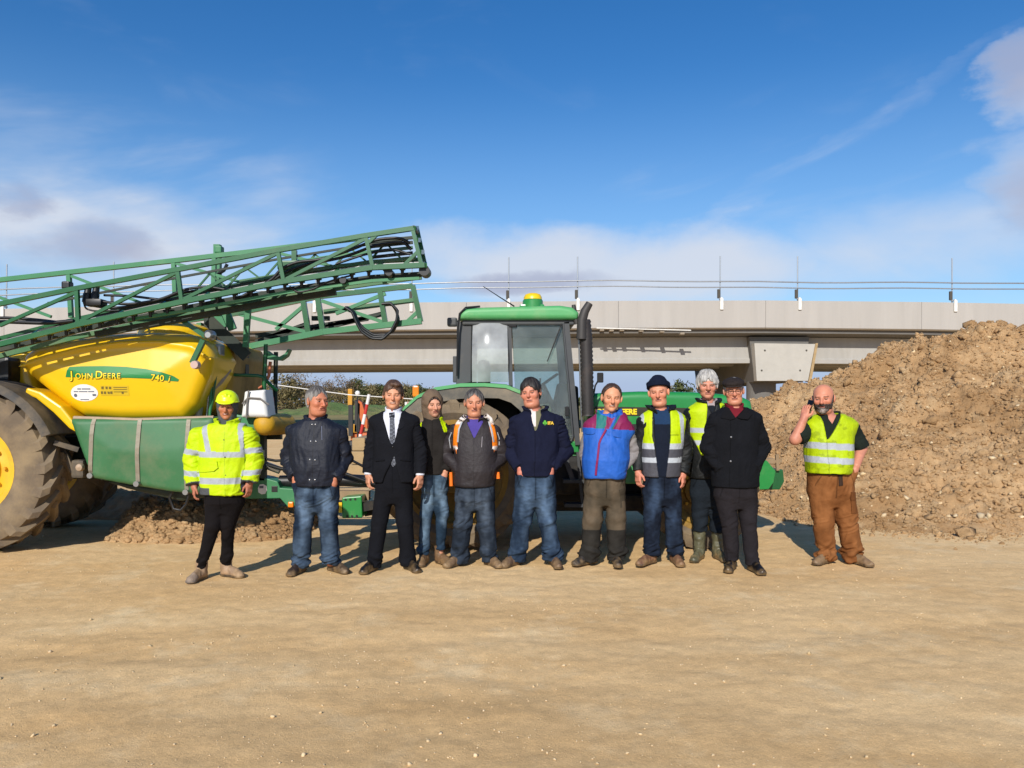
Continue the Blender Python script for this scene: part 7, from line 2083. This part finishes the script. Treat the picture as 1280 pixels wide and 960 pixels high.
# a second, slimmer folded section nested inside the first
in_top = off(top, 12); in_bot = off(bot, -10)
boom_part('inner_section', [[(60, 379), (222, 347), (347, 324), (457, 306), (510, 299)]], 8.02, .022, M_DARK); boom_part('inner_section', [[(10, 424), (97, 401), (227, 371), (355, 345), (466, 328), (520, 323)]], 8.06, .026, M_DARK)
for u in range(240, 500, 44):
    boom_part('boom_brace', [[(u, lerp_chord(bot)(u)-7), (u+22, lerp_chord(top)(u+22)+13)]], 8.04, .018, M_GREEN); boom_part('boom_brace', [[(u+22, lerp_chord(top)(u+22)+13), (u+44, lerp_chord(bot)(u+44)-7)]], 8.04, .018, M_GREEN)
for u in range(-20, 520, 54):
    boom_part('boom_brace', [[(u, lerp_chord(bot)(u), 7.72), (u+20, lerp_chord(bot)(u+20)-7, 8.22)]], Ya, .022, M_GREEN)
nz = None
for i, u in enumerate(np.arange(20, 520, 21)):
    v = lerp_chord(bot)(u)+6.0
    q = W(u, v, 7.80)
    if nz is None:
        b = MB(q); b.tube([q+Vector((0, 0, .03)), q-Vector((0, 0, .035))], [.022, .014], 8); b.rbox(q+Vector((-.03, -.02, .01)), q+Vector((.03, .03, .045)), .008); nz = b.build('nozzle', M_HOSE, spr)
    else:
        c = nz.copy(); link(c, spr); c.location = q-Vector(spr.location)
# far boom
Yf = 10.0
ft = [(225, 402), (300, 391), (397, 371), (516, 357.5)]; fb = [(225, 452), (315, 432.5), (386, 418.5), (404, 415), (527, 401.5)]
boom_part('boom_chord', [ft], Yf, .062, M_GREEN); boom_part('boom_chord', [fb], Yf, .075, M_GREENL)
for a, c in (((309, 389), (308, 432)), ((379, 375), (386, 418)), ((397, 371), (404, 415)), ((475, 363), (482, 406)), ((516, 357), (526, 402))): boom_part('boom_strut', [[a, c]], Yf, .065, M_GREEN)
for a, c in (((285, 389), (383, 415)), ((402, 376), (480, 403)), ((482, 367), (420, 392)), ((345, 412), (378, 384)), ((508, 403), (524, 388))): boom_part('boom_brace', [[a, c]], Yf, .045, M_GREENL)
for a, c in (((320, 428), (385, 405)), ((340, 425), (480, 392)), ((405, 390), (520, 375)), ((320, 420), (460, 398)), ((390, 398), (412, 398))): boom_part('inner_section', [[a, c]], Yf+.35, .06, (M_DARK, M_GREENP)[int(a[0]) % 2])
for k in (0, 2.2, 4.4):
    pts = [(431, 384), (440, 390), (446, 404), (452, 415-k), (464, 423-k), (478, 424-k), (489, 414), (496, 400), (497-k, 388), (488, 379+k*.5), (477, 380)]
    P = np.array(pts, float); t = np.linspace(0, len(P)-1, 40)
    b = MB(W(470, 400, 9.85)); b.tube([W(np.interp(s, range(len(P)), P[:, 0])+k*.6, np.interp(s, range(len(P)), P[:, 1]), 9.85+k*.02) for s in t], .018, 8); b.build('hose', M_HOSE, spr, smooth=60)
# ================================================================== tractor
M_GLASS = bpy.data.materials.new('cab_glass'); M_GLASS.use_nodes = True
nt = M_GLASS.node_tree; N_ = nt.nodes; L_ = nt.links
N_.remove(N_['Principled BSDF'])
tr = N_.new('ShaderNodeBsdfTransparent'); tr.inputs[0].default_value = (.78, .86, .84, 1)
gl = N_.new('ShaderNodeBsdfGlossy'); gl.inputs['Roughness'].default_value = .09; gl.inputs[0].default_value = (.9, .95, 1, 1)
df = N_.new('ShaderNodeBsdfDiffuse'); df.inputs[0].default_value = (.55, .58, .58, 1)
fr = N_.new('ShaderNodeFresnel'); fr.inputs[0].default_value = 1.5
m1 = N_.new('ShaderNodeMixShader'); L_.new(fr.outputs[0], m1.inputs[0]); L_.new(tr.outputs[0], m1.inputs[1]); L_.new(gl.outputs[0], m1.inputs[2])
nz_ = N_.new('ShaderNodeTexNoise'); nz_.inputs['Scale'].default_value = 3; nz_.inputs['Detail'].default_value = 7
tc_ = N_.new('ShaderNodeTexCoord'); L_.new(tc_.outputs['Object'], nz_.inputs['Vector'])
mr_ = N_.new('ShaderNodeMapRange'); mr_.inputs[1].default_value = .35; mr_.inputs[2].default_value = .8; mr_.inputs[3].default_value = .04; mr_.inputs[4].default_value = .15
L_.new(nz_.outputs['Fac'], mr_.inputs[0])
m2 = N_.new('ShaderNodeMixShader'); L_.new(mr_.outputs[0], m2.inputs[0]); L_.new(m1.outputs[0], m2.inputs[1]); L_.new(df.outputs[0], m2.inputs[2])
L_.new(m2.outputs[0], N_['Material Output'].inputs['Surface'])
def dusty(name, amount, rough):
    m = M_GLASS.copy(); m.name = name
    for n in m.node_tree.nodes:
        if n.type == 'MAP_RANGE': n.inputs[3].default_value = amount*.6; n.inputs[4].default_value = amount*1.5
        if n.type == 'BSDF_DIFFUSE': n.inputs[0].default_value = (.72, .75, .76, 1)
        if n.type == 'BSDF_GLOSSY': n.inputs['Roughness'].default_value = rough
    return m
M_GLASSD = dusty('dusty_glare_glass', .40, .20)  # dust film whitened further, standing in for haze mirrored in the pane
M_CAB = mat('cab_grey', C('#3b3d3f'), .55, var=.1, dirt=C('#7a6f60'), dirt_amt=.15, dscale=4)
M_TG = mat('tractor_green', C('#24803c'), .36, var=.08, vscale=2.5, dirt=C('#9a8f6e'), dirt_amt=.14, dscale=2.5, coat=.3)
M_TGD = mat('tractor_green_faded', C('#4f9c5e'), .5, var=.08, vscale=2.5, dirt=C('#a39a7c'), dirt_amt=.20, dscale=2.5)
M_FEND = mat('fender_inner', C('#6a675f'), .8, var=.15, vscale=4, dirt=C('#a0917a'), dirt_amt=.4, dscale=3)
M_UND = mat('dark_underside', C('#22201d'), .8, var=.2, dirt=C('#6e5c42'), dirt_amt=.25, dscale=4)
M_SEAT = mat('seat_black', C('#1b1b1d'), .8)
tra = empty('tractor', (-.3, 9.1, 0), 'green farm tractor with glazed cab standing behind the row of people', 'tractor')
xr, xf = -.61, 2.04
ag_wheel(tra, (xr, 8.34, .81), .81, .52, .56, 22, 1, .06, M_RIMD)
ag_wheel(tra, (xr, 9.95, .81), .81, .52, .56, 22, -1, .06, M_RIMD)
ag_wheel(tra, (xf, 8.38, .61), .61, .40, .40, 20, 1, .05, M_RIMD)
ag_wheel(tra, (xf, 9.90, .61), .61, .40, .40, 20, -1, .05, M_RIMD)
b = MB((xr, 9.1, .8)); b.tube([(xr, 8.3, .81), (xr, 10.0, .81)], .13, 14); b.build('rear_axle', M_UND, tra, smooth=50)
b = MB((xf, 9.1, .6)); b.tube([(xf, 8.3, .61), (xf, 10.0, .61)], .10, 14); b.rbox((xf-.2, 8.7, .45), (xf+.25, 9.5, .85), .04); b.build('front_axle', M_TG, tra, smooth=40)
b = MB((.5, 9.1, .7)); b.rbox((xr-.3, 8.82, .50), (xf+.3, 9.38, 1.05), .05); b.rbox((-.2, 8.6, .42), (.9, 9.6, .70), .05); b.build('transmission', M_UND, tra)
b = MB((.6, 9.1, .4)); b.rbox((-.1, 8.65, .34), (1.5, 9.55, .52), .03); b.build('belly_shade_box', M_UND, tra)  # added bulk that deepens the shade under the tractor
b = MB((.6, 8.55, .6)); b.rbox((.1, 8.42, .55), (1.0, 8.72, .98), .06); b.build('fuel_tank', M_UND, tra)
# rear fenders: green top skin, dusty inner face
def fender(yo, yi, s):
    out = [(499, 522), (506, 508), (522, 494), (545, 484), (575, 479.5), (605, 479), (632, 481), (650, 488), (664, 500), (674, 515), (682, 532), (690, 555)]
    P = wxz(out, 8.10)
    rings = [[(x, yo, z), (x, yi, z+.02), (x, yi, z-.03), (x, yo+s*.03, z-.04), (x, yo, z-.035)] for x, z in P]
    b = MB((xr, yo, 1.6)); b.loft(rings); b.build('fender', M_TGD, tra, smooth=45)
    cx, cz = xr+.05, .80
    rings = []
    for x, z in P:
        d = Vector((cx-x, 0, cz-z)).normalized()
        rings.append([(x, yo+s*.012, z-.03), (x+d.x*.16, yo+s*.05, z+d.z*.16), (x+d.x*.16, yo+s*.075, z+d.z*.16), (x, yo+s*.04, z-.03)])
    b = MB((xr, yo, 1.6)); b.loft(rings); b.build('fender_lip', M_FEND, tra, smooth=45)
    rings = []
    for x, z in P:
        d = Vector((cx-x, 0, cz-z)).normalized()
        rings.append([(x+d.x*.03, yi-s*.02, z+d.z*.03), (x+d.x*.75, yi-s*.02, z+d.z*.75), (x+d.x*.75, yi+s*.02, z+d.z*.75), (x+d.x*.03, yi+s*.02, z+d.z*.03)])
    b = MB((xr, yi, 1.2)); b.loft(rings); b.build('fender_wall', M_UND, tra, smooth=45)
fender(8.06, 8.62, 1); fender(10.2, 9.64, -1)
q = W(519.5, 489, 8.3); b = MB(q); b.rbox(q+Vector((-.035, 0, -.06)), q+Vector((.035, .06, .06)), .015); b.build('warning_lamp', mat('amber_lens', C('#e07a10'), .3), tra)
b = MB(q); b.bar(q+Vector((0, .03, -.1)), q+Vector((0, .03, -.05)), .03); b.build('lamp_bracket', M_UND, tra)
# cab
Y0, Y1 = 8.44, 9.80
def cabp(u, v, near=True):
    q = W(u, v, Y0); 
    return q if near else Vector((q.x, Y1, q.z))
# roof
V = Vol(axis(-.75, .95, .016), axis(8.2, 10.05, .02), axis(2.40, 2.85, .012))
poly_prism_vol(V, wxz([(573, 399.5), (575, 389), (584, 384.5), (700, 381.5), (716, 384), (724, 391), (722, 399.5)], 8.36), 8.34, 9.90, .05, .02)
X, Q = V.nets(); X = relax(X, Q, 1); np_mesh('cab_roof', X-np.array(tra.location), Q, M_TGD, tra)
b = MB(cabp(645, 400)); x0, z0 = wxz([(578, 403)], Y0)[0]; x1, _ = wxz([(718, 403)], Y0)[0]; b.rbox((x0, Y0-.03, z0-.03), (x1, Y1+.03, z0+.04), .015); b.build('roof_gutter', M_CAB, tra)
for near in (True, False):
    Y = Y0 if near else Y1
    b = MB(cabp(580, 440, near)); b.prism([cabp(u, v, near) for u, v in ((571, 402), (590, 402), (589, 478), (570, 482))], (0, .07 if near else -.07, 0)); b.build('rear_pillar', M_CAB, tra, bevel=.01)
    b = MB(cabp(638, 440, near)); b.bar(cabp(636.5, 403, near)+Vector((0, .02, 0)), cabp(638.5, 482, near)+Vector((0, .02, 0)), .045, .05); b.build('door_pillar', M_CAB, tra)
    b = MB(cabp(718, 480, near)); b.bar(cabp(708, 403, near), cabp(722, 556, near), .055, .06); b.build('front_pillar', M_CAB, tra)
    b = MB(cabp(713, 480, near)); b.tube([cabp(704, 405, near)-Vector((0, .02, 0)), cabp(716, 545, near)-Vector((0, .02, 0)), cabp(714, 551, near)-Vector((0, .02, 0)), cabp(690, 553, near)-Vector((0, .02, 0))], .014, 8); b.build('door_frame', M_CAB, tra, smooth=50)
    s = -1 if near else 1
    b = MB(cabp(612, 440, near))
    pts = [(591, 404.5), (634, 404.5), (635.5, 478), (590, 477)]
    rings = []
    for i, t in enumerate(np.linspace(0, 1, 8)):      # pane bowed to catch the sun's glare
        ul, ur = 591-t*1, 634+t*1.5; v = 404.5+73*t
        row = [W(ul+(ur-ul)*f, v, Y)+Vector((0, s*(.05*math.sin(math.pi*f)+.085*math.sin(math.pi*t)), 0)) for f in np.linspace(0, 1, 8)]
        rings.append(row)
    b.loft(rings, caps=False, closed=False); b.build('quarter_window', M_GLASSD, tra, smooth=60)
    b = MB(cabp(675, 480, near)); b.prism([cabp(u, v, near)+Vector((0, -s*.01, 0)) for u, v in ((640, 404.5), (704, 404.5), (716, 548), (660, 548), (645, 500))], (0, -s*.006, 0)); b.build('door_glass', M_GLASS, tra)
b = MB(W(700, 556, Y0)); b.prism([cabp(u, v) for u, v in ((655, 549), (722, 552), (724, 566), (668, 562))], (0, .06, 0)); b.build('door_sill', M_TG, tra, bevel=.01)
x0 = W(572, 440, Y0).x; x1 = W(720, 440, Y0).x
b = MB((x1, 9.1, 2)); a0, a1 = W(709, 404, Y0), W(722, 520, Y0)
b.prism([(a0.x, Y0+.06, a0.z), (a0.x, Y1-.06, a0.z), (a1.x, Y1-.06, a1.z), (a1.x, Y0+.06, a1.z)], (.006, 0, 0)); b.build('windscreen', M_GLASS, tra)
b = MB((x0, 9.1, 2)); b.prism([(x0+.05, Y0+.1, 1.80), (x0+.05, Y1-.1, 1.80), (x0+.05, Y1-.1, 2.42), (x0+.05, Y0+.1, 2.42)], (.006, 0, 0)); b.build('rear_window', M_GLASS, tra)
b = MB((0, 9.1, 1.2)); b.rbox((-.55, 8.62, .95), (.70, 9.62, 1.22), .03); b.build('cab_floor', M_UND, tra)
# inside the cab
b = MB((-.1, 9.1, 1.5)); b.rbox((-.32, 8.86, 1.42), (.18, 9.34, 1.56), .05); b.rbox((-.40, 8.86, 1.5), (-.26, 9.34, 2.06), .05); b.build('seat', M_SEAT, tra)
b = MB((.5, 9.1, 1.5)); M_ = Matrix.Translation((.36, 9.1, 1.78)) @ Matrix.Rotation(math.radians(-35), 4, 'Y')
ring = [M_ @ Vector((.21*math.cos(a), .21*math.sin(a), 0)) for a in np.linspace(0, 2*math.pi, 25)]
b.tube(ring, .016, 8, caps=False); b.bar(M_ @ Vector((0, 0, 0)), (.62, 9.1, 1.25), .06); b.bar(M_ @ Vector((-.2, 0, 0)), M_ @ Vector((.2, 0, 0)), .03); b.build('steering_wheel', M_SEAT, tra)
b = MB((.6, 9.1, 1.4)); b.prism([(.42, 8.8, 1.2), (.78, 8.8, 1.2), (.76, 8.8, 1.75), (.55, 8.8, 1.80)], (0, .6, 0)); b.build('dashboard', M_SEAT, tra, bevel=.02)
for (x, y, z, s) in ((.30, 8.66, 1.62, .10), (.16, 8.64, 1.50, .12), (.46, 8.70, 1.40, .08)):
    b = MB((x, y, z)); b.rbox((x-s, y-.04, z-s*.7), (x+s, y+.04, z+s*.7), .02); b.tube([(x, y, z), (x+.02, y, z+s+.12)], .012, 6); b.build('control_lever_box', M_SEAT, tra)
# roof furniture
q = W(666, 381, 8.7); b = MB(q); b.lathe([(.115, -.05), (.115, .045), (.10, .06)], q, (0, 0, 1), 24); b.rbox(q+Vector((-.15, -.08, -.05)), q+Vector((.13, .08, .0)), .02); b.build('receiver_base', M_TG, tra, smooth=40)
b = MB(q); b.lathe([(.105, .058), (.102, .085), (.085, .115), (.05, .128), (.001, .132)], q, (0, 0, 1), 24); b.build('receiver_dome', mat('dome_yellow', C('#e0bb14'), .35), tra, smooth=50)
b = MB(W(643, 383, 8.5)); b.tube([W(643, 383, 8.5), W(624, 371, 8.5), W(604, 358, 8.5)], [.009, .006, .004], 6); b.build('antenna', M_HOSE, tra)
q = W(566, 403, 8.5); b = MB(q); b.rbox(q+Vector((-.06, -.05, -.045)), q+Vector((.05, .06, .05)), .02); b.bar(q, W(575, 402, 8.5), .025); b.build('work_lamp', M_CAB, tra)
b = MB(W(572, 390, 8.4)); b.tube([W(600, 383, 8.36), W(582, 384.5, 8.34), W(574.5, 392, 8.34), W(572.5, 410, 8.36), W(571.5, 470, 8.4)], .012, 6); b.build('cable', M_HOSE, tra)
b = MB(W(568, 465, 8.5)); b.rbox(W(566, 478, 8.45), W(571, 445, 8.45)+Vector((0, .06, 0)), .01); b.build('tail_lamp', M_CAB, tra)
b = MB(W(645, 405, 8.5)); b.rbox(W(636, 409, 8.44)-Vector((0, .02, 0)), W(646, 402, 8.44)+Vector((0, .03, 0)), .01); b.build('hinge', M_SEAT, tra)
# exhaust / air pipe
b = MB(W(735, 460, 8.38))
pts = [W(730.5, 400, 8.4), W(732.5, 420, 8.4), W(733.5, 450, 8.4), W(735, 520, 8.4)]
n = 46; P = [Vector((np.interp(i/(n-1), [0, .17, .42, 1], [p.x for p in pts]), 8.4, np.interp(i/(n-1), [0, .17, .42, 1], [p.z for p in pts]))) for i in range(n)]
b.tube(P, [.072 if i % 2 else .062 for i in range(n)], 16); b.build('ribbed_pipe', mat('pipe_black', C('#2c2725'), .6, var=.15, dirt=C('#6a5648'), dirt_amt=.2), tra, smooth=60)
b = MB(W(728, 390, 8.4)); b.tube([W(727, 424, 8.36), W(727.5, 400, 8.36), W(731, 389, 8.36), W(737, 379, 8.36)], [.058, .054, .048, .040], 14); b.tube([W(721, 405, 8.4), W(718, 390, 8.4), W(717, 381, 8.4)], [.03, .03, .022], 10); b.build('exhaust', mat('exhaust_steel', C('#3a3735'), .6, .2, var=.2), tra, smooth=50)
b = MB(W(727, 470, 8.42)); b.tube([W(723.5, 415, 8.42), W(727, 520, 8.42), W(728, 540, 8.42)], .012, 8); b.build('grab_rail', M_STEEL, tra)
q = W(750.5, 472, 8.42); b = MB(q); b.rbox(q+Vector((-.035, 0, -.055)), q+Vector((.035, .03, .055)), .012); b.tube([q+Vector((-.02, .02, -.03)), W(744, 482, 8.45), W(741, 500, 8.5)], .010, 6); b.build('mirror', M_SEAT, tra)
# bonnet, decal, nose
V = Vol(axis(.68, 2.95, .02), axis(8.65, 9.6, .022), axis(.95, 1.85, .018))
poly_prism_vol(V, wxz([(736, 497), (741, 491.5), (800, 489), (870, 490), (925, 494), (940, 501), (943, 515), (941, 572), (736, 560)], 8.72), 8.72, 9.50, .07, .02)
X, Q = V.nets(); X = relax(X, Q, 1); np_mesh('bonnet', X-np.array(tra.location), Q, M_TG, tra)
def bonp(u, v, dy=-.004): return W(u, v, 8.72)+Vector((0, dy, 0))
b = MB(bonp(820, 515)); b.prism([bonp(u, v) for u, v in ((741, 508), (925, 511), (925, 521), (741, 519.5))], (0, .003, 0)); b.build('decal', M_LETD, tra)
q = bonp(743, 517.8, -.008); text_obj('lettering', 'JOHN DEERE', .084, Matrix.Translation(q-Vector(tra.location)) @ Matrix.Rotation(math.pi/2, 4, 'X'), M_LETY, tra, .001, offset=.004)
b = MB(bonp(840, 540)); b.box(bonp(790, 566, -.006), bonp(925, 530, .01)); b.build('side_grille', M_UND, tra)
b = MB((2.85, 8.8, .8)); b.prism([W(u, v, 8.75) for u, v in ((938, 580), (947, 576.5), (953, 574), (959, 576), (964, 582), (969.5, 589), (967, 603), (961, 611.5), (938, 612.5))], (0, .16, 0)); b.build('front_weight', M_TG, tra, bevel=.006)
b = MB((2.95, 9.2, .8)); b.prism([W(u, v, 8.93) for u, v in ((938, 586), (979, 587), (980.5, 602), (975, 612), (938, 613))], (0, .62, 0)); b.build('weight_carrier', M_GREEN, tra, bevel=.01)
b = MB(W(966, 575, 8.9)); b.rbox(W(956, 580, 8.85), W(969, 573, 8.85)+Vector((0, .12, 0)), .01); b.bar(W(972, 588, 8.9), W(971, 568, 8.9), .035); b.bar(W(966, 577, 8.9), W(977, 576, 8.9), .03); b.build('weight_pin', mat('muddy_steel', C('#8a7458'), .8, var=.2), tra)
b = MB(W(700, 500, Y0)); b.rbox(W(706, 520, Y0)-Vector((0, .05, 0)), W(711, 508, Y0)-Vector((0, .02, 0)), .008); b.build('door_handle', M_SEAT, tra)
b = MB(W(690, 420, Y0)); b.bar(W(702, 405, Y0)-Vector((0, .03, 0)), W(684, 452, Y0)-Vector((0, .03, 0)), .012); b.build('wiper', M_SEAT, tra)
# steps, side frame parts under the cab
b = MB(W(720, 580, 8.3)); b.bar(W(703, 562, 8.32), W(716, 600, 8.32), .03, .05); b.bar(W(722, 565, 8.32), W(728, 632, 8.32), .03, .05); b.box(W(704, 604, 8.28), W(730, 600, 8.28)+Vector((0, .2, 0))); b.box(W(706, 634, 8.28), W(731, 630, 8.28)+Vector((0, .2, 0))); b.build('step', M_CAB, tra)
b = MB(W(712, 585, 8.4)); b.prism([W(u, v, 8.45) for u, v in ((704, 588), (716, 582), (727, 600), (722, 606), (712, 597), (708, 604))], (0, .06, 0)); b.build('side_bracket', M_TGD, tra)
b = MB(W(720, 570, 8.5)); b.rbox(W(716, 580, 8.5), W(726, 556, 8.5)+Vector((0, .1, 0)), .01); b.build('side_bracket', M_TGD, tra)
b = MB(W(790, 590, 8.5)); b.rbox(W(782, 605, 8.5), W(800, 575, 8.5)+Vector((0, .2, 0)), .02); b.build('side_bracket', M_TGD, tra)
# rear linkage and hitch at the back
b = MB(W(444, 635, 8.95)); b.prism([W(u, v, 8.95) for u, v in ((427.5, 622), (452, 620), (453, 647), (427.5, 648))], (0, .35, 0)); b.build('hitch_block', M_TG, tra, bevel=.012)
for u, v in ((432, 624.5), (438, 624.3), (444, 624), (434, 645.5), (440, 645.3), (446, 645)):
    q = W(u, v, 8.948); b_ = MB(q); b_.lathe([(0, .004), (.014, .004), (.014, -.01)], q, (0, -1, 0), 10); b_.build('bolt_hole', M_HOSE, tra)
b = MB(W(426, 634, 8.93)); b.box(W(423.3, 641, 8.93), W(427.3, 628, 8.93)+Vector((0, .02, 0))); b.build('reflector', mat('reflector_yellow', C('#e6b81a'), .4), tra)
b = MB(W(480, 628, 9.0)); b.bar(W(452, 634, 9.05), W(560, 612, 9.05), .10, .10); b.bar(W(456, 640, 9.3), W(560, 620, 9.3), .08, .10); b.build('lower_link', M_UND, tra)
